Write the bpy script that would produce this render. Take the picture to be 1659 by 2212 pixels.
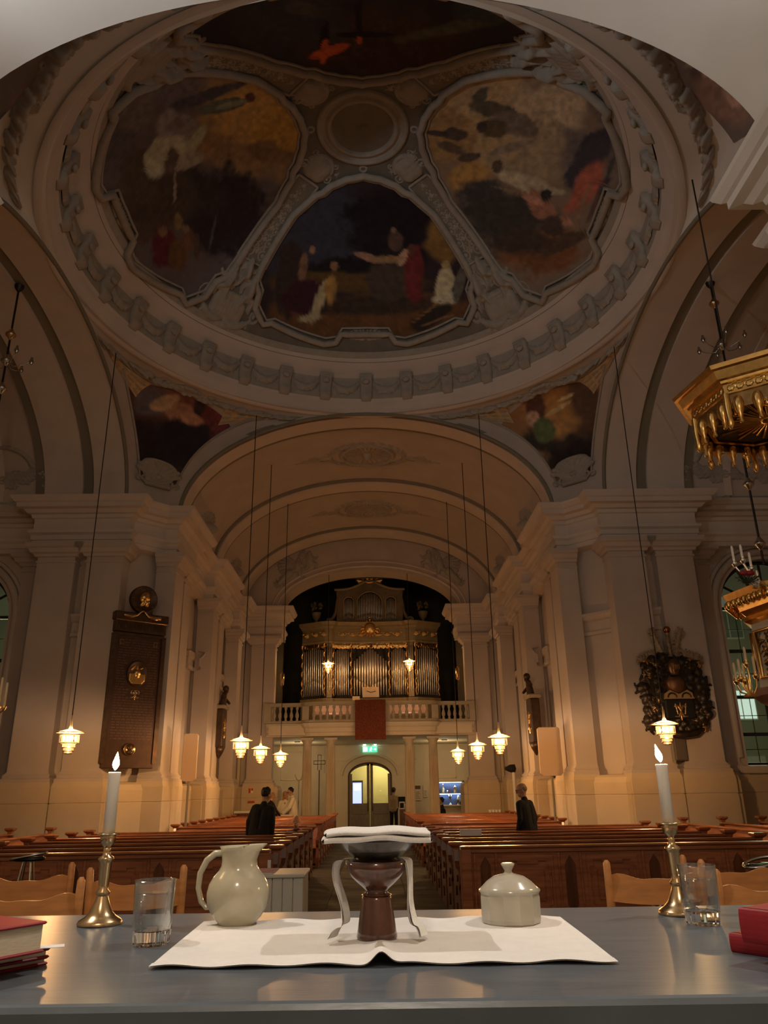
import bpy, bmesh, math, random
import numpy as np
from mathutils import Vector, Matrix

# ------------------------------------------------------------------ clear
for o in list(bpy.data.objects): bpy.data.objects.remove(o)
scene = bpy.context.scene
COL = scene.collection
PI = math.pi
random.seed(7)

# ------------------------------------------------------------------ camera
FPX, CX, CY = 1661.0, 829.5, 1106.0
CAMP = np.array([.115, 0., 1.65])
PITCH, YAW, ROLL = map(math.radians, (20.0, 1.0, 0.9))
_fw = np.array([math.sin(YAW)*math.cos(PITCH), math.cos(YAW)*math.cos(PITCH), math.sin(PITCH)])
_rt = np.array([math.cos(YAW), -math.sin(YAW), 0.])
_up = np.cross(_rt, _fw)
CR = _rt*math.cos(ROLL)-_up*math.sin(ROLL)
CU = _rt*math.sin(ROLL)+_up*math.cos(ROLL)
cam = bpy.data.cameras.new('camera')
cam.sensor_fit = 'VERTICAL'; cam.sensor_height = 36.0; cam.sensor_width = 27.0
cam.lens = FPX*36.0/2212.0
cam.clip_start = .02; cam.clip_end = 300
camo = bpy.data.objects.new('camera', cam); COL.objects.link(camo)
camo.matrix_world = Matrix(((CR[0], CU[0], -_fw[0], CAMP[0]), (CR[1], CU[1], -_fw[1], CAMP[1]),
                            (CR[2], CU[2], -_fw[2], CAMP[2]), (0, 0, 0, 1)))
scene.camera = camo

def ray(u, v): return CR*(u-CX)/FPX+CU*(CY-v)/FPX+_fw
def un(u, v, x=None, y=None, z=None):
    """pixel of the photograph -> point on the plane x=, y= or z="""
    d = ray(u, v)
    t = (x-CAMP[0])/d[0] if x is not None else (y-CAMP[1])/d[1] if y is not None else (z-CAMP[2])/d[2]
    return CAMP+t*d
def proj(p):
    q = np.asarray(p)-CAMP; c = q@_fw
    return CX+FPX*(q@CR)/c, CY-FPX*(q@CU)/c

# ------------------------------------------------------------------ world, exposure, chancel lights
scene.view_settings.view_transform = 'Standard'
scene.view_settings.look = 'None'
scene.view_settings.gamma = 1.0
scene.view_settings.use_curve_mapping = False
scene.view_settings.exposure = 0.0
world = bpy.data.worlds.new('night_sky'); scene.world = world; world.use_nodes = True
world.node_tree.nodes['Background'].inputs[0].default_value = (.03, .035, .05, 1)
world.node_tree.nodes['Background'].inputs[1].default_value = .35

WARM = (1.0, .715, .47)
PENDANT_W = 160.0
def light(name, kind, loc, power, color, radius=.05, target=None, spot=1.0, blend=.3, parent=None):
    l = bpy.data.lights.new(name, kind); l.energy = power; l.color = color
    if kind in ('POINT', 'SPOT'): l.shadow_soft_size = radius
    if kind == 'AREA': l.size = radius
    if kind == 'SPOT': l.spot_size = spot; l.spot_blend = blend
    o = bpy.data.objects.new(name, l); COL.objects.link(o); o.location = loc
    if target is not None:
        o.rotation_euler = (Vector(target)-Vector(loc)).to_track_quat('-Z', 'Y').to_euler()
    if parent: o.parent = parent
    return o
# two neutral spotlights on the chancel cornice, aimed at the altar, and a broad fill lamp added behind the camera
SPOT_L, SPOT_R = (-4.35, 3.0, 9.2), (4.35, 3.0, 9.2)
light('altar_spot_light', 'SPOT', SPOT_L, 1000, (1, .93, .85), .07, (.15, 1.5, 1.4), math.radians(38), .5)
light('altar_spot_light', 'SPOT', SPOT_R, 860, (1, .92, .83), .07, (.15, 1.5, 1.4), math.radians(38), .5)
light('chancel_uplight', 'SPOT', (-4.45, 4.2, 9.0), 430, (.90, .95, 1.0), .08, (-1.5, 6.5, 11.8), math.radians(120), .8)
light('chancel_uplight', 'SPOT', (4.45, 4.2, 9.0), 95, (.95, .96, 1.0), .08, (1.5, 6.5, 11.8), math.radians(120), .8)
light('chancel_fill_light', 'POINT', (0, -2.6, 6.0), 300, (1, .84, .66), .25)

# ------------------------------------------------------------------ materials
MATS = {}
def mat(name, col, rough=.6, metal=0., var=.0, scale=6., bump=0., bscale=40., spec=.5, emit=None, es=0., alpha=None, trans=0., coat=0., attr=None, ior=1.45, stretch=None):
    if name in MATS: return MATS[name]
    m = bpy.data.materials.new(name); m.use_nodes = True
    nt = m.node_tree; b = nt.nodes['Principled BSDF']
    b.inputs['Roughness'].default_value = rough; b.inputs['Metallic'].default_value = metal
    b.inputs['Specular IOR Level'].default_value = spec
    b.inputs['Base Color'].default_value = (*col, 1)
    b.inputs['Coat Weight'].default_value = coat; b.inputs['Coat Roughness'].default_value = .12
    b.inputs['Transmission Weight'].default_value = trans; b.inputs['IOR'].default_value = ior
    tc = nt.nodes.new('ShaderNodeTexCoord')
    vec = tc.outputs['Object']
    if stretch:
        mp = nt.nodes.new('ShaderNodeMapping'); mp.inputs['Scale'].default_value = stretch
        nt.links.new(vec, mp.inputs['Vector']); vec = mp.outputs['Vector']
    if attr:
        a = nt.nodes.new('ShaderNodeAttribute'); a.attribute_name = attr
        nt.links.new(a.outputs['Color'], b.inputs['Base Color'])
    elif var > 0:
        n = nt.nodes.new('ShaderNodeTexNoise'); n.inputs['Scale'].default_value = scale
        n.inputs['Detail'].default_value = 6
        r = nt.nodes.new('ShaderNodeValToRGB')
        r.color_ramp.elements[0].position = .3; r.color_ramp.elements[1].position = .72
        r.color_ramp.elements[0].color = tuple(max(0, c*(1-var)) for c in col)+(1,)
        r.color_ramp.elements[1].color = tuple(min(1, c*(1+var)) for c in col)+(1,)
        nt.links.new(vec, n.inputs['Vector']); nt.links.new(n.outputs['Fac'], r.inputs['Fac'])
        nt.links.new(r.outputs['Color'], b.inputs['Base Color'])
    if bump > 0:
        n2 = nt.nodes.new('ShaderNodeTexNoise'); n2.inputs['Scale'].default_value = bscale; n2.inputs['Detail'].default_value = 5
        bp = nt.nodes.new('ShaderNodeBump'); bp.inputs['Strength'].default_value = bump; bp.inputs['Distance'].default_value = .02
        nt.links.new(vec, n2.inputs['Vector']); nt.links.new(n2.outputs['Fac'], bp.inputs['Height'])
        nt.links.new(bp.outputs['Normal'], b.inputs['Normal'])
    if emit:
        b.inputs['Emission Color'].default_value = (*emit, 1); b.inputs['Emission Strength'].default_value = es
    MATS[name] = m
    return m

PLASTER_OCHRE = mat('plaster_ochre_dado', (.60, .49, .335), .85, var=.06, scale=1.5)
PLASTER = mat('plaster_beige', (.55, .475, .415), .85, var=.06, scale=1.5, bump=.05, bscale=30)
PLASTER_LIGHT = mat('plaster_cream', (.67, .585, .515), .85, var=.05, scale=1.5, bump=.04, bscale=30)
PLASTER_GREY = mat('plaster_grey_band', (.25, .22, .165), .85, var=.06, scale=2)
PLASTER_WHITE = mat('plaster_white', (.76, .71, .64), .85, var=.03, scale=1.5)
STUCCO = mat('stucco_greige', (.42, .375, .315), .8, var=.1, scale=5, bump=.06)
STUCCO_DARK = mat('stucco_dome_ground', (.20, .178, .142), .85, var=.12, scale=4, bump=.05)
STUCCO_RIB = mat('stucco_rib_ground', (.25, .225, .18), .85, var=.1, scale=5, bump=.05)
GOLD_GROUND = mat('gilded_stucco', (.62, .46, .25), .5, .35, var=.2, scale=8)
PAINT = mat('fresco_paint', (1, 1, 1), .75, attr='paint', spec=.3)
GOLD = mat('gilding', (.80, .52, .19), .28, 1.0, var=.15, scale=12)
BRASS = mat('brass', (.62, .44, .24), .22, 1.0, var=.12, scale=25)
BRONZE = mat('dark_bronze', (.085, .050, .030), .42, .55, var=.25, scale=10)
BRONZE_PLATE = mat('bronze_plate', (.065, .034, .024), .5, .4, var=.2, scale=6)
IRON = mat('dark_iron', (.05, .042, .035), .45, .8)
STEEL = mat('steel', (.55, .53, .5), .25, 1.0)
PEW = mat('pew_mahogany', (.33, .116, .050), .26, var=.35, scale=3, spec=.5, coat=.25, stretch=(.6, 6, 6))
PEWD = mat('pew_mahogany_dark', (.125, .042, .019), .25, var=.35, scale=4, spec=.5, coat=.25, stretch=(3, 3, .6))
CHAIRW = mat('chair_beech', (.55, .235, .078), .38, var=.18, scale=7, stretch=(1, 5, 5), coat=.1)
FLOORM = mat('stone_floor', (.045, .036, .023), .75, var=.3, scale=2.5, spec=.15)
STONE = mat('slab_stone', (.055, .046, .029), .7, var=.3, scale=3, spec=.2)
CARPET = mat('aisle_carpet', (.13, .045, .03), .9, var=.2, scale=30)
LINEN = mat('white_linen', (.80, .77, .735), .85, var=.03, scale=30, bump=.25, bscale=420)
APRON_SHADE = mat('altar_apron_darkened', (.050, .047, .044), .4, var=.15, scale=6, stretch=(1, 6, 1))  # shade put into the colour, keeping the apron dim under the added lamp
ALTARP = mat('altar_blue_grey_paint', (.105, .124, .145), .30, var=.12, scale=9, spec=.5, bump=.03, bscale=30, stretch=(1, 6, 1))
BLACK = mat('black_cloth', (.008, .008, .009), .85)
DARKCLOTH = mat('charcoal_cloth', (.016, .014, .014), .85)
SKIN = mat('skin', (.42, .24, .16), .6)
WHITEP = mat('white_paint', (.62, .60, .54), .5, var=.04, scale=4)

def glass_mat(name, tint, rough=.02, mixf=.12):
    """thin pane: mostly clear, a little gloss"""
    m = bpy.data.materials.new(name); m.use_nodes = True; nt = m.node_tree
    nt.nodes.remove(nt.nodes['Principled BSDF'])
    tr = nt.nodes.new('ShaderNodeBsdfTransparent'); tr.inputs[0].default_value = (*tint, 1)
    gl = nt.nodes.new('ShaderNodeBsdfGlossy'); gl.inputs['Roughness'].default_value = rough
    mx = nt.nodes.new('ShaderNodeMixShader'); mx.inputs[0].default_value = mixf
    nt.links.new(tr.outputs[0], mx.inputs[1]); nt.links.new(gl.outputs[0], mx.inputs[2])
    nt.links.new(mx.outputs[0], nt.nodes['Material Output'].inputs[0])
    return m
def amber_mat(name, tint, f=.45):
    m = bpy.data.materials.new(name); m.use_nodes = True; nt = m.node_tree
    nt.nodes.remove(nt.nodes['Principled BSDF'])
    tr = nt.nodes.new('ShaderNodeBsdfTransparent'); tr.inputs[0].default_value = (*tint, 1)
    tl = nt.nodes.new('ShaderNodeBsdfTranslucent'); tl.inputs[0].default_value = (*tint, 1)
    gl = nt.nodes.new('ShaderNodeBsdfGlossy'); gl.inputs['Roughness'].default_value = .1
    mx = nt.nodes.new('ShaderNodeMixShader'); mx.inputs[0].default_value = f
    m2 = nt.nodes.new('ShaderNodeMixShader'); m2.inputs[0].default_value = .05
    nt.links.new(tr.outputs[0], mx.inputs[1]); nt.links.new(tl.outputs[0], mx.inputs[2])
    nt.links.new(mx.outputs[0], m2.inputs[1]); nt.links.new(gl.outputs[0], m2.inputs[2])
    nt.links.new(m2.outputs[0], nt.nodes['Material Output'].inputs[0])
    return m
PANE = glass_mat('window_pane', (.62, .68, .60), .03, .10)
CLEARPANE = glass_mat('clear_pane', (.95, .95, .92), .03, .05)
AMBER = amber_mat('amber_lamp_glass', (1, .72, .40), .02)
def thin_mat(name, tint, blend, top):
    m = bpy.data.materials.new(name); m.use_nodes = True; nt = m.node_tree
    nt.nodes.remove(nt.nodes['Principled BSDF'])
    tr = nt.nodes.new('ShaderNodeBsdfTransparent'); tr.inputs[0].default_value = (*tint, 1)
    gl = nt.nodes.new('ShaderNodeBsdfGlossy'); gl.inputs['Roughness'].default_value = .02
    lw = nt.nodes.new('ShaderNodeLayerWeight'); lw.inputs['Blend'].default_value = blend
    mp = nt.nodes.new('ShaderNodeMath'); mp.operation = 'MULTIPLY_ADD'; mp.inputs[1].default_value = top; mp.inputs[2].default_value = .03
    mx = nt.nodes.new('ShaderNodeMixShader')
    nt.links.new(lw.outputs['Facing'], mp.inputs[0]); nt.links.new(mp.outputs[0], mx.inputs[0])
    nt.links.new(tr.outputs[0], mx.inputs[1]); nt.links.new(gl.outputs[0], mx.inputs[2])
    nt.links.new(mx.outputs[0], nt.nodes['Material Output'].inputs[0])
    return m
GLASS = thin_mat('drinking_glass', (.96, .97, .96), .4, .8)
WATER = thin_mat('water', (.95, .97, .98), .4, .7)
GLASSBASE = mat('thick_glass', (1, 1, 1), .0, trans=1.0, ior=1.4)
BULB = mat('bulb_glow', (1, .8, .5), .4, emit=(1, .72, .36), es=34)
def opal_mat(name, col, f):
    m = bpy.data.materials.new(name); m.use_nodes = True; nt = m.node_tree
    nt.nodes.remove(nt.nodes['Principled BSDF'])
    tr = nt.nodes.new('ShaderNodeBsdfTransparent'); tr.inputs[0].default_value = (1, .9, .72, 1)
    df = nt.nodes.new('ShaderNodeBsdfDiffuse'); df.inputs[0].default_value = (*col, 1)
    mx = nt.nodes.new('ShaderNodeMixShader'); mx.inputs[0].default_value = f
    nt.links.new(tr.outputs[0], mx.inputs[1]); nt.links.new(df.outputs[0], mx.inputs[2])
    nt.links.new(mx.outputs[0], nt.nodes['Material Output'].inputs[0])
    return m
SHADE_LIT = opal_mat('opal_lamp_dish', (.90, .80, .60), .66)

# ------------------------------------------------------------------ mesh helpers
class MB:
    def __init__(s): s.v = []; s.f = []; s.sm = []
    def add(s, vs, fs, smooth=False):
        n = len(s.v); s.v.extend([tuple(map(float, p)) for p in vs])
        s.f.extend([tuple(n+i for i in f) for f in fs]); s.sm.extend([smooth]*len(fs)); return s
    def box(s, x0, x1, y0, y1, z0, z1, M=None):
        vs = [(x, y, z) for z in (z0, z1) for y in (y0, y1) for x in (x0, x1)]
        if M is not None: vs = [tuple(M @ Vector(p)) for p in vs]
        return s.add(vs, [(0, 2, 3, 1), (4, 5, 7, 6), (0, 1, 5, 4), (2, 6, 7, 3), (0, 4, 6, 2), (1, 3, 7, 5)])
    def rbox(s, x0, x1, y0, y1, z0, z1, b=.006, M=None):
        """box with chamfered top/bottom and vertical edges"""
        rings = []
        for z, o in ((z0, b), (z0+b, 0), (z1-b, 0), (z1, b)):
            c = b
            xa, xb, ya, yb = x0+o, x1-o, y0+o, y1-o
            rings.append([(xa+c, ya, z), (xb-c, ya, z), (xb, ya+c, z), (xb, yb-c, z), (xb-c, yb, z), (xa+c, yb, z), (xa, yb-c, z), (xa, ya+c, z)])
        if M is not None: rings = [[tuple(M @ Vector(p)) for p in r] for r in rings]
        return s.loft(rings, True, True, False)
    def loft(s, rings, cap0=True, cap1=True, smooth=True, close=True):
        n = len(rings[0]); vs = [p for r in rings for p in r]; fs = []
        for i in range(len(rings)-1):
            for j in range(n if close else n-1):
                k = (j+1) % n
                fs.append((i*n+j, i*n+k, (i+1)*n+k, (i+1)*n+j))
        s.add(vs, fs, smooth)
        if cap0: s.add(rings[0], [tuple(range(n))[::-1]])
        if cap1: s.add(rings[-1], [tuple(range(n))])
        return s
    def lathe(s, prof, n=24, c=(0, 0, 0), axis='z', smooth=True, cap0=True, cap1=True, sx=1., sy=1., rot=0.):
        rings = []
        for r, z in prof:
            ring = []
            for k in range(n):
                a = 2*PI*k/n+rot
                p = (r*math.cos(a)*sx, r*math.sin(a)*sy, z)
                if axis == 'y': p = (p[0], p[2], p[1])
                if axis == 'x': p = (p[2], p[0], p[1])
                ring.append((p[0]+c[0], p[1]+c[1], p[2]+c[2]))
            rings.append(ring)
        return s.loft(rings, cap0 and prof[0][0] > 1e-6, cap1 and prof[-1][0] > 1e-6, smooth)
    def tube(s, pts, r, n=8, smooth=True, caps=True, closed=False, flat=1.0, upv=None):
        P = [Vector(p) for p in pts]; m = len(P); rings = []
        rr = r if hasattr(r, '__len__') else [r]*m
        ref = Vector(upv) if upv else None
        for i in range(m):
            if closed: d = P[(i+1) % m]-P[i-1]
            else: d = P[min(i+1, m-1)]-P[max(i-1, 0)]
            if d.length < 1e-9: d = Vector((0, 0, 1))
            d.normalize()
            u = ref if ref is not None else Vector((0, 0, 1)) if abs(d.z) < .9 else Vector((0, 1, 0))
            a = d.cross(u)
            if a.length < 1e-6: a = d.cross(Vector((1, 0, 0)))
            a.normalize(); b = a.cross(d)
            if ref is None: ref = b.copy()
            else:
                if upv is None: ref = b.copy()
            rings.append([tuple(P[i]+a*math.cos(2*PI*k/n)*rr[i]+b*math.sin(2*PI*k/n)*rr[i]*flat) for k in range(n)])
        if closed: rings.append(rings[0]); caps = False
        return s.loft(rings, caps, caps, smooth)
    def sphere(s, c, r, n=12, m=8, sx=1., sy=1., sz=1., M=None):
        rings = []
        for i in range(m+1):
            t = PI*i/m; q = max(math.sin(t), 1e-4)
            ring = [(c[0]+r*sx*q*math.cos(2*PI*k/n), c[1]+r*sy*q*math.sin(2*PI*k/n), c[2]-r*sz*math.cos(t)) for k in range(n)]
            if M is not None: ring = [tuple(M @ Vector(p)) for p in ring]
            rings.append(ring)
        return s.loft(rings, False, False, True)
    def prism(s, poly, fn, d0, d1, smooth=False):
        """2-D polygon (a,b) -> fn(a,b,d), extruded d0..d1"""
        n = len(poly); A = [fn(a, b, d0) for a, b in poly]; B = [fn(a, b, d1) for a, b in poly]
        s.add(A+B, [tuple(range(n))[::-1], tuple(range(n, 2*n))])
        s.add(A+B, [(i, (i+1) % n, n+(i+1) % n, n+i) for i in range(n)], smooth)
        return s
    def grid(s, fn, us, vs, smooth=True):
        nu, nv = len(us), len(vs)
        s.add([fn(u, v) for u in us for v in vs], [(i*nv+j, (i+1)*nv+j, (i+1)*nv+j+1, i*nv+j+1) for i in range(nu-1) for j in range(nv-1)], smooth)
        return s
    def mesh(s, name):
        me = bpy.data.meshes.new(name); me.from_pydata(s.v, [], s.f)
        me.polygons.foreach_set('use_smooth', s.sm); me.update()
        return me
    def build(s, name, material, parent=None, loc=None, rotz=None):
        me = s.mesh(name)
        if material in (GLASS, WATER, GLASSBASE):
            bm = bmesh.new(); bm.from_mesh(me); bmesh.ops.remove_doubles(bm, verts=bm.verts, dist=1e-6); bmesh.ops.recalc_face_normals(bm, faces=bm.faces); bm.to_mesh(me); bm.free()
        if material: me.materials.append(material)
        return link(name, me, parent, loc, rotz)

def link(name, me, parent=None, loc=None, rotz=None):
    o = bpy.data.objects.new(name, me); COL.objects.link(o)
    if parent: o.parent = parent
    if loc is not None: o.location = loc
    if rotz is not None: o.rotation_euler = (0, 0, rotz)
    return o
def tag(o, label, cat, group=None, kind=None):
    o['label'] = label; o['category'] = cat
    if group: o['group'] = group
    if kind: o['kind'] = kind
    return o
def thing(name, label, cat, loc=(0, 0, 0), rotz=0., group=None):
    o = bpy.data.objects.new(name, None); COL.objects.link(o)
    o.empty_display_size = .1; o.location = loc; o.rotation_euler = (0, 0, rotz)
    return tag(o, label, cat, group)
def struct(o): o['kind'] = 'structure'; return o
def sempty(name):
    o = bpy.data.objects.new(name, None); COL.objects.link(o); o.empty_display_size = .1
    o['kind'] = 'structure'; return o
def kids(o): return [c for c in bpy.data.objects if c.parent == o]
def copy_tree(o, parent=None, ch=None):
    c = o.copy(); COL.objects.link(c); c.parent = parent
    for k in (ch[o.name] if ch else kids(o)): copy_tree(k, c, ch)
    return c
def childmap():
    d = {o.name: [] for o in bpy.data.objects}
    for o in bpy.data.objects:
        if o.parent: d[o.parent.name].append(o)
    return d
def sweep(mb, path, prof, close=False, smooth=False):
    """profile (outward offset, z) swept along a plan path with mitred corners; outward = right of travel"""
    n = len(path); nor = []
    for i in range(n-1):
        d = Vector((path[i+1][0]-path[i][0], path[i+1][1]-path[i][1])).normalized(); nor.append(Vector((d.y, -d.x)))
    rings = []
    for i in range(n):
        a = nor[max(i-1, 0)]; b = nor[min(i, n-2)]
        m = (a+b); m = m/(1+a.dot(b)) if (1+a.dot(b)) > .05 else a
        rings.append([(path[i][0]+m.x*o, path[i][1]+m.y*o, z) for o, z in prof])
    return mb.loft(rings, False, False, smooth, close=False)
def textmesh(txt, size, depth=.002):
    cu = bpy.data.curves.new('txt', 'FONT'); cu.body = txt; cu.size = size; cu.extrude = depth
    cu.align_x = 'CENTER'; cu.resolution_u = 2
    o = bpy.data.objects.new('txt', cu); COL.objects.link(o)
    dg = bpy.context.evaluated_depsgraph_get(); dg.update()
    me = bpy.data.meshes.new_from_object(o.evaluated_get(dg))
    vs = [tuple(v.co) for v in me.vertices]; fs = [tuple(p.vertices) for p in me.polygons]
    bpy.data.objects.remove(o); bpy.data.curves.remove(cu); bpy.data.meshes.remove(me)
    return vs, fs

# ------------------------------------------------------------------ stucco relief as height field
def scroll(cx, cy, size, ang=0., turns=1.6, d=1, w=.16):
    out = []
    for i in range(int(26*turns)):
        t = i/(26*turns-1); a = ang+d*t*turns*2*PI; r = size*(1-t)**.85*.9+size*.05
        out.append((cx+r*math.cos(a), cy+r*math.sin(a), size*w*(1.1-.45*t)))
    out.append((cx, cy, size*w*1.5)); return out
def stem(pts, r0, r1=None, n=18):
    r1 = r0 if r1 is None else r1; out = []
    for i in range(len(pts)-1):
        for k in range(n):
            t = k/n; q = (i+t)/(len(pts)-1)
            out.append((pts[i][0]*(1-t)+pts[i+1][0]*t, pts[i][1]*(1-t)+pts[i+1][1]*t, r0*(1-q)+r1*q))
    return out
def arcstem(cx, cy, r, a0, a1, w0, w1=None, n=24):
    w1 = w0 if w1 is None else w1
    return [(cx+r*math.cos(a0+(a1-a0)*i/n), cy+r*math.sin(a0+(a1-a0)*i/n), w0+(w1-w0)*i/n) for i in range(n+1)]
def flower(cx, cy, r, n=6):
    return [(cx, cy, r*.42)]+[(cx+r*.62*math.cos(2*PI*k/n), cy+r*.62*math.sin(2*PI*k/n), r*.36) for k in range(n)]
def fan(cx, cy, r, a0, a1, n, w):
    out = []
    for k in range(n):
        a = a0+(a1-a0)*k/max(n-1, 1)
        out += [(cx+r*t*math.cos(a), cy+r*t*math.sin(a), w*(.35+.65*t)) for t in np.linspace(.15, 1, 14)]
    return out
def leafy(cx, cy, r, ang, rng):
    out = []
    for k in (-1, 0, 1):
        a = ang+k*.55
        out += stem([(cx, cy), (cx+r*.6*math.cos(a), cy+r*.6*math.sin(a)), (cx+r*math.cos(a+k*.5), cy+r*math.sin(a+k*.5))], r*.16, r*.05, 7)
    return out
def garland(x0, y0, x1, y1, sag, r, rng, n=16):
    out = []
    for i in range(n):
        t = i/(n-1); k = 4*t*(1-t)
        x = x0+(x1-x0)*t; y = y0+(y1-y0)*t-sag*k; w = r*(.55+.7*k)
        out.append((x, y, w)); 
        for q in range(2): out.append((x+rng.uniform(-1, 1)*w, y+rng.uniform(-1, 1)*w, w*.55))
    return out
def putto(cx, cy, s, flip=1, rng=random):
    """plump stucco figure: head, body, limbs, wing"""
    f = flip
    o = [(cx, cy+.34*s, .13*s), (cx, cy+.40*s, .12*s)]
    o += stem([(cx, cy+.2*s), (cx+.06*f*s, cy-.08*s)], .17*s, .19*s, 8)
    o += stem([(cx+.1*f*s, cy+.2*s), (cx+.32*f*s, cy+.08*s), (cx+.46*f*s, cy+.22*s)], .085*s, .055*s, 8)
    o += stem([(cx-.1*f*s, cy+.18*s), (cx-.28*f*s, cy+.02*s), (cx-.2*f*s, cy-.14*s)], .085*s, .055*s, 8)
    o += stem([(cx+.1*f*s, cy-.15*s), (cx+.36*f*s, cy-.22*s), (cx+.34*f*s, cy-.48*s)], .12*s, .06*s, 9)
    o += stem([(cx-.04*f*s, cy-.18*s), (cx-.1*f*s, cy-.42*s), (cx-.28*f*s, cy-.56*s)], .12*s, .06*s, 9)
    o += fan(cx-.12*f*s, cy+.1*s, .5*s, PI/2+f*.35, PI/2+f*1.25, 5, .05*s)
    return o
def relief(mb, circles, fn, step, hs=1.0, base=0., clip=True):
    """height field of half-round circles over (a,b); fn(a,b,h)->xyz"""
    c = np.array([tuple(q)+(1.,)*(4-len(q)) for q in circles]); a0, a1 = (c[:, 0]-c[:, 2]).min(), (c[:, 0]+c[:, 2]).max()
    b0, b1 = (c[:, 1]-c[:, 2]).min(), (c[:, 1]+c[:, 2]).max()
    na, nb = max(int((a1-a0)/step)+2, 3), max(int((b1-b0)/step)+2, 3)
    A, B = np.meshgrid(np.linspace(a0, a1, na), np.linspace(b0, b1, nb), indexing='ij')
    H = np.zeros_like(A)
    sa = (a1-a0)/(na-1); sb = (b1-b0)/(nb-1)
    for x, y, r, hm_ in c:
        i0, i1 = max(int((x-r-a0)/sa), 0), min(int((x+r-a0)/sa)+2, na)
        j0, j1 = max(int((y-r-b0)/sb), 0), min(int((y+r-b0)/sb)+2, nb)
        d2 = (A[i0:i1, j0:j1]-x)**2+(B[i0:i1, j0:j1]-y)**2
        H[i0:i1, j0:j1] = np.maximum(H[i0:i1, j0:j1], hm_*np.sqrt(np.maximum(0, r*r-d2)))
    idx = -np.ones((na, nb), int); vs = []; fs = []
    keep = np.ones((na-1, nb-1), bool)
    if clip:
        P = H > 0; keep = P[:-1, :-1] | P[1:, :-1] | P[:-1, 1:] | P[1:, 1:]
    for i in range(na-1):
        for j in range(nb-1):
            if not keep[i, j]: continue
            q = []
            for (x, y) in ((i, j), (i+1, j), (i+1, j+1), (i, j+1)):
                if idx[x, y] < 0:
                    idx[x, y] = len(vs); h = H[x, y]
                    vs.append(fn(A[x, y], B[x, y], base+(h*hs if h > 0 else -.012)))
                q.append(idx[x, y])
            fs.append(tuple(q))
    return mb.add(vs, fs, True)

# ================================================================== STRUCTURE
ZS, RISE, HW = 8.75, 2.95, 5.05
YW, YE, XN, CYD = 19.5, 7.25, 6.15, 13.35
RSPH = 6.68; ZSPH = 15.8-RSPH

def mirrored(mb):
    m = MB(); m.v = [(-x, y, z) for x, y, z in mb.v]; m.f = [tuple(reversed(f)) for f in mb.f]; m.sm = list(mb.sm); return m
def both(name, builder, material, parents):
    """build on the left, mirror to the right"""
    mb = builder(); mb.build(name, material, parents[0]); mirrored(mb).build(name, material, parents[1])

# ---- floor
floor = struct(MB().box(-16, 16, -8, 43, -.3, 0).build('floor', FLOORM))
plat = struct(MB().box(-5.2, 5.2, -6, 6.2, 0, .47).box(-5.2, 5.2, 6.2, 6.55, 0, .31).box(-5.2, 5.2, 6.55, 6.9, 0, .155).build('floor_chancel', STONE))
slab = MB().rbox(-.315, .315, -.36, .36, 0, .012, .004).mesh('slab'); slab.materials.append(STONE)
for r in range(32):
    for c in range(4):
        link('slab', slab, floor, (-.96+c*.64, 7.4+r*.73, 0))

# ---- side walls (left built, right mirrored)
WL = sempty('wall_left'); WR = sempty('wall_right')
PATH = [(-14, 19.2), (-8.35, 19.2), (-8.35, 18.5), (-6.0, 18.5), (-6.0, 18.72), (-5.35, 19.4), (-5.05, 19.4), (-5.05, 21.6),
        (-5.35, 21.6), (-5.35, 24.3), (-5.05, 24.3), (-5.05, 26.8), (-5.35, 26.8), (-5.35, 29.3), (-5.05, 29.3), (-5.05, 30.9), (-3.6, 30.9), (-3.6, 32.2)]
PATH_E = [(-5.05, -5), (-5.05, 7.35), (-5.35, 7.35), (-6.0, 7.98), (-6.0, 8.2), (-8.35, 8.2), (-8.35, 7.5), (-14, 7.5)]
P_PED = [(.12, 0), (.12, .25), (.09, .28), (.09, 1.49), (.075, 1.5), (.075, 1.515), (.09, 1.525), (.09, 1.78), (.05, 1.9), (-.04, 1.95), (-.32, 1.97)]
P_ENT = [(-.36, 7.55), (.05, 7.58), (.05, 7.7), (.08, 7.705), (.08, 7.83), (.14, 7.88), (.15, 7.95), (.05, 7.96), (.05, 8.26), (.1, 8.28), (.12, 8.36),
         (.2, 8.38), (.27, 8.46), (.40, 8.48), (.40, 8.59), (.45, 8.61), (.52, 8.70), (.54, 8.75), (-.5, 8.8)]
P_IMP = [(-.34, 5.3), (-.22, 5.32), (-.22, 5.4), (-.27, 5.42), (-.27, 5.66), (-.2, 5.7), (-.12, 5.8), (-.12, 5.86), (-.34, 5.9)]
both('pedestal_course', lambda: sweep(MB(), PATH, P_PED), PLASTER_OCHRE, (WL, WR))
both('entablature', lambda: sweep(MB(), PATH, P_ENT), PLASTER_LIGHT, (WL, WR))
both('impost_band', lambda: sweep(MB(), PATH[1:8], P_IMP), PLASTER, (WL, WR))
both('impost_band', lambda: sweep(MB(), PATH[10:12], P_IMP), PLASTER, (WL, WR))
for ya_, yb_ in ((21.6, 24.3), (26.8, 29.3)):
    for y0_, y1_ in ((ya_-.3, (ya_+yb_)/2-.80), ((ya_+yb_)/2+.80, yb_+.3)):
        both('impost_band', lambda: MB().rbox(-5.75, -5.50, y0_, y1_, 5.3, 5.42, .02).rbox(-5.75, -5.47, y0_, y1_, 5.62, 5.88, .05).box(-5.75, -5.54, y0_, y1_, 5.4, 5.64), PLASTER, (WL, WR))
both('entablature', lambda: sweep(MB(), PATH_E, P_ENT), PLASTER_WHITE, (WL, WR))
both('wall_face', lambda: sweep(MB(), PATH_E, [(-.15, 0), (-.15, 7.6)]), PLASTER_WHITE, (WL, WR))

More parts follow.
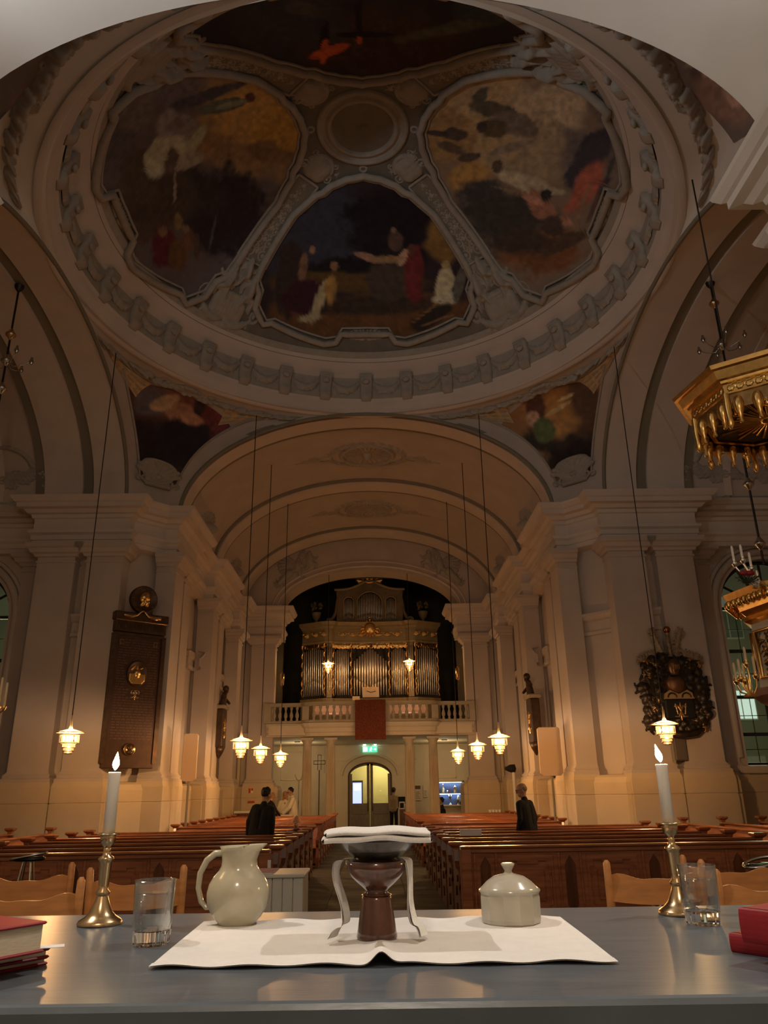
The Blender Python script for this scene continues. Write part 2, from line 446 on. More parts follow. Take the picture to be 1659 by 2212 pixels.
def arch_pts(ac, hw, zs, rise, n=20):
    return [(ac-hw*math.cos(PI*i/n), zs+rise*math.sin(PI*i/n)) for i in range(n+1)]
def arch_wall(mb, fn, a0, a1, z0, z1, ac, hw, zsill, zs, rise, depth, n=20):
    pts = arch_pts(ac, hw, zs, rise, n); q = lambda poly: mb.add([fn(a, z, 0) for a, z in poly], [tuple(range(len(poly)))])
    q([(a0, z0), (ac-hw, z0), (ac-hw, z1), (a0, z1)]); q([(ac+hw, z0), (a1, z0), (a1, z1), (ac+hw, z1)])
    if zsill > z0: q([(ac-hw, z0), (ac+hw, z0), (ac+hw, zsill), (ac-hw, zsill)])
    for i in range(n):
        q([pts[i], pts[i+1], (pts[i+1][0], z1), (pts[i][0], z1)])
    out = [(ac-hw, zsill)]+pts+[(ac+hw, zsill)]
    for i in range(len(out)-1):
        mb.add([fn(*out[i], 0), fn(*out[i+1], 0), fn(*out[i+1], depth), fn(*out[i], depth)], [(0, 1, 2, 3)])
    mb.add([fn(ac-hw, zsill, 0), fn(ac+hw, zsill, 0), fn(ac+hw, zsill, depth), fn(ac-hw, zsill, depth)], [(0, 1, 2, 3)])
    return mb
def plain(seg):
    return sweep(MB(), seg, [(-.30, 1.9), (-.30, 7.6)])
both('wall_face', lambda: plain(PATH[1:8]+[(-5.8, 21.6)]), PLASTER, (WL, WR))
both('wall_face', lambda: plain([(-5.8, 24.3)]+PATH[10:12]+[(-5.8, 26.8)]), PLASTER, (WL, WR))
both('wall_face', lambda: plain([(-5.8, 29.3)]+PATH[14:]), PLASTER, (WL, WR))
# niche bays of the west arm
for ya, yb in ((21.6, 24.3), (26.8, 29.3)):
    def bay(ya=ya, yb=yb):
        m = MB(); fn = lambda a, z, d: (-5.62-d, a, z)
        arch_wall(m, fn, ya-.35, yb+.35, 1.9, 7.6, (ya+yb)/2, .82, 2.2, 5.88, .82, .38)
        m.add([(-6.0, ya, 1.9), (-6.0, yb, 1.9), (-6.0, yb, 7.6), (-6.0, ya, 7.6)], [(0, 1, 2, 3)])
        m.tube([(-5.61, a, z) for a, z in arch_pts((ya+yb)/2, .92, 5.88, .92)], .05, 6)
        return m
    both('niche_bay', bay, PLASTER, (WL, WR))
# transept west walls with the tall windows
WC, WHW = 10.4, 1.28
def twall():
    m = MB(); fn = lambda a, z, d: (-a, 19.35+d, z)
    arch_wall(m, fn, 8.2, 14, 1.9, 7.6, WC, WHW, 2.1, 6.0, WHW, .45)
    for r, o in ((WHW+.18, .10), (WHW+.34, .06)):
        m.tube([(-WC-r, 19.34, 2.3)]+[(-a, 19.34, z) for a, z in arch_pts(WC, r, 6.0, r)][::-1]+[(-WC+r, 19.34, 2.3)], o, 6, upv=(0, 1, 0))
    return m
both('wall_face', twall, PLASTER, (WL, WR))
both('window_sill', lambda: MB().rbox(-WC-1.6, -WC+1.6, 19.1, 19.5, 1.93, 2.1, .02), PLASTER_LIGHT, (WL, WR))
both('wall_end', lambda: MB().box(-14.2, -14, 7, 19.6, 0, 12).box(-14.2, -5.3, -5, 7.3, 0, .02), PLASTER, (WL, WR))
ewall = struct(MB().box(-5.3, 5.3, -5.2, -5, 0, 12).build('wall_east', PLASTER_WHITE))

# pilasters
RG = [(1.97, .10), (2.03, .10), (2.06, .055), (2.11, .07), (2.15, .03), (2.2, 0), (7.10, 0), (7.11, .03), (7.15, .03), (7.16, 0), (7.25, 0), (7.26, .06),
      (7.32, .08), (7.35, .15), (7.44, .19), (7.47, .25), (7.58, .26)]
def pil(cx, cy, nx, ny, w, front, back=.45):
    m = MB(); tx, ty = -ny, nx
    def rect(z, o):
        h = w/2+o
        return [(cx+tx*s*h+nx*d, cy+ty*s*h+ny*d, z) for s, d in ((-1, -back), (1, -back), (1, front+o), (-1, front+o))]
    m.loft([rect(z, o) for z, o in RG], False, False, False)
    return m
def pil_ped(cx, cy, nx, ny, w, front, back=.45):
    m = MB(); tx, ty = -ny, nx
    def rect(z, o):
        h = w/2+o
        return [(cx+tx*s*h+nx*d, cy+ty*s*h+ny*d, z) for s, d in ((-1, -back), (1, -back), (1, front+o), (-1, front+o))]
    m.loft([rect(z, o) for z, o in ((0, .16), (.25, .16), (.28, .13), (1.49, .13), (1.5, .115), (1.515, .115), (1.525, .13), (1.85, .13), (1.97, .1))], False, True, False)
    return m
for (cx, cy, nx, ny, w, fr) in ((-7.72, 18.5, 0, -1, .93, .05), (-6.52, 18.5, 0, -1, .90, .05), (-5.05, 19.86, 1, 0, .88, .06), (-5.05, 21.05, 1, 0, .78, .0),
                               (-5.05, 24.85, 1, 0, .8, .06), (-5.05, 26.2, 1, 0, .8, .0), (-5.05, 29.8, 1, 0, .8, .04), (-4.25, 30.9, 0, -1, .95, .06), (-8.75, 19.25, 0, -1, .3, -.02)):
    both('pilaster', lambda: pil(cx, cy, nx, ny, w, fr), PLASTER, (WL, WR))
    both('pilaster_pedestal', lambda: pil_ped(cx, cy, nx, ny, w, fr), PLASTER_OCHRE, (WL, WR))

# ---- west end wall, organ niche, door wall
WW = sempty('wall_west')
def endwall():
    m = MB(); n = 40; lo = []; hi = []
    fn = lambda a, z, d: (a, 30.95+d, z)
    nic = [(-3.6*math.cos(PI*i/n), ZS+1.62*math.sin(PI*i/n)) for i in range(n+1)]
    out = [(-5.3*math.cos(PI*i/n), ZS+3.15*math.sin(PI*i/n)) for i in range(n+1)]
    for i in range(n):
        m.add([fn(*nic[i], 0), fn(*nic[i+1], 0), fn(*out[i+1], 0), fn(*out[i], 0)], [(0, 1, 2, 3)])
        m.add([fn(*nic[i], 0), fn(*nic[i+1], 0), fn(*nic[i+1], 1.2), fn(*nic[i], 1.2)], [(0, 1, 2, 3)], True)
    return m
endwall().build('wall_face', PLASTER, WW)
m = MB()
for r in (3.75, 3.95):
    m.tube([(-r*math.cos(PI*i/40), 30.93, ZS+(r-3.6+1.62)*math.sin(PI*i/40)) for i in range(41)], .05, 6, upv=(0, 1, 0))
m.build('arch_moulding', PLASTER_LIGHT, WW)
NICHE = mat('organ_niche_shade', (.085, .075, .045), .9, var=.15, scale=2)  # dark colour stands in for the unlit niche interior
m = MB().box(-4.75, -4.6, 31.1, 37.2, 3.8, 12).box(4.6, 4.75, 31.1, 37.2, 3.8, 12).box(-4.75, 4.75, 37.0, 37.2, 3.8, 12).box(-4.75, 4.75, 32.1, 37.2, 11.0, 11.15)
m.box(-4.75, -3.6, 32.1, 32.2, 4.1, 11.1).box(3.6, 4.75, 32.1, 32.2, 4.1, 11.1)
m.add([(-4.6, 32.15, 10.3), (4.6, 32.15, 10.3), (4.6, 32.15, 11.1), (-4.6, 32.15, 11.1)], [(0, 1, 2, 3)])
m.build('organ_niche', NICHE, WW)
DOORC, DHW, DSP, DRS = -.07, 1.0, 2.32, .62
UNDER = mat('plaster_under_gallery', (.62, .53, .39), .8, var=.05, scale=2)
m = MB(); arch_wall(m, lambda a, z, d: (a, 36.9+d, z), -5.0, 5.0, 0, 3.85, DOORC, DHW, 0, DSP, DRS, .3)
m.box(-5.1, -5.0, 31.0, 37, 0, 3.85).box(5.0, 5.1, 31.0, 37, 0, 3.85)
m.tube([(a, 36.88, z) for a, z in arch_pts(DOORC, DHW+.28, DSP+.05, DRS+.28)], .06, 6, upv=(0, 1, 0))
m.box(DOORC-2.1, DOORC+2.1, 36.86, 36.9, 3.02, 3.06).box(DOORC-2.1, DOORC-2.06, 36.86, 36.9, 2.5, 3.6).box(DOORC+2.06, DOORC+2.1, 36.86, 36.9, 2.5, 3.6)
m.box(-5, 5, 36.84, 36.9, 3.62, 3.68)
for xa in (-4.1, 2.95): m.box(xa, xa+.9, 36.87, 36.9, 2.2, 2.23).box(xa, xa+.9, 36.87, 36.9, 3.4, 3.43).box(xa, xa+.03, 36.87, 36.9, 2.2, 3.43).box(xa+.87, xa+.9, 36.87, 36.9, 2.2, 3.43)
m.build('wall_face', UNDER, WW)

# ---- ceilings: barrel vaults
CEIL = sempty('ceiling')
def barrel(mb, axis, hw, rise, s0, s1, off, n=48, cen=0., side=False):
    ph = [PI*i/n for i in range(n+1)]
    def fn(s, p):
        a = cen-(hw-off)*math.cos(p); z = ZS+(rise-off)*math.sin(p)
        return (a, s, z) if axis == 'y' else (s, a, z)
    mb.grid(fn, [s0, s1], ph)
    if side:
        for s in (s0, s1):
            for i in range(n):
                A = fn(s, ph[i]); B = fn(s, ph[i+1])
                mb.add([A, B], [])
                o2 = off-.16
                def f2(p):
                    a = cen-(hw-o2)*math.cos(p); z = ZS+(rise-o2)*math.sin(p)
                    return (a, s, z) if axis == 'y' else (s, a, z)
                mb.add([A, B, f2(ph[i+1]), f2(ph[i])], [(0, 1, 2, 3)])
    return mb
barrel(MB(), 'y', HW, RISE, 19.5, 31.0, -.10).build('vault_field', PLASTER, CEIL)
for (a, b) in ((19.5, 20.55), (24.45, 25.6), (29.5, 30.95)):
    barrel(MB(), 'y', HW, RISE, a+.2, b-.2, 0, side=True).build('vault_rib', PLASTER_LIGHT, CEIL)
    barrel(barrel(MB(), 'y', HW, RISE, a, a+.22, -.045, side=True), 'y', HW, RISE, b-.22, b, -.045, side=True).build('grey_band', PLASTER_GREY, CEIL)
barrel(MB(), 'y', HW, RISE, -5.1, YE, 0).build('vault_field', PLASTER_WHITE, CEIL)
for s in (-1, 1):
    barrel(MB(), 'x', 5.1, RISE, s*XN, s*14.1, -.10, cen=CYD).build('vault_field', PLASTER, CEIL)
    for (a, b) in ((6.2, 7.0), (7.28, 8.25)):
        barrel(MB(), 'x', 5.1, RISE, s*a, s*b, 0, cen=CYD, side=True).build('vault_rib', PLASTER_LIGHT, CEIL)
    barrel(barrel(MB(), 'x', 5.1, RISE, s*7.0, s*7.28, -.07, cen=CYD), 'x', 5.1, RISE, s*8.25, s*8.5, -.05, cen=CYD, side=True).build('grey_band', PLASTER_GREY, CEIL)
    barrel(MB(), 'x', 5.1, RISE, s*9.3, s*9.5, -.05, cen=CYD, side=True).build('vault_rib', PLASTER_LIGHT, CEIL)
# grey edge line along each crossing arch
for s in (-1, 1):
    m = MB(); n = 48
    m.tube([(s*6.16, CYD-5.1*math.cos(PI*i/n), ZS+RISE*math.sin(PI*i/n)) for i in range(n+1)], .05, 6)
    m.build('arch_edge', PLASTER_GREY, CEIL)
m = MB(); m.tube([(-HW*math.cos(PI*i/48), YW-.01, ZS+RISE*math.sin(PI*i/48)) for i in range(49)], .055, 6); m.build('arch_edge', PLASTER_GREY, CEIL)

# ---- pendentives
def Aw(p): return np.array([HW*math.cos(p), YW-CYD, ZS+RISE*math.sin(p)])
def An(p): return np.array([XN, 5.1*math.cos(p), ZS+RISE*math.sin(p)])
def pend(p, s, sx=1, sy=1, h=0.):
    """p: 0 spring .. pi/2 apex; s: 0 west arch .. 1 transept arch"""
    a, b = Aw(p), An(p); m = (a+b)/2; r = math.hypot(m[0], m[1]); k = 1+1.8*math.sin(p)**2/r
    c = 2*np.array([m[0]*k, m[1]*k, m[2]])-m
    q = (1-s)**2*a+2*s*(1-s)*c+s*s*b
    if h:
        r = math.hypot(q[0], q[1]); e = math.sin(min(p, 1.4)); q = q-np.array([q[0]/r*(1-.5*e), q[1]/r*(1-.5*e), .8*e])*h
    return (sx*q[0], CYD+sy*q[1], q[2])
for sx in (-1, 1):
    for sy in (-1, 1):
        ps = [PI/2*i/28 for i in range(29)]; ss = [i/20 for i in range(21)]
        MB().grid(lambda p, s: pend(p, s, sx, sy), ps, ss).build('pendentive', PLASTER if sy > 0 else PLASTER_WHITE, CEIL)

# ---- dome and ring
def D(th, R, h=0.):
    z = math.sqrt(max(RSPH**2-R*R, .01)); x, y = R*math.sin(th), R*math.cos(th)
    k = 1-h/RSPH
    return (x*k, CYD+y*k, ZSPH+z*k)
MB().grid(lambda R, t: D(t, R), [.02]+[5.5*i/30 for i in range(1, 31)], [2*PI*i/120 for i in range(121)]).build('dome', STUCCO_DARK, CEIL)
ringp = [(6.3, 11.66), (6.2, 11.64), (6.16, 11.70), (6.10, 11.72), (6.11, 11.78), (6.05, 11.82), (6.04, 11.88), (5.98, 11.92), (5.99, 11.98), (5.93, 12.03), (5.92, 12.06)]
MB().lathe(ringp, 120, (0, CYD, 0), cap0=False, cap1=False).build('ring_moulding', PLASTER_LIGHT, CEIL)
MB().lathe([(5.92, 12.06), (5.90, 12.3), (5.85, 12.66)], 120, (0, CYD, 0), cap0=False, cap1=False).build('ring_frieze', STUCCO, CEIL)
MB().lathe([(5.85, 12.66), (5.80, 12.68), (5.78, 12.73), (5.70, 12.75), (5.66, 12.81), (5.58, 12.83), (5.56, 12.88), (5.48, 12.9), (5.47, 12.96), (5.40, 12.99), (5.39, 13.04)], 120, (0, CYD, 0), cap0=False, cap1=False).build('ring_moulding', PLASTER_LIGHT, CEIL)
MB().lathe([(5.39, 13.04), (5.30, 13.10), (5.28, 13.18)], 120, (0, CYD, 0), cap0=False, cap1=False).build('ring_lip', STUCCO, CEIL)
# 32 consoles with garlands between
rng = random.Random(3)
cons = MB()
prof = [(5.93, 12.0), (5.80, 12.06), (5.76, 12.15), (5.82, 12.25), (5.78, 12.42), (5.68, 12.55), (5.64, 12.66), (5.70, 12.72), (5.84, 12.74)]
rings = []
for i, (R, z) in enumerate(prof):
    w = .13+.04*math.sin(PI*i/8)+(.02 if i > 5 else 0)
    rings.append([(-w, -5.95, z), (-w, -R-.03, z), (-w*.7, -R, z), (w*.7, -R, z), (w, -R-.03, z), (w, -5.95, z)])
cons.loft(rings, True, True, True)
cons.sphere((0, -5.70, 12.5), .085, 8, 6, 1.3, .7, 1); cons.tube([(-.17, -5.68, 12.68), (.17, -5.68, 12.68)], .05, 8)
cons.v = [(x, -y, z) for x, y, z in cons.v]
cme = cons.mesh('bracket'); cme.materials.append(STUCCO)
gm = MB()
relief(gm, garland(-.44, .0, .44, .0, .3, .075, rng, 20)+flower(0, -.3, .1)+flower(-.2, -.24, .06)+flower(.2, -.24, .06),
       lambda a, b, h: ((5.87-h)*math.sin(a/5.87), (5.87-h)*math.cos(a/5.87), 12.6+b), .022, .9)
gme = gm.mesh('garland'); gme.materials.append(STUCCO)
for k in range(32):
    link('bracket', cme, CEIL, (0, CYD, 0), 2*PI*k/32)
    link('garland', gme, CEIL, (0, CYD, 0), 2*PI*(k+.5)/32)
# central medallion
def dlathe(prof, n=64):
    m = MB(); rings = [[D(2*PI*k/n, R, h) for k in range(n)] for R, h in prof]; return m.loft(rings, False, False, True)
dlathe([(1.05, -.02), (1.04, .06), (.98, .09), (.93, .06), (.92, .02), (.84, .015), (.82, .07), (.77, .10), (.73, .09), (.71, .03), (.69, .02), (.62, .02)]).build('medallion_ring', STUCCO, CEIL)
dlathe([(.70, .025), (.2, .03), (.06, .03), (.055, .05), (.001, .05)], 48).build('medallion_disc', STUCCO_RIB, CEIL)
def dmap(th0, R0, flip=1):
    c = np.array([math.sin(th0), math.cos(th0)])*R0; t = np.array([math.cos(th0), -math.sin(th0)]); r = np.array([math.sin(th0), math.cos(th0)])
    def fn(a, b, h):
        q = c+t*a*flip-r*b
        return D(math.atan2(q[0], q[1]), min(math.hypot(q[0], q[1]), 6.4), h)
    return fn
for k in range(4):
    th = PI/4+k*PI/2
    # rib ground panel with arabesque relief
    fn = dmap(th, 3.0)
    poly = [(-.40, -1.05), (.40, -1.05), (.27, 1.12), (-.27, 1.12)]
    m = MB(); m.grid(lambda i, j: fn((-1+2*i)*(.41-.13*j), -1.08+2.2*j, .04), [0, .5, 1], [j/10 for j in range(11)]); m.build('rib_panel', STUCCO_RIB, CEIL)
    m = MB()
    for sgn in (-1, 1): m.tube([fn(sgn*(.43-.13*j), -1.08+2.2*j, .05) for j in [i/10 for i in range(11)]], .035, 6)
    for j in (0, 1): m.tube([fn(x*(.43-.13*j), -1.08+2.2*j, .05) for x in (-1, -.5, 0, .5, 1)], .035, 6)
    m.build('rib_border', STUCCO, CEIL)
    cs = []
    for i in range(7):
        b = -.9+i*.3; w = .36-.035*i
        for sgn in (-1, 1):
            cs += scroll(sgn*w*.5, b, w*.34, PI/2, 1.4, sgn, .2)
            cs += scroll(sgn*w*.3, b+.16, w*.22, -PI/2, 1.2, -sgn, .22)
        cs += flower(0, b+.05, .06)
    cs += stem([(0, -1.0), (0, 1.05)], .018)
    relief(MB(), cs, dmap(th, 3.0), .02, .7, .04).build('arabesque', STUCCO, CEIL)
    # foot cartouche with putti, shield and scrolls
    rg = random.Random(20+k); fn = dmap(th, 4.62); cs = []
    cs += [(x, y, .15, .45) for x in np.linspace(-.34, .34, 8) for y in (-.46, -.38)]
    cs += stem([(-.62, -.12), (-.2, -.2), (.3, -.2), (.66, -.1)], .06, .06)
    cs += [(x, y, r, 1.35) for x, y, r in putto(-.30, .02, .68, -1)+putto(.02, .30, .62, 1)+putto(.32, .0, .68, 1)]
    cs += scroll(-.78, -.34, .2, 0, 1.5, 1)+scroll(.78, -.34, .2, PI, 1.5, -1)+scroll(-.22, .68, .11, 0, 1.4, -1)+scroll(.22, .68, .11, PI, 1.4, 1)
    cs += garland(-.75, -.45, 0, -.62, .12, .06, rg)+garland(0, -.62, .75, -.45, .12, .06, rg)
    cs += scroll(-.3, -.68, .12, 0, 1.3, 1)+scroll(.3, -.68, .12, PI, 1.3, -1)
    for i in range(26): cs += leafy(rg.uniform(-.55, .55), rg.uniform(-.15, .5), rg.uniform(.08, .16), rg.uniform(0, 6.3), rg)
    relief(MB(), cs, fn, .022, 1.6).build('cartouche', STUCCO, CEIL)
    # head cartouche beside the medallion
    fn = dmap(th, 1.52); cs = [(x, y, .2, .5) for x in (-.1, 0, .1) for y in (-.12, .0, .1)]
    cs += arcstem(0, 0, .34, .3, PI-.3, .05)+scroll(-.36, -.1, .14, 0, 1.4, 1)+scroll(.36, -.1, .14, PI, 1.4, -1)+scroll(-.3, .3, .1, 0, 1.3, -1)+scroll(.3, .3, .1, PI, 1.3, 1)
    for i in range(10): cs += leafy(rg.uniform(-.45, .45), rg.uniform(-.32, .35), rg.uniform(.1, .17), rg.uniform(0, 6.3), rg)
    relief(MB(), cs, fn, .02, 1.4).build('cartouche', STUCCO, CEIL)
    # palmette under each painting, small ring keystone above it
    t0 = k*PI/2
    cs = fan(0, -.12, .62, .25, PI/2-.2, 5, .06)+fan(0, -.12, .62, PI/2+.2, PI-.25, 5, .06)+scroll(-.2, -.02, .1, 0, 1.3, 1)+scroll(.2, -.02, .1, PI, 1.3, -1)+[(0, .08, .11)]
    relief(MB(), [(x*.72, y*.5, r*.6) for x, y, r in cs], dmap(t0, 5.04 if k == 0 else 5.22), .015, .8).build('palmette', STUCCO, CEIL)
    cs = arcstem(0, 0, .075, 0, 2*PI, .028)+fan(0, -.34, .16, PI/2-.6, PI/2+.6, 5, .03)
    relief(MB(), cs, dmap(t0, 1.17), .014, 1.).build('keystone', STUCCO, CEIL)

# ---- ceiling paintings: generic painted scenes held in stucco frames
def s2l(c): return tuple(((x/255.)/12.92 if x/255. <= .04045 else ((x/255.+.055)/1.055)**2.4) for x in c)
KP = np.array([3.5, 4.8, 5.9])
def vnoise(x, y, seed=0):
    xi, yi = np.floor(x).astype(int), np.floor(y).astype(int); fx, fy = x-xi, y-yi
    fx, fy = fx*fx*(3-2*fx), fy*fy*(3-2*fy)
    h = lambda a, b: np.modf(np.abs(np.sin(a*127.1+b*311.7+seed*17.3)*43758.5453))[0]
    return (h(xi, yi)*(1-fx)+h(xi+1, yi)*fx)*(1-fy)+(h(xi, yi+1)*(1-fx)+h(xi+1, yi+1)*fx)*fy
def fbm(x, y, seed=0): return sum(vnoise(x*2**k, y*2**k, seed+k)*.5**k for k in range(4))/1.875
def paint(U, V, base, blobs, seed):
    """base colour plus soft ellipses (cx,cy,rx,ry,deg,rgb,soft)"""
    N = fbm(U/38., V/38., seed); N2 = fbm(U/9., V/9., seed+5)
    col = np.ones((len(U), 3))*np.array(base)
    for (cx, cy, rx, ry, dg, rgb, soft) in blobs:
        a = math.radians(dg); dx, dy = U-cx, V-cy
        x = (dx*math.cos(a)+dy*math.sin(a))/rx; y = (-dx*math.sin(a)+dy*math.cos(a))/ry
        d = np.sqrt(x*x+y*y)+(N-.5)*.9*min(1, soft*2+.35)+(N2-.5)*.22
        w = np.clip((1+soft*.5-d)/max(soft, .08), 0, 1); w = w*w*(3-2*w)
        c = np.array(rgb)*(1+(N2-.5)[:, None]*.3)
        col = col*(1-w[:, None])+c*w[:, None]
    col = col*(.92+.16*N2[:, None])
    c = np.clip(col, 0, 255)/255.; lin = np.where(c <= .04045, c/12.92, ((c+.055)/1.055)**2.4)
    return np.clip(lin*KP, .004, .85)
def setpaint(o, cols):
    at = o.data.color_attributes.new('paint', 'FLOAT_COLOR', 'POINT')
    at.data.foreach_set('color', np.concatenate([cols, np.ones((len(cols), 1))], 1).astype(np.float32).ravel())
OUT = [(0, 1.42), (15, 1.55), (25, 1.80), (28, 2.02), (32, 2.14), (37.5, 2.75), (38.5, 3.4), (39.3, 4.05), (39, 4.35), (36.5, 4.5), (36.0, 4.78), (32, 5.0), (29.5, 4.93), (21, 5.02), (12.5, 5.09), (9, 5.04), (7.5, 4.88), (0, 4.86)]
def outline(sc=1.0):
    h = [(math.radians(a), r*(1+(sc-1)*max(0, (r-3)/2))) for a, r in OUT]
    return h+[(-a, r) for a, r in h[-2:0:-1]]
def rrange(th, ol):
    """inner and outer R of the panel at angle th"""
    th = abs(th); h = ol[:len(OUT)]; hit = []
    for i in range(len(h)-1):
        (a0, r0), (a1, r1) = h[i], h[i+1]
        if (a0-th)*(a1-th) <= 0 and a0 != a1: hit.append(r0+(r1-r0)*(th-a0)/(a1-a0))
    return (min(hit), max(hit)) if hit else None
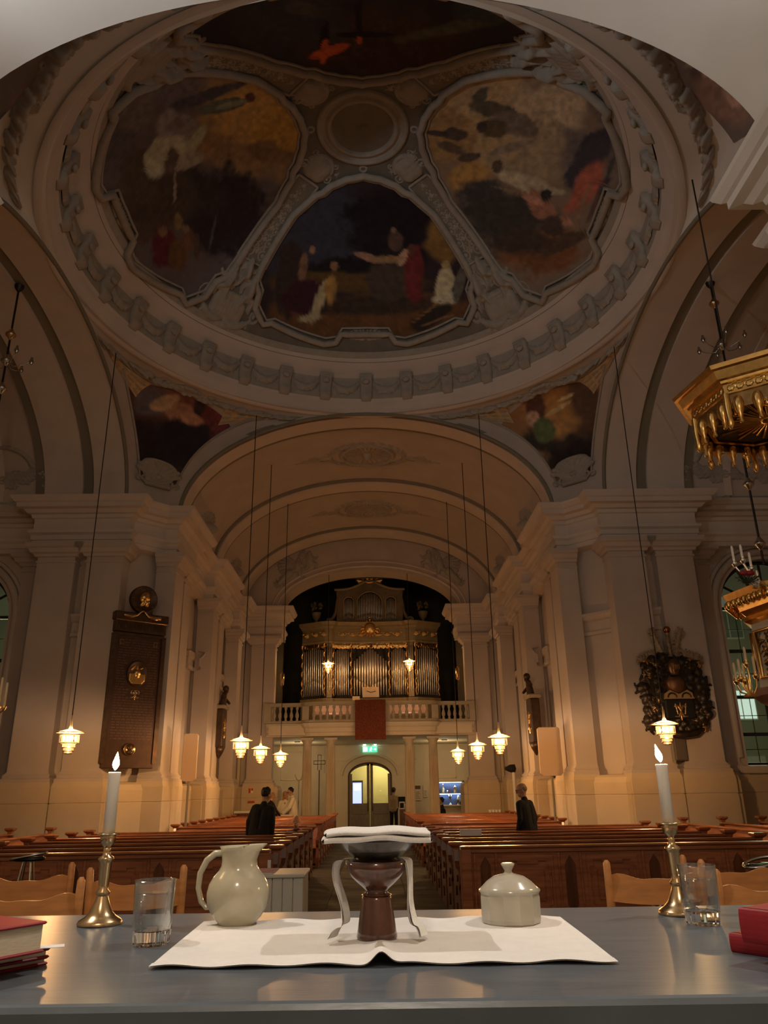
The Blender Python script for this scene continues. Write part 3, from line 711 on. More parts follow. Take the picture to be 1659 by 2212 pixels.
PAINTINGS = [
 (0., 1.0, 'dark ceiling painting above the nave arch, night scene with kneeling figures on amber ground', (30, 20, 20), [
   (700, 520, 150, 130, 0, (34, 29, 33), .6), (860, 480, 110, 90, 0, (17, 12, 13), .5), (740, 590, 80, 40, 0, (16, 11, 12), .4),
   (800, 690, 260, 60, 0, (66, 38, 20), .5), (760, 610, 190, 25, 0, (58, 38, 18), .5), (960, 520, 40, 50, -20, (84, 55, 26), .5), (800, 660, 130, 22, 0, (38, 25, 18), .5),
   (625, 600, 26, 75, 8, (34, 22, 19), .3), (655, 575, 9, 30, 10, (80, 52, 36), .3), (675, 540, 8, 10, 0, (95, 62, 42), .3),
   (660, 645, 45, 35, -25, (36, 14, 18), .3), (690, 650, 11, 48, 22, (112, 92, 66), .25), (665, 688, 26, 8, -10, (108, 88, 64), .3), (715, 630, 13, 35, 4, (104, 70, 34), .3), (722, 575, 9, 11, 0, (86, 58, 40), .3),
   (838, 605, 52, 40, 0, (46, 33, 26), .25), (800, 558, 36, 8, 18, (100, 66, 50), .3), (845, 560, 40, 9, 0, (100, 70, 44), .3), (855, 520, 18, 28, 0, (58, 38, 30), .3), (850, 497, 8, 9, 0, (84, 58, 44), .3),
   (895, 590, 20, 60, 0, (70, 22, 20), .25), (888, 540, 10, 14, 10, (62, 32, 24), .3), (870, 555, 9, 22, 25, (120, 84, 62), .3),
   (960, 610, 20, 36, 12, (118, 98, 72), .25), (965, 645, 26, 14, -10, (120, 102, 78), .3), (963, 572, 9, 10, 0, (106, 80, 50), .3), (993, 610, 10, 42, 12, (62, 52, 42), .3),
   (930, 685, 48, 18, -25, (30, 20, 14), .4), (920, 675, 40, 3, -38, (78, 50, 30), .3), (950, 690, 36, 3, -20, (84, 55, 33), .3)]),
 (PI/2, 1.05, 'right ceiling painting of brown clouds with flying figures and a dark red wing', (84, 62, 48), [
   (1200, 180, 230, 70, 10, (66, 50, 44), .7), (1060, 260, 130, 110, 0, (112, 84, 56), .7), (1190, 250, 90, 80, 0, (120, 94, 70), .5), (1240, 330, 60, 60, 0, (74, 58, 50), .5), (1170, 330, 50, 90, 0, (104, 80, 58), .5),
   (970, 300, 60, 60, 0, (98, 68, 40), .6), (1010, 380, 50, 30, 0, (112, 76, 40), .5), (1340, 260, 50, 160, 0, (70, 54, 46), .6),
   (1060, 430, 60, 40, 20, (42, 34, 32), .5), (1100, 480, 90, 70, 20, (40, 32, 26), .5), (1170, 540, 90, 50, 0, (78, 44, 26), .5), (1130, 520, 60, 30, 0, (44, 32, 24), .5),
   (1060, 235, 60, 18, 10, (58, 46, 34), .25), (1035, 215, 16, 30, 20, (54, 44, 34), .3), (1110, 265, 50, 26, 15, (76, 58, 46), .3), (1065, 280, 30, 20, 0, (60, 44, 28), .3), (1040, 275, 12, 12, 0, (44, 32, 26), .3),
   (985, 290, 28, 14, 10, (52, 38, 30), .3), (945, 288, 26, 7, 5, (48, 34, 28), .3), (975, 320, 36, 12, 15, (64, 46, 34), .3), (1010, 340, 26, 9, -10, (56, 42, 32), .3), (1100, 320, 45, 9, -15, (92, 72, 56), .3),
   (1095, 365, 40, 22, 25, (100, 78, 56), .3), (1140, 395, 60, 20, 15, (118, 96, 72), .3), (1180, 410, 50, 10, 10, (112, 92, 70), .3), (1075, 360, 10, 12, 0, (58, 40, 30), .3),
   (1120, 415, 60, 3, 12, (84, 62, 44), .3), (1170, 445, 22, 40, -30, (102, 62, 46), .25), (1180, 420, 14, 14, 0, (34, 26, 24), .3), (1150, 430, 26, 7, 25, (116, 74, 56), .3), (1215, 478, 36, 7, 12, (112, 72, 54), .3), (1190, 490, 26, 20, 20, (50, 34, 28), .3),
   (1275, 340, 32, 90, 32, (40, 33, 34), .25), (1268, 400, 26, 70, 28, (112, 54, 40), .35), (1290, 430, 7, 60, 22, (64, 40, 34), .3), (1310, 390, 6, 60, 18, (46, 36, 34), .3), (1255, 450, 6, 60, 20, (92, 62, 44), .3), (1225, 520, 60, 14, -20, (54, 36, 26), .4)]),
 (PI, 1.05, 'topmost ceiling painting, nearly black with a red timber cross', (28, 22, 24), [
   (800, 90, 180, 70, 0, (42, 26, 20), .6), (900, 110, 120, 50, 0, (38, 22, 18), .6), (620, 40, 120, 60, 0, (36, 31, 33), .6), (980, 60, 130, 14, -12, (52, 44, 32), .5), (1050, 20, 60, 30, 0, (34, 34, 34), .5),
   (700, 90, 9, 40, 6, (16, 12, 13), .2), (775, 40, 8, 60, 0, (17, 13, 14), .2), (790, 75, 60, 6, 0, (18, 13, 14), .2), (715, 110, 46, 9, -18, (122, 48, 28), .2), (700, 112, 8, 26, 8, (130, 50, 28), .2), (776, 88, 7, 8, 0, (118, 46, 26), .2), (650, 20, 40, 16, 10, (50, 42, 40), .4), (560, 90, 60, 30, 25, (34, 28, 30), .5)]),
 (-PI/2, 1.05, 'left ceiling painting of golden clouds, white-robed figure and dark hillside', (62, 48, 44), [
   (350, 180, 190, 60, -10, (66, 53, 52), .7), (250, 270, 50, 110, 0, (56, 44, 42), .6), (560, 250, 120, 90, 10, (116, 80, 42), .7), (600, 290, 60, 60, 0, (112, 76, 34), .6), (500, 340, 110, 36, 20, (90, 62, 40), .6), (580, 330, 60, 20, 10, (80, 54, 36), .5),
   (440, 210, 110, 12, -20, (50, 40, 40), .4), (300, 240, 50, 40, 0, (70, 54, 46), .5), (480, 460, 110, 100, 30, (30, 22, 23), .4), (450, 420, 60, 40, 40, (34, 25, 25), .4), (340, 430, 80, 70, 0, (46, 33, 27), .5), (300, 380, 40, 60, 10, (52, 38, 30), .4),
   (360, 270, 26, 36, 0, (88, 72, 64), .4), (395, 275, 30, 26, 0, (82, 66, 58), .4), (340, 340, 24, 44, 10, (116, 100, 80), .25), (375, 315, 40, 22, -10, (112, 96, 76), .3), (410, 320, 12, 52, 35, (104, 90, 66), .25), (400, 350, 44, 14, -18, (98, 80, 64), .3), (372, 345, 14, 28, 10, (60, 44, 36), .3), (385, 265, 9, 11, 0, (74, 54, 44), .3),
   (480, 228, 52, 14, -14, (62, 56, 44), .2), (540, 210, 11, 10, 0, (60, 34, 26), .3), (500, 225, 34, 6, -14, (84, 74, 58), .3),
   (378, 410, 2.5, 34, 0, (92, 74, 58), .3), (355, 530, 30, 44, 0, (58, 20, 24), .3), (385, 545, 22, 36, 0, (66, 40, 24), .3), (352, 500, 12, 12, 0, (82, 56, 36), .3), (385, 480, 10, 18, 0, (86, 62, 36), .3), (405, 520, 16, 30, 0, (70, 42, 30), .3), (400, 495, 10, 10, 0, (78, 56, 42), .3), (425, 535, 8, 32, 0, (54, 36, 30), .3), (310, 505, 26, 20, 0, (52, 36, 28), .4), (460, 500, 3, 40, 12, (52, 46, 44), .3)]),
]
for (t0, sc, lab, base, blobs) in PAINTINGS:
    root = thing('ceiling_painting', lab, 'painting', (0, 0, 0), 0, 'four paintings in the dome')
    ol = outline(sc); NT, NR = 121, 90; tm = math.radians(39.2)
    vs = []; fs = []
    for i in range(NT):
        th = tm*math.sin(PI/2*(-1+2*i/(NT-1)))
        r0, r1 = rrange(th, ol)
        for j in range(NR+1): vs.append(D(t0+th, r0+(r1-r0)*j/NR, .035))
    fs = [(i*(NR+1)+j, (i+1)*(NR+1)+j, (i+1)*(NR+1)+j+1, i*(NR+1)+j+1) for i in range(NT-1) for j in range(NR)]
    o = MB().add(vs, fs, True).build('painted_panel', PAINT, root)
    W = np.array(vs); q = W-CAMP; c = q@_fw; U = CX+FPX*(q@CR)/c; V = CY-FPX*(q@CU)/c
    setpaint(o, paint(U, V, base, blobs, int(t0*10)+3))
    pts = [(t0+a, r) for a, r in ol]
    def dens(pts):
        out = []
        for i in range(len(pts)):
            a, b = pts[i], pts[(i+1) % len(pts)]
            L = math.hypot((a[1]+b[1])/2*(a[0]-b[0]), a[1]-b[1]); n = max(1, int(L/.12))
            out += [(a[0]+(b[0]-a[0])*k/n, a[1]+(b[1]-a[1])*k/n) for k in range(n)]
        return out
    dn = dens(pts); cen = (t0, 3.5)
    def grow(p, w):
        x, y = p[1]*math.sin(p[0]-t0), p[1]*math.cos(p[0]-t0); dx, dy = x, y-3.4; L = math.hypot(dx, dy)
        x, y = x+dx/L*w, y+dy/L*w; return (t0+math.atan2(x, y), math.hypot(x, y))
    m = MB()
    m.tube([D(*p, .045) for p in dn], .035, 6, closed=True)
    m.build('frame_fillet', STUCCO, root)
    MB().tube([D(*grow(p, .12), .085) for p in dn], .085, 8, closed=True).build('frame', STUCCO, root)

# ---- pendentive paintings, gilt corner panels, garlands and shells
PB = [((56, 30, 26), [(360, 960, 110, 60, 0, (28, 19, 18), .5), (380, 860, 70, 50, 0, (78, 42, 34), .5), (330, 870, 40, 30, 0, (60, 48, 46), .5), (450, 920, 50, 60, 0, (70, 28, 26), .5), (390, 890, 40, 26, 20, (104, 66, 48), .3), (360, 870, 34, 16, -20, (112, 82, 58), .3), (430, 880, 14, 20, 0, (36, 24, 22), .3), (410, 905, 30, 16, 20, (112, 70, 50), .3), (400, 950, 70, 40, 10, (24, 17, 17), .4)]),
      ((92, 58, 34), [(1240, 980, 70, 60, 0, (26, 18, 15), .5), (1200, 930, 70, 40, -20, (34, 24, 19), .5), (1260, 880, 40, 60, 0, (58, 38, 26), .5), (1190, 890, 60, 50, 0, (108, 70, 38), .5), (1158, 880, 20, 30, 0, (60, 34, 26), .3), (1155, 858, 9, 11, 0, (70, 44, 32), .3), (1150, 905, 14, 16, 0, (120, 84, 66), .3), (1175, 930, 22, 26, 0, (60, 58, 34), .3), (1210, 880, 34, 6, -30, (126, 98, 66), .3), (1220, 860, 22, 5, -25, (132, 104, 72), .3)])]
for idx, sx in enumerate((-1, 1)):
    root = thing('pendentive_painting', ('dark red painting between arches on the left, seated robed figure, shell below', 'amber painting between arches on the right, standing figure with a scroll, shell below')[idx], 'painting', (0, 0, 0), 0, 'pendentive paintings')
    ss = [.19+.59*j/50 for j in range(51)]
    ptop = lambda q: 1.38-.30*(abs(q-.5)/.29)**1.6
    vs = [pend(.26+(ptop(q)-.26)*i/50, q, sx, 1, .03) for i in range(51) for q in ss]
    o = MB().add(vs, [(i*51+j, (i+1)*51+j, (i+1)*51+j+1, i*51+j+1) for i in range(50) for j in range(50)], True).build('painted_panel', PAINT, root)
    W = np.array(vs); q = W-CAMP; c = q@_fw
    setpaint(o, paint(CX+FPX*(q@CR)/c, CY-FPX*(q@CU)/c, PB[idx][0], PB[idx][1], 40+idx))
    for e in (.18, .79): MB().tube([pend(.26+1.0*i/30, e, sx, 1, .04) for i in range(31)], .03, 6).build('frame', STUCCO, root)
    # gilt arabesque panels at both upper corners
    for e in (0, 1):
        m = MB(); us = [i/10 for i in range(11)]
        def cf(u, v, h=.04, e=e):
            (a_, b_), (c_, d_), (t_, q_) = ((.25, 1.05), (.33, 1.34), (.10, 1.30)) if e == 0 else ((.73, 1.04), (.64, 1.31), (.92, 1.29))
            x_, y_ = a_+(c_-a_)*v, b_+(d_-b_)*v
            return pend(y_+(q_-y_)*u, x_+(t_-x_)*u, sx, 1, h)
        m.grid(cf, us, us); m.build('gilt_panel', GOLD_GROUND, root)
        cs = []; rg = random.Random(e+5)
        for i in range(5):
            for j in range(3): cs += scroll(.1+.18*i, .18+.3*j, .085, rg.uniform(0, 6), 1.4, rg.choice((-1, 1)), .24)
        relief(MB(), cs, lambda a, b, h: cf(min(max(a, 0), 1), min(max(b, 0), 1), .045+h*.8), .02).build('arabesque', STUCCO, root)
    # garland ornament along the top edge
    rg = random.Random(11); cs = []
    for i in range(40):
        a = -1+2*i/39; y = .0-.22*(abs(a)**1.2)
        y = 0; cs += [(a*2.3, y+rg.uniform(-.07, .07), rg.uniform(.05, .10))]
        if i % 3 == 0: cs += scroll(a*2.3, y+rg.uniform(-.05, .1), .12, rg.uniform(0, 6), 1.4, rg.choice((-1, 1)))
        if i % 4 == 1: cs += flower(a*2.3, y, .10)
    cs += scroll(-2.35, -.1, .16, 0, 1.5, 1)+scroll(2.35, -.1, .16, PI, 1.5, -1)+fan(0, -.06, .3, .2, PI-.2, 9, .05)+scroll(-.5, .12, .14, 0, 1.4, -1)+scroll(.5, .12, .14, PI, 1.4, 1)
    def tf(a, b, h):
        s = .5+a/2.3*.41; p = 1.40-.10*(abs(s-.5)/.41)**1.5+b*.30
        return pend(min(max(p, 0), 1.55), min(max(s, .01), .99), sx, 1, h+.03)
    relief(MB(), cs, tf, .03, 1.7).build('garland', STUCCO, root)
    # shell at the foot
    cs = arcstem(0, 0, .36, 0, 2*PI, .05, n=60)+[(x, y, .1) for x, y in ((0, -.2),)]+fan(0, -.22, .5, .35, PI-.35, 9, .062)+scroll(-.3, -.34, .14, 0, 1.4, 1)+scroll(.3, -.34, .14, PI, 1.4, -1)+scroll(-.5, -.36, .09, 0, 1.4, 1)+scroll(.5, -.36, .09, PI, 1.4, -1)+stem([(-.3, -.44), (.3, -.44)], .06)
    def sf(a, b, h):
        s = .5+a/1.55; p = .34+b*.31
        q = np.array(pend(max(p, 0), min(max(s, -.2), 1.2), sx, 1, 0)); dv = np.array([-sx*.69, -.72, 0])
        return tuple(q+dv*(h+.05)+np.array([0, 0, min(p, 0)*3]))
    m = MB(); m.lathe([(.37, 0), (.37, .05), (.3, .07), (.01, .05)], 32); m.v = [sf(x, y, z) for x, y, z in m.v]; m.build('shell_disc', STUCCO, root)
    relief(MB(), cs, sf, .018, .9, .04).build('shell', STUCCO, root)
# east pendentives: dark painting and garland, cut by the frame
for idx, sx in enumerate((-1, 1)):
    root = thing('pendentive_painting', ('painting at the upper left corner of the photo beside the near arch', 'painting at the upper right corner of the photo with a curled pale drapery')[idx], 'painting', (0, 0, 0), 0, 'pendentive paintings')
    vs = []
    for i in range(41):
        p = .15+.85*i/40
        for j in range(41): q_ = .19+.59*j/40; vs.append(pend(.26+(1.38-.30*(abs(q_-.5)/.29)**1.6-.26)*i/40, q_, sx, -1, .03))
    o = MB().add(vs, [(i*41+j, (i+1)*41+j, (i+1)*41+j+1, i*41+j+1) for i in range(40) for j in range(40)], True).build('painted_panel', PAINT, root)
    W = np.array(vs); q = W-CAMP; c = np.maximum(q@_fw, .1)
    bl = [(1560, 210, 90, 50, 30, (92, 62, 50), .5), (1530, 150, 60, 16, 10, (120, 84, 66), .3), (1580, 200, 16, 40, -25, (120, 84, 66), .3), (1500, 160, 16, 18, 0, (60, 42, 36), .3), (1620, 160, 60, 40, 30, (60, 60, 54), .5), (60, 210, 60, 20, -30, (84, 58, 54), .5), (30, 260, 40, 16, 0, (44, 44, 42), .4), (60, 330, 40, 20, 0, (70, 50, 40), .4)]
    setpaint(o, paint(CX+FPX*(q@CR)/c, CY-FPX*(q@CU)/c, (72, 56, 46), bl, 60+idx))
    rg = random.Random(12); cs = []
    for i in range(46):
        a = -1+2*i/45; y = -.2*abs(a)**1.2
        cs += [(a*2.3, y+rg.uniform(-.08, .08), rg.uniform(.06, .11))]
        if i % 2 == 0: cs += scroll(a*2.3, y+rg.uniform(-.08, .12), .13, rg.uniform(0, 6), 1.4, rg.choice((-1, 1)))
        if i % 4 == 1: cs += flower(a*2.3, y, .13)
    def tf2(a, b, h):
        s = .5+a/2.3*.41; p = 1.40-.10*(abs(s-.5)/.41)**1.5+b*.30
        return pend(min(max(p, 0), 1.55), min(max(s, .01), .99), sx, -1, h+.03)
    relief(MB(), cs, tf2, .03, 1.7).build('garland', STUCCO, root)

# ---- stucco on the nave vault: sunburst rosettes, springing foliage, putti on the organ arch
def vmap(y0, ph0=PI/2):
    def fn(a, b, h):
        p = ph0-a/4.6; R = -.10+h
        return ((HW-R)*math.cos(p), y0+b, ZS+(RISE-R)*math.sin(p))
    return fn
for y0 in (22.5, 27.5):
    cs = fan(0, 0, .62, 0, 2*PI*23/24, 24, .035)+[(0, 0, .14)]+arcstem(0, 0, .74, 0, 2*PI, .07, n=70)
    cs += [(x*1.25, y*.92, r) for x, y, r in arcstem(0, 0, .86, 0, 2*PI, .06, n=60)]
    rg = random.Random(4)
    for k in range(26):
        a = 2*PI*k/26; cs += leafy(.88*1.2*math.cos(a), .84*math.sin(a), .17, a+rg.uniform(-.6, .6), rg)
    for s in (-1, 1):
        cs += scroll(s*1.25, .05, .2, 0 if s > 0 else PI, 1.4, s)+scroll(s*1.55, -.05, .17, 0 if s > 0 else PI, 1.4, -s)+scroll(s*1.85, .0, .12, 0, 1.4, s)+stem([(s*1.1, 0), (s*1.6, .1), (s*2.2, -.02)], .05, .02)
        for k in range(6): cs += leafy(s*(1.05+.12*k), rg.uniform(-.12, .12), .2, rg.uniform(0, 6), rg)
    relief(MB(), cs, vmap(y0), .028, 1.5).build('rosette', STUCCO, CEIL)
    for s in (-1, 1):
        rg = random.Random(8); cs = fan(0, 0, .75, .5, PI-.5, 9, .08)+scroll(-.35, .1, .25, 0, 1.5, 1)+scroll(.35, .1, .25, PI, 1.5, -1)+[(0, .25, .25)]
        for k in range(12): cs += leafy(rg.uniform(-.5, .5), rg.uniform(0, .6), .3, rg.uniform(.6, 2.5), rg)
        def spf(a, b, h):
            p = .10+b/3.4; R = -.08+h
            return (s*(HW-R)*math.cos(p), y0+a, ZS+(RISE-R)*math.sin(p)+.1)
        relief(MB(), cs, spf, .03, 1.8).build('foliage', STUCCO, CEIL)
for s in (-1, 1):
    rg = random.Random(9)
    cs = putto(.25, .25, .75, 1)+putto(-.2, -.05, .8, -1)+fan(-.2, .1, .8, 2.6, 3.6, 6, .07)+stem([(-.55, -.3), (-1.0, -.75)], .16, .1)+scroll(-1.0, -.8, .2, 0, 1.4, 1)
    for k in range(10): cs += leafy(-.5-.06*k, -.2-.06*k, .22, rg.uniform(0, 6), rg)
    cx = 2.75
    relief(MB(), cs, lambda a, b, h: (s*(cx-a), 30.94-h, 10.55+b), .026, 1.).build('putti_relief', STUCCO, WW)
for s in (-1, 1):
    rg = random.Random(15); cs = arcstem(0, .5, .7, .2, PI-.2, .08)
    for k in range(34): cs += flower(rg.uniform(-1.2, 1.2), rg.uniform(-.12, .45)*(1-.2), rg.uniform(.09, .2))
    cs += scroll(-.9, .35, .3, 0, 1.5, 1)+scroll(.9, .35, .3, PI, 1.5, -1)
    relief(MB(), cs, lambda a, b, h: (s*(9.3+a), CYD+(5.2-h)*math.cos(.16+b/4.2), ZS+(3.05-h)*math.sin(.16+b/4.2)), .035, 1.).build('flower_relief', STUCCO, CEIL)

# ================================================================== WINDOWS, OUTSIDE, DOOR
WINW = mat('window_frame_paint', (.030, .026, .018), .5)
facade_wall = mat('street_facade', (.30, .30, .22), .9, var=.1, scale=1)
LITWIN = mat('lit_window', (.8, .85, .85), .5, emit=(.85, .95, 1.0), es=1.6)
n_w = 0
for s in (-1, 1):
    n_w += 1
    w = sempty('window_%d' % n_w); c = s*WC
    yw = 19.62
    m = MB(); pts = [(c+(x-WC)*1., z) for x, z in arch_pts(WC, WHW-.05, 6.0, WHW-.05)]
    m.tube([(c-WHW+.05, yw, 2.16)]+[(x, yw, z) for x, z in pts]+[(c+WHW-.05, yw, 2.16)], .055, 6, upv=(0, 1, 0), closed=True)
    m.build('window_frame', WINW, w)
    for zz in (2.85, 3.75, 4.9, 6.0): MB().box(c-WHW, c+WHW, yw-.045, yw+.03, zz-.04, zz+.04).build('transom', WINW, w)
    for xx in (-.42, .42): MB().box(c+xx-.05, c+xx+.05, yw-.045, yw+.03, 2.1, 6.0).build('mullion', WINW, w)
    for k in range(1, 6):
        a = PI*k/6; MB().tube([(c, yw, 6.0), (c+WHW*math.cos(a), yw, 6.0+WHW*math.sin(a))], .035, 5).build('mullion', WINW, w)
    zr = (2.14, 2.85, 3.75, 4.9, 6.0)
    for i in range(4):
        for xa, xb in ((-WHW, -.42), (-.42, .42), (.42, WHW)):
            MB().box(c+xa, c+xb, yw+.005, yw+.012, zr[i], zr[i+1]).build('pane', PANE, w)
            MB().box(c+(xa+xb)/2-.008, c+(xa+xb)/2+.008, yw-.005, yw+.004, zr[i], zr[i+1]).build('lead', WINW, w)
            MB().box(c+xa, c+xb, yw-.005, yw+.004, (zr[i]+zr[i+1])/2-.008, (zr[i]+zr[i+1])/2+.008).build('lead', WINW, w)
    m = MB(); P = arch_pts(WC, WHW-.04, 6.0, WHW-.04)
    m.add([(c+x-WC, yw+.008, z) for x, z in P], [tuple(range(len(P)))]); m.build('pane', PANE, w)
    b = thing('street_building', ('grey facade seen through the %s church window at night' % ('left' if s < 0 else 'right')), 'building', (s*13, 30, 0), 0)
    MB().box(-6, 6, 0, 2, -1, 14).build('wall', facade_wall, b)
    for i, xx in enumerate((-3.9, -2.2, -.5, 1.2, 2.9)):
        for j, zz in enumerate((1.0, 4.0, 7.1)):
            f = MB().box(xx-.55, xx+.55, -.04, .05, zz, zz+1.7).build('window', WHITEP, b)
            lit = (i+2*j+(s > 0)) % 3 == 0
            for xa in (-.5, .03): MB().box(xx+xa, xx+xa+.47, -.06, -.03, zz+.06, zz+1.1).build('pane', LITWIN if lit else PANE, f)
light('street_lamp_light', 'POINT', (12, 25, 5), 420, (1, .95, .72), .2)
light('street_lamp_light', 'POINT', (-12, 25, 5), 420, (1, .95, .72), .2)

# ---- vestibule behind the double door
VEST = mat('vestibule_paint', (.72, .66, .38), .7)
vw = struct(MB().box(-2.6, 2.6, 40.6, 40.8, 0, 3.6).box(-2.7, -2.6, 37.2, 40.8, 0, 3.6).box(2.6, 2.7, 37.2, 40.8, 0, 3.6).box(-2.7, 2.7, 37.2, 40.8, 3.5, 3.6).build('wall_vestibule', VEST))
light('vestibule_lamp_light', 'POINT', (.5, 39.3, 3.0), 95, (1, .86, .45), .2)
scr = thing('poster_screen', 'bluish lit screen in the vestibule behind the left door pane', 'screen', (-.72, 40.4, 1.0))
MB().rbox(-.28, .28, -.03, .03, 0, 1.2, .01).build('housing', BLACK, scr)
MB().box(-.22, .22, -.04, -.03, .12, 1.1).build('display', mat('screen_glow', (.2, .25, .6), .4, emit=(.35, .42, 1.0), es=2.2), scr)
MB().box(-.15, .15, -.05, -.04, .75, 1.02).build('display_picture', mat('screen_picture', (.8, .8, .9), .4, emit=(.85, .9, 1.0), es=3), scr)
DOORW = mat('door_grey_brown', (.20, .155, .115), .5, var=.15, scale=5, stretch=(5, 5, 1))
DOORF = mat('door_frame_brown', (.085, .055, .038), .5)
door = sempty('door_1'); yd = 36.98
def doorarch(x): return DSP+DRS*math.sqrt(max(0, 1-((x-DOORC)/DHW)**2))
MB().tube([(DOORC-DHW+.03, yd, 0)]+[(a, yd, z) for a, z in arch_pts(DOORC, DHW-.03, DSP, DRS-.03)]+[(DOORC+DHW-.03, yd, 0)], .06, 6, upv=(0, 1, 0)).build('door_frame', DOORF, door)
for s in (-1, 1):
    xa, xb = (DOORC-DHW+.06, DOORC-.01) if s < 0 else (DOORC+.01, DOORC+DHW-.06)
    m = MB(); xi, xo = xa+.13, xb-.13
    m.box(xa, xb, yd-.03, yd+.03, .05, 1.18)
    m.box(xa, xi, yd-.03, yd+.03, 1.18, doorarch(xa)+.1 if s > 0 else DSP+.12).box(xo, xb, yd-.03, yd+.03, 1.18, DSP+.12 if s > 0 else doorarch(xb))
    n = 10
    for k in range(n):
        x0, x1 = xa+(xb-xa)*k/n, xa+(xb-xa)*(k+1)/n
        z0 = doorarch((x0+x1)/2)-.12
        m.add([(x0, yd-.03, doorarch(x0)-.14), (x1, yd-.03, doorarch(x1)-.14), (x1, yd-.03, doorarch(x1)), (x0, yd-.03, doorarch(x0))], [(0, 1, 2, 3)])
    m.build('door_leaf', DOORW, door)
    for (z0, z1) in ((.2, .62), (.72, 1.06)):
        MB().rbox(xa+.12, xb-.12, yd-.045, yd-.02, z0, z1, .015).build('door_panel', DOORW, door)
    MB().box(xi, xo, yd-.006, yd+.006, 1.18, DSP+.42).build('door_pane', CLEARPANE, door)
    xh = DOORC+s*.1
    MB().tube([(xh, yd-.03, .86), (xh, yd-.10, .88), (xh, yd-.10, 1.2), (xh, yd-.03, 1.22)], .014, 6).build('door_handle', IRON, door)
# exit sign above the door
ex = thing('exit_sign', 'green and white lit exit sign above the double door', 'sign', (-.06, 36.78, 3.36))
MB().rbox(-.34, .34, -.05, .05, 0, .26, .01).build('sign_box', mat('sign_green', (.05, .40, .22), .4, emit=(.10, .75, .45), es=1.1), ex)
EXW = mat('sign_white', (.9, 1, .95), .4, emit=(.85, 1, .92), es=2.6)
m = MB().box(-.30, -.12, -.056, -.05, .04, .22).build('door_pictogram', EXW, ex)
m = MB(); m.sphere((.06, -.056, .2), .025, 8, 6, 1, .2, 1); m.tube([(.05, -.055, .17), (.03, -.055, .10), (.07, -.055, .05)], .014, 5); m.tube([(.03, -.055, .10), (-.02, -.055, .05)], .014, 5); m.tube([(-.02, -.055, .14), (.05, -.055, .16), (.11, -.055, .13)], .011, 5)
m.build('running_figure', EXW, ex)
m = MB(); m.tube([(.17, -.055, .13), (.28, -.055, .13)], .012, 5); m.tube([(.24, -.055, .17), (.29, -.055, .13), (.24, -.055, .09)], .012, 5); m.build('arrow', EXW, ex)
for s in (-1, 1): MB().lathe([(.0, -.03), (.05, -.02), (.06, .02), (.02, .03)], 10, (s*.24, -.09, .33)).build('emergency_lamp', mat('emergency_glow', (.9, 1, 1), .4, emit=(.85, 1, .95), es=14), ex)
light('exit_sign_light', 'POINT', (-.06, 36.55, 3.75), 5, (.8, 1, .9), .06)

# ================================================================== GALLERY, COLUMNS, ORGAN
GSTONE = mat('gallery_paint', (.42, .36, .26), .7, var=.08, scale=3)
GPATH = [(-4.0, 30.72), (-2.8, 30.72), (-2.62, 30.66), (-2.46, 30.45), (-2.3, 30.36), (-2.1, 30.33), (2.1, 30.33), (2.3, 30.36), (2.46, 30.45), (2.62, 30.66), (2.8, 30.72), (4.0, 30.72)]
gal = struct(sweep(MB(), GPATH, [(-.3, 3.66), (.0, 3.68), (.0, 3.80), (.04, 3.82), (.04, 3.96), (.1, 4.02), (.14, 4.10), (.16, 4.16), (-.3, 4.18)]).build('trim_gallery', UNDER))
MB().box(-5.0, 5.0, 30.9, 37, 3.7, 3.85).box(-3.9, 3.9, 30.5, 31.0, 3.72, 4.1).box(-4.6, 4.6, 31.0, 37, 4.0, 4.14).build('gallery_floor', UNDER, gal)
bal = thing('balustrade', 'curved grey balustrade along the organ gallery', 'balustrade', (0, 0, 0))
sweep(MB(), GPATH, [(-.08, 4.18), (.08, 4.18), (.1, 4.22), (.08, 4.27), (-.08, 4.27)]).build('bottom_rail', GSTONE, bal)
sweep(MB(), GPATH, [(-.1, 4.80), (.08, 4.80), (.11, 4.84), (.11, 4.90), (.07, 4.94), (-.1, 4.94), (-.1, 4.80)]).build('top_rail', GSTONE, bal)
bm_ = MB().lathe([(.055, 0), (.055, .05), (.03, .07), (.06, .13), (.075, .19), (.06, .27), (.03, .36), (.04, .42), (.06, .46), (.055, .53)], 10).mesh('baluster'); bm_.materials.append(GSTONE)
xs = [-3.72, -3.5, -3.28, -3.06, -2.84]+[x for x in np.arange(-2.16, -.6, .256)]
for x in xs+[-x for x in xs]:
    y = 30.72 if abs(x) > 2.7 else 30.33
    link('baluster', bm_, bal, (x, y, 4.27))
for x in (-2.5, -.62, .62, 2.5): MB().box(x-.12, x+.12, (30.55 if abs(x) > 2 else 30.33)-.08, (30.55 if abs(x) > 2 else 30.33)+.08, 4.27, 4.8).build('post', GSTONE, bal)
for s in (-1, 1): MB().box(s*3.98-.14, s*3.98+.14, 30.62, 30.82, 4.18, 4.94).build('post', GSTONE, bal)
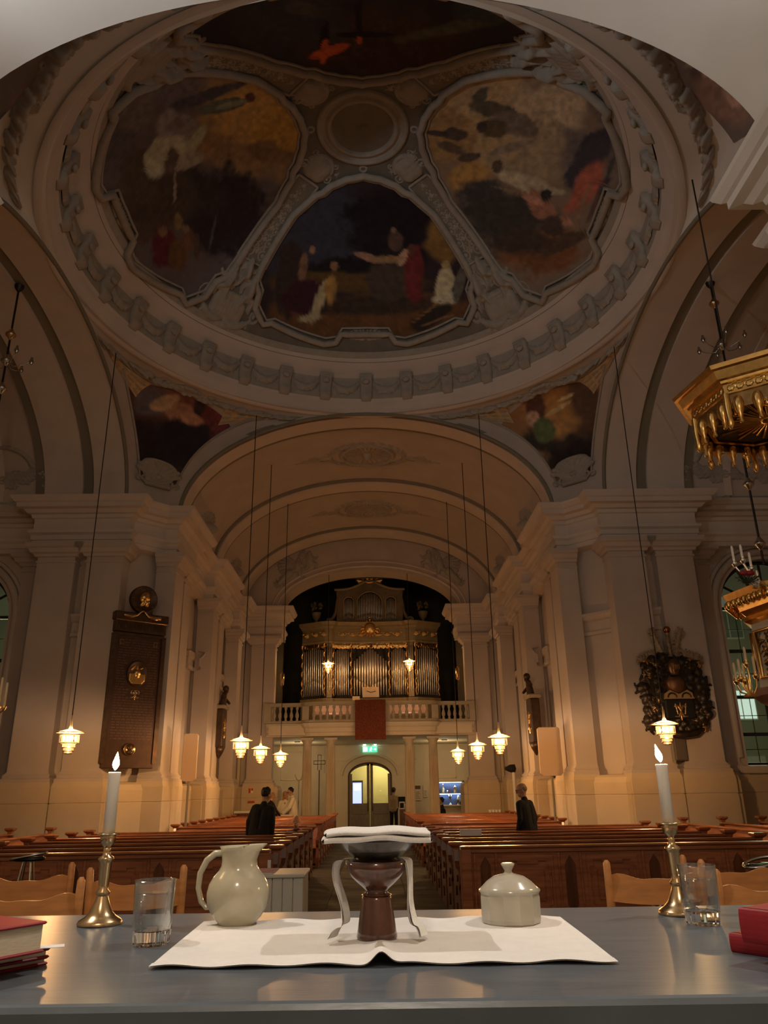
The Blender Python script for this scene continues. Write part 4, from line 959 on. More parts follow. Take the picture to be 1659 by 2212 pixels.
# pale benches added behind the balusters to catch the added warm lights
for i, xb in enumerate((-1.5, 1.5)):
    b = thing('added_bench', 'added pale bench behind gallery balusters %s of the red banner' % ('left', 'right')[i], 'bench', (xb, 31.35, 4.14))
    MB().rbox(-.8, .8, -.2, .2, .40, .45, .01).build('seat', mat('bench_pale', (.66, .46, .36), .6), b)
    MB().rbox(-.8, .8, .18, .22, .45, .85, .01).build('backrest', MATS['bench_pale'], b)
    for s in (-1, 1): MB().box(s*.75-.03, s*.75+.03, -.18, .18, 0, .4).build('leg', MATS['bench_pale'], b)
light('baluster_glow_light', 'POINT', (-1.5, 30.85, 4.6), 3.0, (1, .72, .5), .03)  # warm lights added so the gaps between balusters look bright
light('baluster_glow_light', 'POINT', (1.5, 30.85, 4.6), 3.0, (1, .72, .5), .03)
for i, s in enumerate((-1, 1)):  # added ceiling lights that brighten the space under the gallery
    t = thing('added_downlight', 'added round ceiling light under the organ gallery, %s side' % ('left', 'right')[i], 'lamp', (s*3.1, 33.8, 3.69), 0, 'added lights under the gallery')
    MB().lathe([(.12, 0), (.12, -.03), (.10, -.04), (.09, -.01), (.001, -.01)], 20).build('ring', WHITEP, t)
    light('gallery_fill_light', 'POINT', (s*3.1, 34.6, 3.0), 34, (1, .78, .45), .06)
# banner
def banner():
    m = MB(); us = np.linspace(-.58, .58, 40); vs = [4.97, 4.95, 4.8, 4.6, 4.4, 4.2, 4.0, 3.8, 3.62, 3.5]
    def f(u, v): return (u, 30.05+.02*math.sin(u*28)+.012*math.sin(u*11+v*4), v)
    m.grid(f, us, vs); m.grid(lambda u, v: (f(u, v)[0], f(u, v)[1]+.02, v), us, vs)
    m.grid(lambda u, v: (u, v, 4.97), us, [30.05, 30.45]); return m
BANR = mat('banner_wool', (.17, .042, .018), .95, var=.5, scale=30, bump=.4, bscale=90)
tag(banner().build('banner', BANR), 'red-brown woven banner hung over the gallery rail', 'banner')
# columns
COLM = mat('column_paint', (.58, .50, .37), .6, var=.06, scale=3)
def column(label, x, y):
    c = thing('column', label, 'column', (x, y, 0), 0, 'columns under the organ gallery')
    n = 40; rings = []
    for k in range(13):
        t = k/12; r = .20-.035*t; z = .55+(3.36-.55)*t; d = .0 if k in (0, 12) else .022
        rings.append([((r-(d if i % 2 else 0))*math.cos(2*PI*i/n), (r-(d if i % 2 else 0))*math.sin(2*PI*i/n), z) for i in range(n)])
    MB().loft(rings, False, False, False).build('fluted_shaft', COLM, c)
    MB().lathe([(.165, 3.36), (.19, 3.38), (.165, 3.42), (.17, 3.48), (.22, 3.56), (.22, 3.58)], 20).box(-.25, .25, -.25, .25, 3.58, 3.66).build('capital', COLM, c)
    MB().lathe([(.22, .55), (.23, .5), (.21, .45), (.25, .40), (.25, .34)], 20).box(-.28, .28, -.28, .28, 0, .34).build('base', COLM, c)
for x, l in ((-2.47, 'fluted column left of the door, outer one beside the white-robed pair'), (-1.55, 'fluted column left of the door, inner one nearest the door'), (1.5, 'fluted column right of the door, inner one nearest the door'), (2.43, 'fluted column right of the door, outer one beside the lit display case')):
    column(l, x, 31.3)

OY = 33.3; OK_ = .02
def oz(v): return float(un(796, v, y=OY)[2])
org = thing('pipe_organ', 'large baroque pipe organ with gilded case on the west gallery', 'organ', (0, OY, 0))
OWOOD = mat('organ_case_wood', (.20, .145, .075), .5, .15, var=.2, scale=4)
OWOOD2 = mat('organ_case_cream', (.34, .27, .15), .5, .1, var=.12, scale=4)
PIPE = mat('organ_pipe_tin', (.62, .56, .48), .28, .9, var=.06, scale=3)
def ofront(du):
    """front line of the case: concave centre, wings swept back"""
    a = abs(du)
    if a < 82: return .15*(1-(a/82)**2)
    return -.12+(.6*((a-96)/50) if a > 96 else 0)
def opath(d0, d1, n): return [(du*OK_, ofront(du)) for du in np.linspace(d0, d1, n)]
full = opath(-148, 148, 60)
sweep(MB(), full, [(-.3, 4.1), (.12, 4.1), (.12, 4.3), (.06, 4.35), (.06, oz(1520)), (.1, oz(1516)), (.12, oz(1508)), (-.3, oz(1506))]).build('case_base', OWOOD2, org)
zc0, zc1 = oz(1388), oz(1345)
sweep(MB(), full, [(-.5, zc0-.05), (.02, zc0-.02), (.05, zc0+.06), (.03, zc0+.1), (.03, zc1-.28), (.08, zc1-.26), (.14, zc1-.18), (.26, zc1-.14), (.30, zc1-.04), (.32, zc1), (-.6, zc1+.02)]).build('cornice', OWOOD2, org)
MB().box(-2.98, 2.98, .75, 1.6, 4.1, zc1).build('case_body', mat('organ_case_dark', (.055, .042, .03), .7), org)
def pipe(x, y, z0, z1, r, mouth):
    m = MB(); m.lathe([(r*.3, z0), (r, mouth-.1), (r, mouth-.02), (r*.82, mouth), (r*.82, mouth+.06), (r, mouth+.08), (r, z1-.02), (r*.9, z1)], 14, (x, y, 0))
    return m
ptop = oz(1392)
secs = [(-37, 37, 13, 'c'), (-77, -45, 8, 'l'), (45, 77, 8, 'r'), (-94, -81, 3, 'm'), (81, 94, 3, 'm'), (-146, -100, 10, 's'), (100, 146, 10, 's')]
zb = oz(1500)
for d0, d1, n, kind in secs:
    for i in range(n):
        t = (i+.5)/n; du = d0+(d1-d0)*t; w = (d1-d0)*OK_/n; k = abs(2*t-1)
        if kind == 'c': r = w*.47*(1.12-.35*k); top = oz(1396+32*k**1.0); mo = oz(1480-22*k)
        elif kind in 'lr': r = w*.46*(1.1-.3*k); top = oz(1392+16*k); mo = oz(1480-22*k)
        elif kind == 'm': r = w*.4; top = oz(1396); mo = oz(1476-6*i)
        else:
            r = w*.42*(1.1-.3*k); top = oz(1396+8*k); mo = oz(1478-14*(1-k))
        pipe(du*OK_, ofront(du)+.12, zb, top, r, mo).build('pipe', PIPE, org)
for du in (-148, -98, -79, -41, 41, 79, 98, 148):
    pts = [(du*OK_+.03*math.cos(k*.9), ofront(du)-.02+.03*math.sin(k*.9), zb-.05+(ptop+.1-zb)*k/40) for k in range(41)]
    MB().tube(pts, .035, 6).tube([(du*OK_, ofront(du)+.02, zb-.05), (du*OK_, ofront(du)+.02, ptop+.1)], .03, 6).build('gilded_colonnette', GOLD, org)
for s in (-1, 1):
    MB().box(s*87.5*OK_-.12, s*87.5*OK_+.12, .02, .3, zb-.1, zc0).build('pilaster', OWOOD2, org)
# gilded carving over the pipe fields and frieze
rg = random.Random(31)
for d0, d1 in ((-77, -42), (-40, -4), (4, 40), (42, 77), (-145, -100), (100, 145)):
    cs = []; L = (d1-d0)*OK_
    for k in range(9):
        a = -L/2+L*(k+.5)/9; cs += leafy(a, .0, .17, -PI/2+rg.uniform(-.9, .9), rg)+scroll(a, .05, .07, rg.uniform(0, 6), 1.3, rg.choice((-1, 1)))
    cx = (d0+d1)/2
    relief(MB(), cs, lambda a, b, h: (cx*OK_+a, ofront(cx+a/OK_)-.03-h, zc0-.08+b), .02, .8).build('gilded_carving', GOLD, org)
for du in (-138, -118, -100, -60, -38, -19, 19, 38, 60, 100, 118, 138):
    cs = flower(0, 0, .1)+scroll(-.14, .02, .07, 0, 1.3, 1)+scroll(.14, .02, .07, PI, 1.3, -1)+garland(-.2, .05, .2, .05, .12, .03, rg, 9)
    relief(MB(), cs, lambda a, b, h: (du*OK_+a, ofront(du)-.06-h, (zc0+zc1)/2-.06+b), .016, .9).build('frieze_ornament', GOLD, org)
MB().sphere((0, -.12, oz(1358)), .26, 20, 12, 1, .45, 1).build('gilded_sun', GOLD, org)
cs = fan(0, 0, .36, 0, 2*PI*15/16, 16, .03)+scroll(-.34, -.12, .12, 0, 1.4, 1)+scroll(.34, -.12, .12, PI, 1.4, -1)+[(0, .38, .07), (0, .5, .04)]
relief(MB(), cs, lambda a, b, h: (a, -.06-h, oz(1358)+b), .016, .9).build('sun_rays', GOLD, org)
# upper case
zu0, zu1 = zc1, oz(1270)
def upcase(a):
    return zu1-.02+.30*math.exp(-(a/.55)**2)*1.0+(.05*math.cos(a*2.2))
holes = ((0, .56, oz(1337), oz(1302), oz(1277)-oz(1302)), (-.93, .23, oz(1336), oz(1298), oz(1288)-oz(1298)), (.93, .23, oz(1336), oz(1298), oz(1288)-oz(1298)))
m = MB(); N = 120
def bands(a):
    for (c, hw, z0, zs, rise) in holes:
        if abs(a-c) < hw: return z0, zs+rise*math.sqrt(max(0, 1-((a-c)/hw)**2))
    return None
for i in range(N):
    a0, a1 = -1.5+3*i/N, -1.5+3*(i+1)/N; am = (a0+a1)/2; h = bands(am)
    segs = [(zu0, upcase(am))] if h is None else [(zu0, h[0]), (h[1], upcase(am))]
    for z0, z1 in segs:
        m.add([(a0, .1, z0), (a1, .1, z0), (a1, .1, z1), (a0, .1, z1)], [(0, 1, 2, 3)])
        m.add([(a0, .1, z1), (a1, .1, z1), (a1, .4, z1), (a0, .4, z1)], [(0, 1, 2, 3)])
m.box(-1.5, -1.46, .1, .7, zu0, zu1).box(1.46, 1.5, .1, .7, zu0, zu1)
m.build('upper_case', OWOOD, org)
MB().box(-1.45, 1.45, .55, .6, zu0, zu1-.1).build('upper_backing', MATS['organ_case_dark'], org)
MB().tube([(a, .06, upcase(a)+.02) for a in np.linspace(-1.56, 1.56, 50)], .06, 6).build('upper_cornice', OWOOD2, org)
for (c, hw, z0, zs, rise) in holes:
    MB().tube([(c-hw, .08, z0)]+[(c-hw*math.cos(PI*i/16), .08, zs+rise*math.sin(PI*i/16)) for i in range(17)]+[(c+hw, .08, z0)], .03, 6, closed=True).build('arch_frame', OWOOD2, org)
    n = 15 if hw > .4 else 7
    for i in range(n):
        x = c-hw+2*hw*(i+.5)/n
        pipe(x, .25, z0, zs+rise*math.sqrt(max(0, 1-((x-c)/hw)**2))-.03, hw/n*.9, z0+.28-.12*abs(2*(i+.5)/n-1)).build('pipe', PIPE, org)
for s in (-1, 1):
    pts = [(s*1.48, .15, zu1-.1), (s*1.44, .15, zu1-.4), (s*1.5, .15, zu0+.5), (s*1.62, .15, zu0+.25), (s*1.78, .15, zu0+.14)]
    MB().tube(pts, [.05, .06, .08, .09, .07], 8).build('volute', OWOOD, org)
    relief(MB(), scroll(0, 0, .14, 0, 1.6, s, .2), lambda a, b, h: (s*1.78+a, .1-h, zu0+.14+b), .012).build('volute_scroll', OWOOD2, org)
cs = fan(0, -.1, .55, .2, PI-.2, 11, .08)+scroll(-.42, -.02, .16, 0, 1.5, 1)+scroll(.42, -.02, .16, PI, 1.5, -1)+arcstem(0, .1, .22, 0, 2*PI, .06)+[(-.09, .1, .09), (.09, .1, .09)]
for k in range(12): cs += leafy(rg.uniform(-.4, .4), rg.uniform(.0, .4), .2, rg.uniform(0, 6), rg)
relief(MB(), cs, lambda a, b, h: (a, .06-h, upcase(0)+.05+b), .02, .9).build('crest', GOLD, org)
for i, s in enumerate((-1, 1)):
    u = thing('urn', 'gilded urn with flowers on the %s shoulder of the organ' % ('left', 'right')[i], 'urn', (s*2.36, OY+.35, zc1+.02), 0, 'organ urns')
    MB().lathe([(.12, 0), (.12, .05), (.05, .1), (.06, .16), (.15, .28), (.2, .46), (.22, .5), (.2, .52)], 16).build('bowl', OWOOD2, u)
    m = MB(); rr = random.Random(2)
    for k in range(26):
        a, e, l = rr.uniform(0, 6.3), rr.uniform(.5, 1.5), rr.uniform(.2, .5)
        m.sphere((.14*math.cos(a)+l*.35*math.cos(a)*math.cos(e), .1*math.sin(a), .5+l*math.sin(e)), .06, 6, 5)
    m.build('bouquet', OWOOD, u)
con = thing('organ_console', 'organ console with pale music desk behind the banner', 'console', (.02, 32.2, 4.14))
MB().rbox(-.55, .55, -.2, .3, 0, 1.0, .02).build('body', mat('console_red_wood', (.20, .05, .025), .4), con)
cz = float(un(798, 1506, y=32)[2])-4.14
MB().rbox(-.34, .34, -.14, -.10, cz, cz+.42, .01).build('music_desk', mat('desk_cream', (.72, .55, .38), .6), con)
MB().tube([(-.18, -.15, cz+.26), (.0, -.15, cz+.2), (.2, -.15, cz+.24)], .012, 5).build('desk_lamp', IRON, con)
MB().rbox(-.75, -.45, -.16, -.1, cz-.12, cz+.05, .01).build('score', MATS['desk_cream'], con)
for i, s in enumerate((-1, 1)):
    p = un((603, 993)[i], (1468, 1455)[i], y=30.95)
    l = thing('wall_lantern', 'small brass lantern on the organ arch, %s side' % ('left', 'right')[i], 'lantern', (s*3.48, 30.98, float(p[2])-.25), 0, 'lanterns on the organ arch')
    MB().lathe([(.02, 0), (.08, .05), (.09, .45), (.05, .5), (.02, .55)], 8).build('body', BRASS, l)
    MB().box(-.02, .02, .0, .12, .2, .26).build('bracket', IRON, l)

# ================================================================== PENDANT LAMPS
def vault_z(x, y):
    if y > YW-.2: return ZS+RISE*math.sqrt(max(0, 1-(x/HW)**2))
    return None
def pendant(x, y, z, ztop, label, power=PENDANT_W):
    t = thing('pendant_lamp', label, 'lamp', (x, y, z), 0, 'brass and glass pendant lamps')
    MB().tube([(0, 0, .1), (0, 0, ztop-z)], .011, 6).build('cord', IRON, t)
    MB().lathe([(.001, .42), (.012, .3), (.02, .12), (.045, .06), (.25, 0), (.252, -.012), (.12, .012), (.04, .03)], 28, cap1=True).build('dish', SHADE_LIT, t)
    MB().tube([(.25*math.cos(2*PI*k/28), .25*math.sin(2*PI*k/28), -.004) for k in range(28)], .007, 5, closed=True).build('rim', BRASS, t)
    MB().lathe([(.18, -.05), (.18, -.20)], 24, cap0=False, cap1=False).build('glass_cylinder', AMBER, t)
    MB().lathe([(.118, -.205), (.118, -.28), (.095, -.285), (.095, -.34), (.07, -.345), (.07, -.385), (.001, -.395)], 20, cap0=False).build('glass_tiers', AMBER, t)
    for r, zz in ((.185, -.205), (.122, -.285), (.10, -.345), (.072, -.39)):
        MB().tube([(r*math.cos(2*PI*k/20), r*math.sin(2*PI*k/20), zz) for k in range(20)], .009, 5, closed=True).build('rim', BRASS, t)
    for k in range(4):
        a = PI/4+k*PI/2; c = (.115*math.cos(a), .115*math.sin(a), -.12)
        MB().tube([(c[0]*1.5, c[1]*1.5, -.2), (c[0], c[1], -.17), (c[0], c[1], -.15)], .01, 5).build('arm', BRASS, t)
        MB().lathe([(.008, -.16), (.022, -.13), (.02, -.10), (.004, -.06)], 8, (c[0], c[1], 0)).build('bulb', BULB, t)
    light('pendant_light', 'POINT', (0, 0, -.09), power, WARM, .05, parent=t)
    return t
LZ = 2.86
for (u, v, yy, ut, vt, lab) in ((152, 1582, 15.5, 245, 783, 'lit pendant lamp at the far left, beside the bronze wall tablet'), (521, 1599, 18.5, 553, 913, 'nearest lit pendant lamp of the left row down the nave'),
        (563, 1616, 21.8, 588, 1030, 'middle lit pendant lamp of the left row down the nave'), (606, 1629, 25.3, 622, 1135, 'farthest lit pendant lamp of the left row, beside the gallery'),
        (709, 1433, 31.0, 712, 1230, 'lit pendant lamp left of centre before the organ pipes'), (884, 1428, 31.0, 880, 1230, 'lit pendant lamp right of centre before the organ pipes'),
        (989, 1622, 25.3, 965, 1130, 'farthest lit pendant lamp of the right row, beside the gallery'), (1031, 1608, 21.8, 998, 1020, 'middle lit pendant lamp of the right row down the nave'),
        (1078, 1591, 18.5, 1033, 908, 'nearest lit pendant lamp of the right row down the nave'), (1436, 1563, 15.5, 1329, 770, 'lit pendant lamp at the far right, before the carved coat of arms')):
    p = un(u, v, y=yy); zt = float(un(ut, vt, y=yy)[2])
    if yy == 31.0: zt = 10.2
    elif yy > 16: zt = ZS+RISE*math.sqrt(1-(p[0]/HW)**2)+.02
    else: zt += .25
    pendant(float(p[0]), yy, float(p[2]), zt, lab, PENDANT_W*(.42 if yy == 31.0 else 1))

# ================================================================== ALTAR TABLE AND WHAT STANDS ON IT
ZT = 1.415
alt = thing('altar_table', 'blue-grey painted altar table in the foreground', 'table', (.22, 1.44, .47), math.radians(-1.2))
H = ZT-.47
m = MB(); rr_ = []
for z, o in ((H-.035, .0), (H-.03, -.004), (H-.008, -.004), (H-.002, .0), (H, .006)):
    x, y, c = 1.05-o, .375-o, .03
    rr_.append([(-x+c, -y, z), (x-c, -y, z), (x, -y+c, z), (x, y-c, z), (x-c, y, z), (-x+c, y, z), (-x, y-c, z), (-x, -y+c, z)])
m.loft(rr_, True, True, False).build('table_top', ALTARP, alt)
MB().rbox(-1.02, 1.02, -.35, .35, H-.062, H-.035, .008).build('moulding', ALTARP, alt)
MB().rbox(-1.0, 1.0, -.335, .335, H-.19, H-.062, .004).build('apron', APRON_SHADE, alt)
for sx in (-1, 1):
    for sy in (-1, 1): MB().rbox(sx*.94-.05, sx*.94+.05, sy*.28-.05, sy*.28+.05, 0, H-.15, .005).build('leg', ALTARP, alt)
# white corporal cloth with a raised centre fold at the front
q = [un(320, 2097, z=ZT), un(1335, 2083, z=ZT), un(1210, 1985, z=ZT), un(440, 1995, z=ZT)]
def clothf(a, b, top=True):
    p = (q[0]*(1-a)+q[1]*a)*(1-b)+(q[3]*(1-a)+q[2]*a)*b
    x0 = .497; fold = math.exp(-((a-x0)/.022)**2)*max(0, 1-b*2.6)*.013
    fold += .003*math.exp(-((a-x0)/.02)**2)+.0016*(math.sin(a*37+b*5)+1)*(1 if b < .06 or b > .94 else .25)
    e = .0035*math.sin(a*24)*(b < .03)
    hem = .0012 if min(a, 1-a) < .025 or min(b, 1-b) < .04 else 0
    return (float(p[0]), float(p[1])+e, ZT+.0012+fold+hem+(.0014 if top else 0))
cl = MB().grid(lambda a, b: clothf(a, b), list(np.linspace(0, 1, 161)), list(np.linspace(0, 1, 81))).grid(lambda a, b: clothf(a, b, False), list(np.linspace(0, 1, 161)), list(np.linspace(0, 1, 5)))
tag(cl.build('altar_cloth', LINEN), 'white linen cloth spread on the blue-grey table, creased in the middle', 'cloth')
# chalice, dish and folded linen
CHY = 1.462; pc = un(812, 2030, y=CHY); CHX = float(pc[0])+.002; ZC = ZT+.004
def hz(v, y=CHY, u=812): return float(un(u, v, y=y)[2])
CER = mat('chalice_glaze', (.085, .030, .016), .16, var=.45, scale=22, coat=.6, stretch=(2, 2, .6))
CER2 = mat('dish_glaze', (.050, .040, .034), .2, var=.6, scale=26, coat=.6)
ch = thing('chalice', 'brown glazed stoneware chalice in the middle of the altar', 'chalice', (CHX, CHY, ZC))
z1, z2, z3, z4 = hz(1934)-ZC, hz(1926)-ZC, hz(1908)-ZC, hz(1858)-ZC
MB().lathe([(.001, 0), (.0335, 0), (.0345, .003), (.033, .012), (.0255, z1-.006), (.0245, z1-.001), (.022, z1)], 40).build('foot', CER, ch)
bp_ = [(.0255, hz(1931)-ZC-.001), (.0185, hz(1926)-ZC), (.0195, hz(1921)-ZC), (.0256, hz(1914)-ZC), (.035, hz(1904)-ZC), (.045, hz(1891)-ZC), (.0512, hz(1876)-ZC), (.0535, z4), (.0518, z4), (.048, hz(1878)-ZC), (.034, hz(1900)-ZC), (.001, hz(1908)-ZC)]
MB().lathe(bp_, 48).build('bowl', CER, ch)
z5, z6 = hz(1859)-.0, hz(1815)
di = thing('paten_dish', 'dark glazed shallow dish set on top of the chalice', 'dish', (CHX+.001, CHY, z5+.003))
hh = z6-z5+.002
MB().lathe([(.001, 0), (.034, 0), (.040, .002), (.057, hh*.42), (.068, hh*.8), (.0725, hh), (.0705, hh), (.060, hh*.6), (.036, .006), (.001, .005)], 48).build('bowl', CER2, di)
fl = thing('folded_linen', 'folded white linen square lying on the dark dish', 'cloth', (CHX+.002, CHY, z6+.0052))
def pad(z0, th, hw, hd, dr, seed):
    m = MB(); us = np.linspace(-1, 1, 33); rg = random.Random(seed); ph = rg.uniform(0, 6)
    def f(u, v, e):
        x, y = u*hw, v*hd
        r = math.hypot(x, y); drop = -dr*max(0, (r-.066))/.03
        return (x+.002*math.sin(v*4+ph), y, z0+drop+.0012*math.sin(u*6+ph)+e)
    m.grid(lambda u, v: f(u, v, th), us, us); m.grid(lambda u, v: f(u, v, 0), us, us)
    for s in (-1, 1):
        m.grid(lambda u, k: (f(u, s, 0)[0], f(u, s, 0)[1]+s*.004*math.sin(PI*k), f(u, s, 0)[2]+th*k), us, [0, .25, .5, .75, 1])
        m.grid(lambda u, k: (f(s, u, 0)[0]+s*.004*math.sin(PI*k), f(s, u, 0)[1], f(s, u, 0)[2]+th*k), us, [0, .25, .5, .75, 1])
    return m
pad(.0, .008, .088, .085, .0035, 1).build('lower_fold', LINEN, fl)
pad(.0082, .007, .086, .083, .002, 2).build('upper_fold', LINEN, fl)
pu = thing('purificator', 'narrow white cloth hanging on both sides of the chalice under the dish', 'cloth', (CHX, CHY, ZC))
def ribbon(pts, w0, w1):
    P = []; 
    pts = [np.array(p) for p in pts]
    for i in range(len(pts)-1):
        for k in range(8):
            t = k/8; P.append(pts[i]*(1-t)+pts[i+1]*t)
    P.append(pts[-1]); P = [sum(P[max(i-3, 0):i+4])/len(P[max(i-3, 0):i+4]) for i in range(len(P))]
    m = MB(); n = len(P)
    for e in (0, .0022):
        m.grid(lambda i, v: (P[int(i)][0]+e+.004*math.sin(v*3+i*.12)+v*.005, P[int(i)][1]+v*(w0+(w1-w0)*i/(n-1)), P[int(i)][2]+e*.4), list(range(n)), list(np.linspace(-1, 1, 9)))
    return m
zt_ = z4+.003
ribbon([(-.03, 0, zt_), (-.056, -.004, zt_), (-.066, -.006, zt_-.004), (-.070, -.01, zt_-.03), (-.058, -.012, zt_-.07), (-.055, -.016, zt_-.10), (-.068, -.026, .022), (-.076, -.032, .003)], .016, .024).build('left_fall', LINEN, pu)
ribbon([(.03, 0, zt_), (.050, -.004, zt_), (.0575, -.006, zt_-.004), (.058, -.01, zt_-.03), (.053, -.012, zt_-.07), (.058, -.016, zt_-.10), (.070, -.026, .022), (.078, -.032, .003)], .012, .022).build('right_fall', LINEN, pu)
# jug
CREAM = mat('cream_glaze', (.46, .415, .30), .18, var=.10, scale=18, coat=.5)
JY = 1.645; pj = un(511, 2008, y=JY)
ju = thing('jug', 'cream glazed round-bellied jug with a loop handle on the left of the cloth', 'jug', (float(pj[0]), JY, ZT+.003), 0)
S = .905e-3
jp = [(.001, 0), (39*S, 0), (40*S, 4*S), (50*S, 14*S), (60*S, 30*S), (65.5*S, 48*S), (66*S, 62*S), (62*S, 78*S), (53*S, 92*S), (43*S, 103*S), (38.5*S, 112*S), (37.5*S, 124*S), (39*S, 140*S), (43*S, 150*S), (41*S, 151*S), (36*S, 140*S), (34*S, 124*S), (36*S, 108*S), (30*S, 95*S), (.001, 90*S)]
m = MB().lathe(jp, 48)
m.v = [(x+max(0, x-.018)*(max(0, (z-.122)/.015))*.75 if z > .122 else x, y*(1-.25*max(0, min(1, (z-.122)/.015))*(x > .01)), z+(.004*max(0, x/.04) if z > .13 else 0)) for x, y, z in m.v]
m.build('body', CREAM, ju)
MB().tube([(-34*S, 0, 138*S), (-52*S, 0, 137*S), (-70*S, 0, 124*S), (-83*S, 0, 98*S), (-85*S, 0, 70*S), (-78*S, 0, 44*S), (-66*S, 0, 32*S), (-55*S, 0, 34*S)], [9*S, 9*S, 8.5*S, 8*S, 7.5*S, 7*S, 6.5*S, 7*S], 10, flat=.8).build('handle', CREAM, ju)
# lidded jar
BY = 1.605; pb = un(1105, 2000, y=BY); S2 = .875e-3
ja = thing('lidded_jar', 'cream stoneware jar with domed lid and knob on the right of the cloth', 'jar', (float(pb[0]), BY, ZT+.003))
GREY = mat('grey_cream_glaze', (.46, .42, .335), .2, var=.12, scale=22, coat=.5)
m = MB(); n = 12; rings = []
for r, z in ((60, 0), (63, 3), (64, 10), (64.5, 50), (63, 56), (64.5, 60)):
    rings.append([(r*S2*math.cos(2*PI*(k+.3)/n), r*S2*math.sin(2*PI*(k+.3)/n), z*S2) for k in range(n)])
m.loft(rings, True, True, False).build('body', GREY, ja)
ld = MB().lathe([(62*S2, 58*S2), (66*S2, 61*S2), (66*S2, 64*S2), (58*S2, 70*S2), (48*S2, 80*S2), (32*S2, 90*S2), (12*S2, 95*S2), (9*S2, 97*S2)], 40).build('lid', GREY, ja)
MB().lathe([(9*S2, 95*S2), (8*S2, 101*S2), (13*S2, 109*S2), (15*S2, 114*S2), (12*S2, 116*S2), (.001, 115*S2)], 24).build('knob', GREY, ld)
# water glasses
def tumbler(label, u, v, y, r, h, water):
    p = un(u, v, y=y); t = thing('water_glass', label, 'glass', (float(p[0]), y, ZT+.0005), 0, 'water glasses on the altar')
    n = 40
    def fac(prof, hb):
        return [[((rr*(1-(.05 if (k % 4 < 2) and z < hb and rr > .01 else 0)))*math.cos(2*PI*k/n), (rr*(1-(.05 if (k % 4 < 2) and z < hb and rr > .01 else 0)))*math.sin(2*PI*k/n), z) for k in range(n)] for rr, z in prof]
    MB().loft(fac([(r*.93, .023), (r*.945, h*.34), (r, h-.001), (r-.0008, h), (r-.0016, h-.001), (r*.94-.0022, h*.36), (r*.90-.003, .024)], h*.33), False, False, True).build('tumbler', GLASS, t)
    MB().tube([((r-.0006)*math.cos(2*PI*k/40), (r-.0006)*math.sin(2*PI*k/40), h) for k in range(40)], .0011, 6, closed=True).build('rim', GLASS, t)
    MB().loft(fac([(r*.82, .0), (r*.87, .002), (r*.915, .0215), (r*.85, .0225)], h*.33), True, True, False).build('thick_base', GLASSBASE, t)
    MB().lathe([(r*.88-.0045, .0245), (r*.94-.0027, h*.36), (r*.985-.0022, water-.001), (r*.985-.003, water), (.001, water-.0006)], 40, cap0=False).build('water', WATER, t)
tumbler('water glass at the left beside the left candlestick', 326, 2038, 1.465, .0345, .098, .078)
tumbler('water glass at the right in front of the right candlestick', 1520, 1995, 1.565, .0345, .098, .074)
# candlesticks
WAX = mat('candle_wax', (.92, .87, .78), .5, spec=.4); MATS['candle_wax'].node_tree.nodes['Principled BSDF'].inputs['Subsurface Weight'].default_value = .3
MATS['candle_wax'].node_tree.nodes['Principled BSDF'].inputs['Subsurface Radius'].default_value = (.03, .018, .009)
FLAME = mat('flame', (1, .8, .4), .5, emit=(1, .80, .42), es=40)
def candlestick(label, u, v, y, ztop_v, zc_v, utop, lean):
    p = un(u, v, y=y); zb_ = ZT+.0005
    hs = float(un(utop, ztop_v, y=y)[2])-zb_; hc = float(un(utop, zc_v, y=y)[2])-zb_
    t = thing('candlestick', label, 'candlestick', (float(p[0]), y, zb_), 0, 'brass candlesticks on the altar')
    k = hs/.185
    MB().lathe([(.001, 0), (.042, 0), (.043, .003), (.040, .008), (.030, .014), (.022, .022), (.014, .040), (.0105, .05)], 32).build('base', BRASS, t)
    MB().lathe([(.0105, .05), (.013, .053), (.0135, .058), (.009, .062), (.010, .07), (.0125, .125*k), (.0135, .129*k), (.016, .132*k), (.014, .137*k), (.008, .141*k), (.0065, .148*k), (.0075, .152*k), (.006, .156*k)], 24).build('stem', BRASS, t)
    MB().lathe([(.006, .156*k), (.009, .160*k), (.0145, .167*k), (.0155, .180*k), (.015, .183*k), (.023, .1845*k), (.023, .1865*k), (.0135, .1875*k), (.0135, .178*k), (.001, .178*k)], 28).build('cup', BRASS, t)
    c = thing('candle', 'burning cream candle in the %s brass candlestick' % ('left' if u < 800 else 'right'), 'candle', (float(p[0]), y, zb_+hs-.004), 0, 'burning altar candles')
    L = hc-hs+.004
    MB().lathe([(.001, 0), (.0118, 0), (.0118, L-.006), (.0128, L-.002), (.0118, L), (.009, L-.0025), (.001, L-.004)], 28).build('wax', WAX, c)
    MB().tube([(0, 0, L-.004), (.0005, 0, L+.005), (.0015+lean*.3, 0, L+.009)], .0009, 6).build('wick', IRON, c)
    fr = [(.001, 0), (.0042, .004), (.0068, .010), (.0066, .016), (.0045, .023), (.0022, .030), (.0002, .036)]
    m = MB().lathe(fr, 16, (0, 0, L+.004)); m.v = [(x+lean*((z-L)/.036)**1.2 if z > L else x, y_, z) for x, y_, z in m.v]
    m.build('flame', FLAME, c)
    light('candle_light', 'POINT', (lean*.5, 0, L+.045), 1.1, (1, .62, .25), .008, parent=c)
candlestick('brass candlestick on the left of the altar, behind the water glass', 216, 1990, 1.69, 1802, 1668, 238, .002)
candlestick('brass candlestick on the right of the altar, behind the right glass', 1470, 1968, 1.685, 1779, 1650, 1462, -.007)
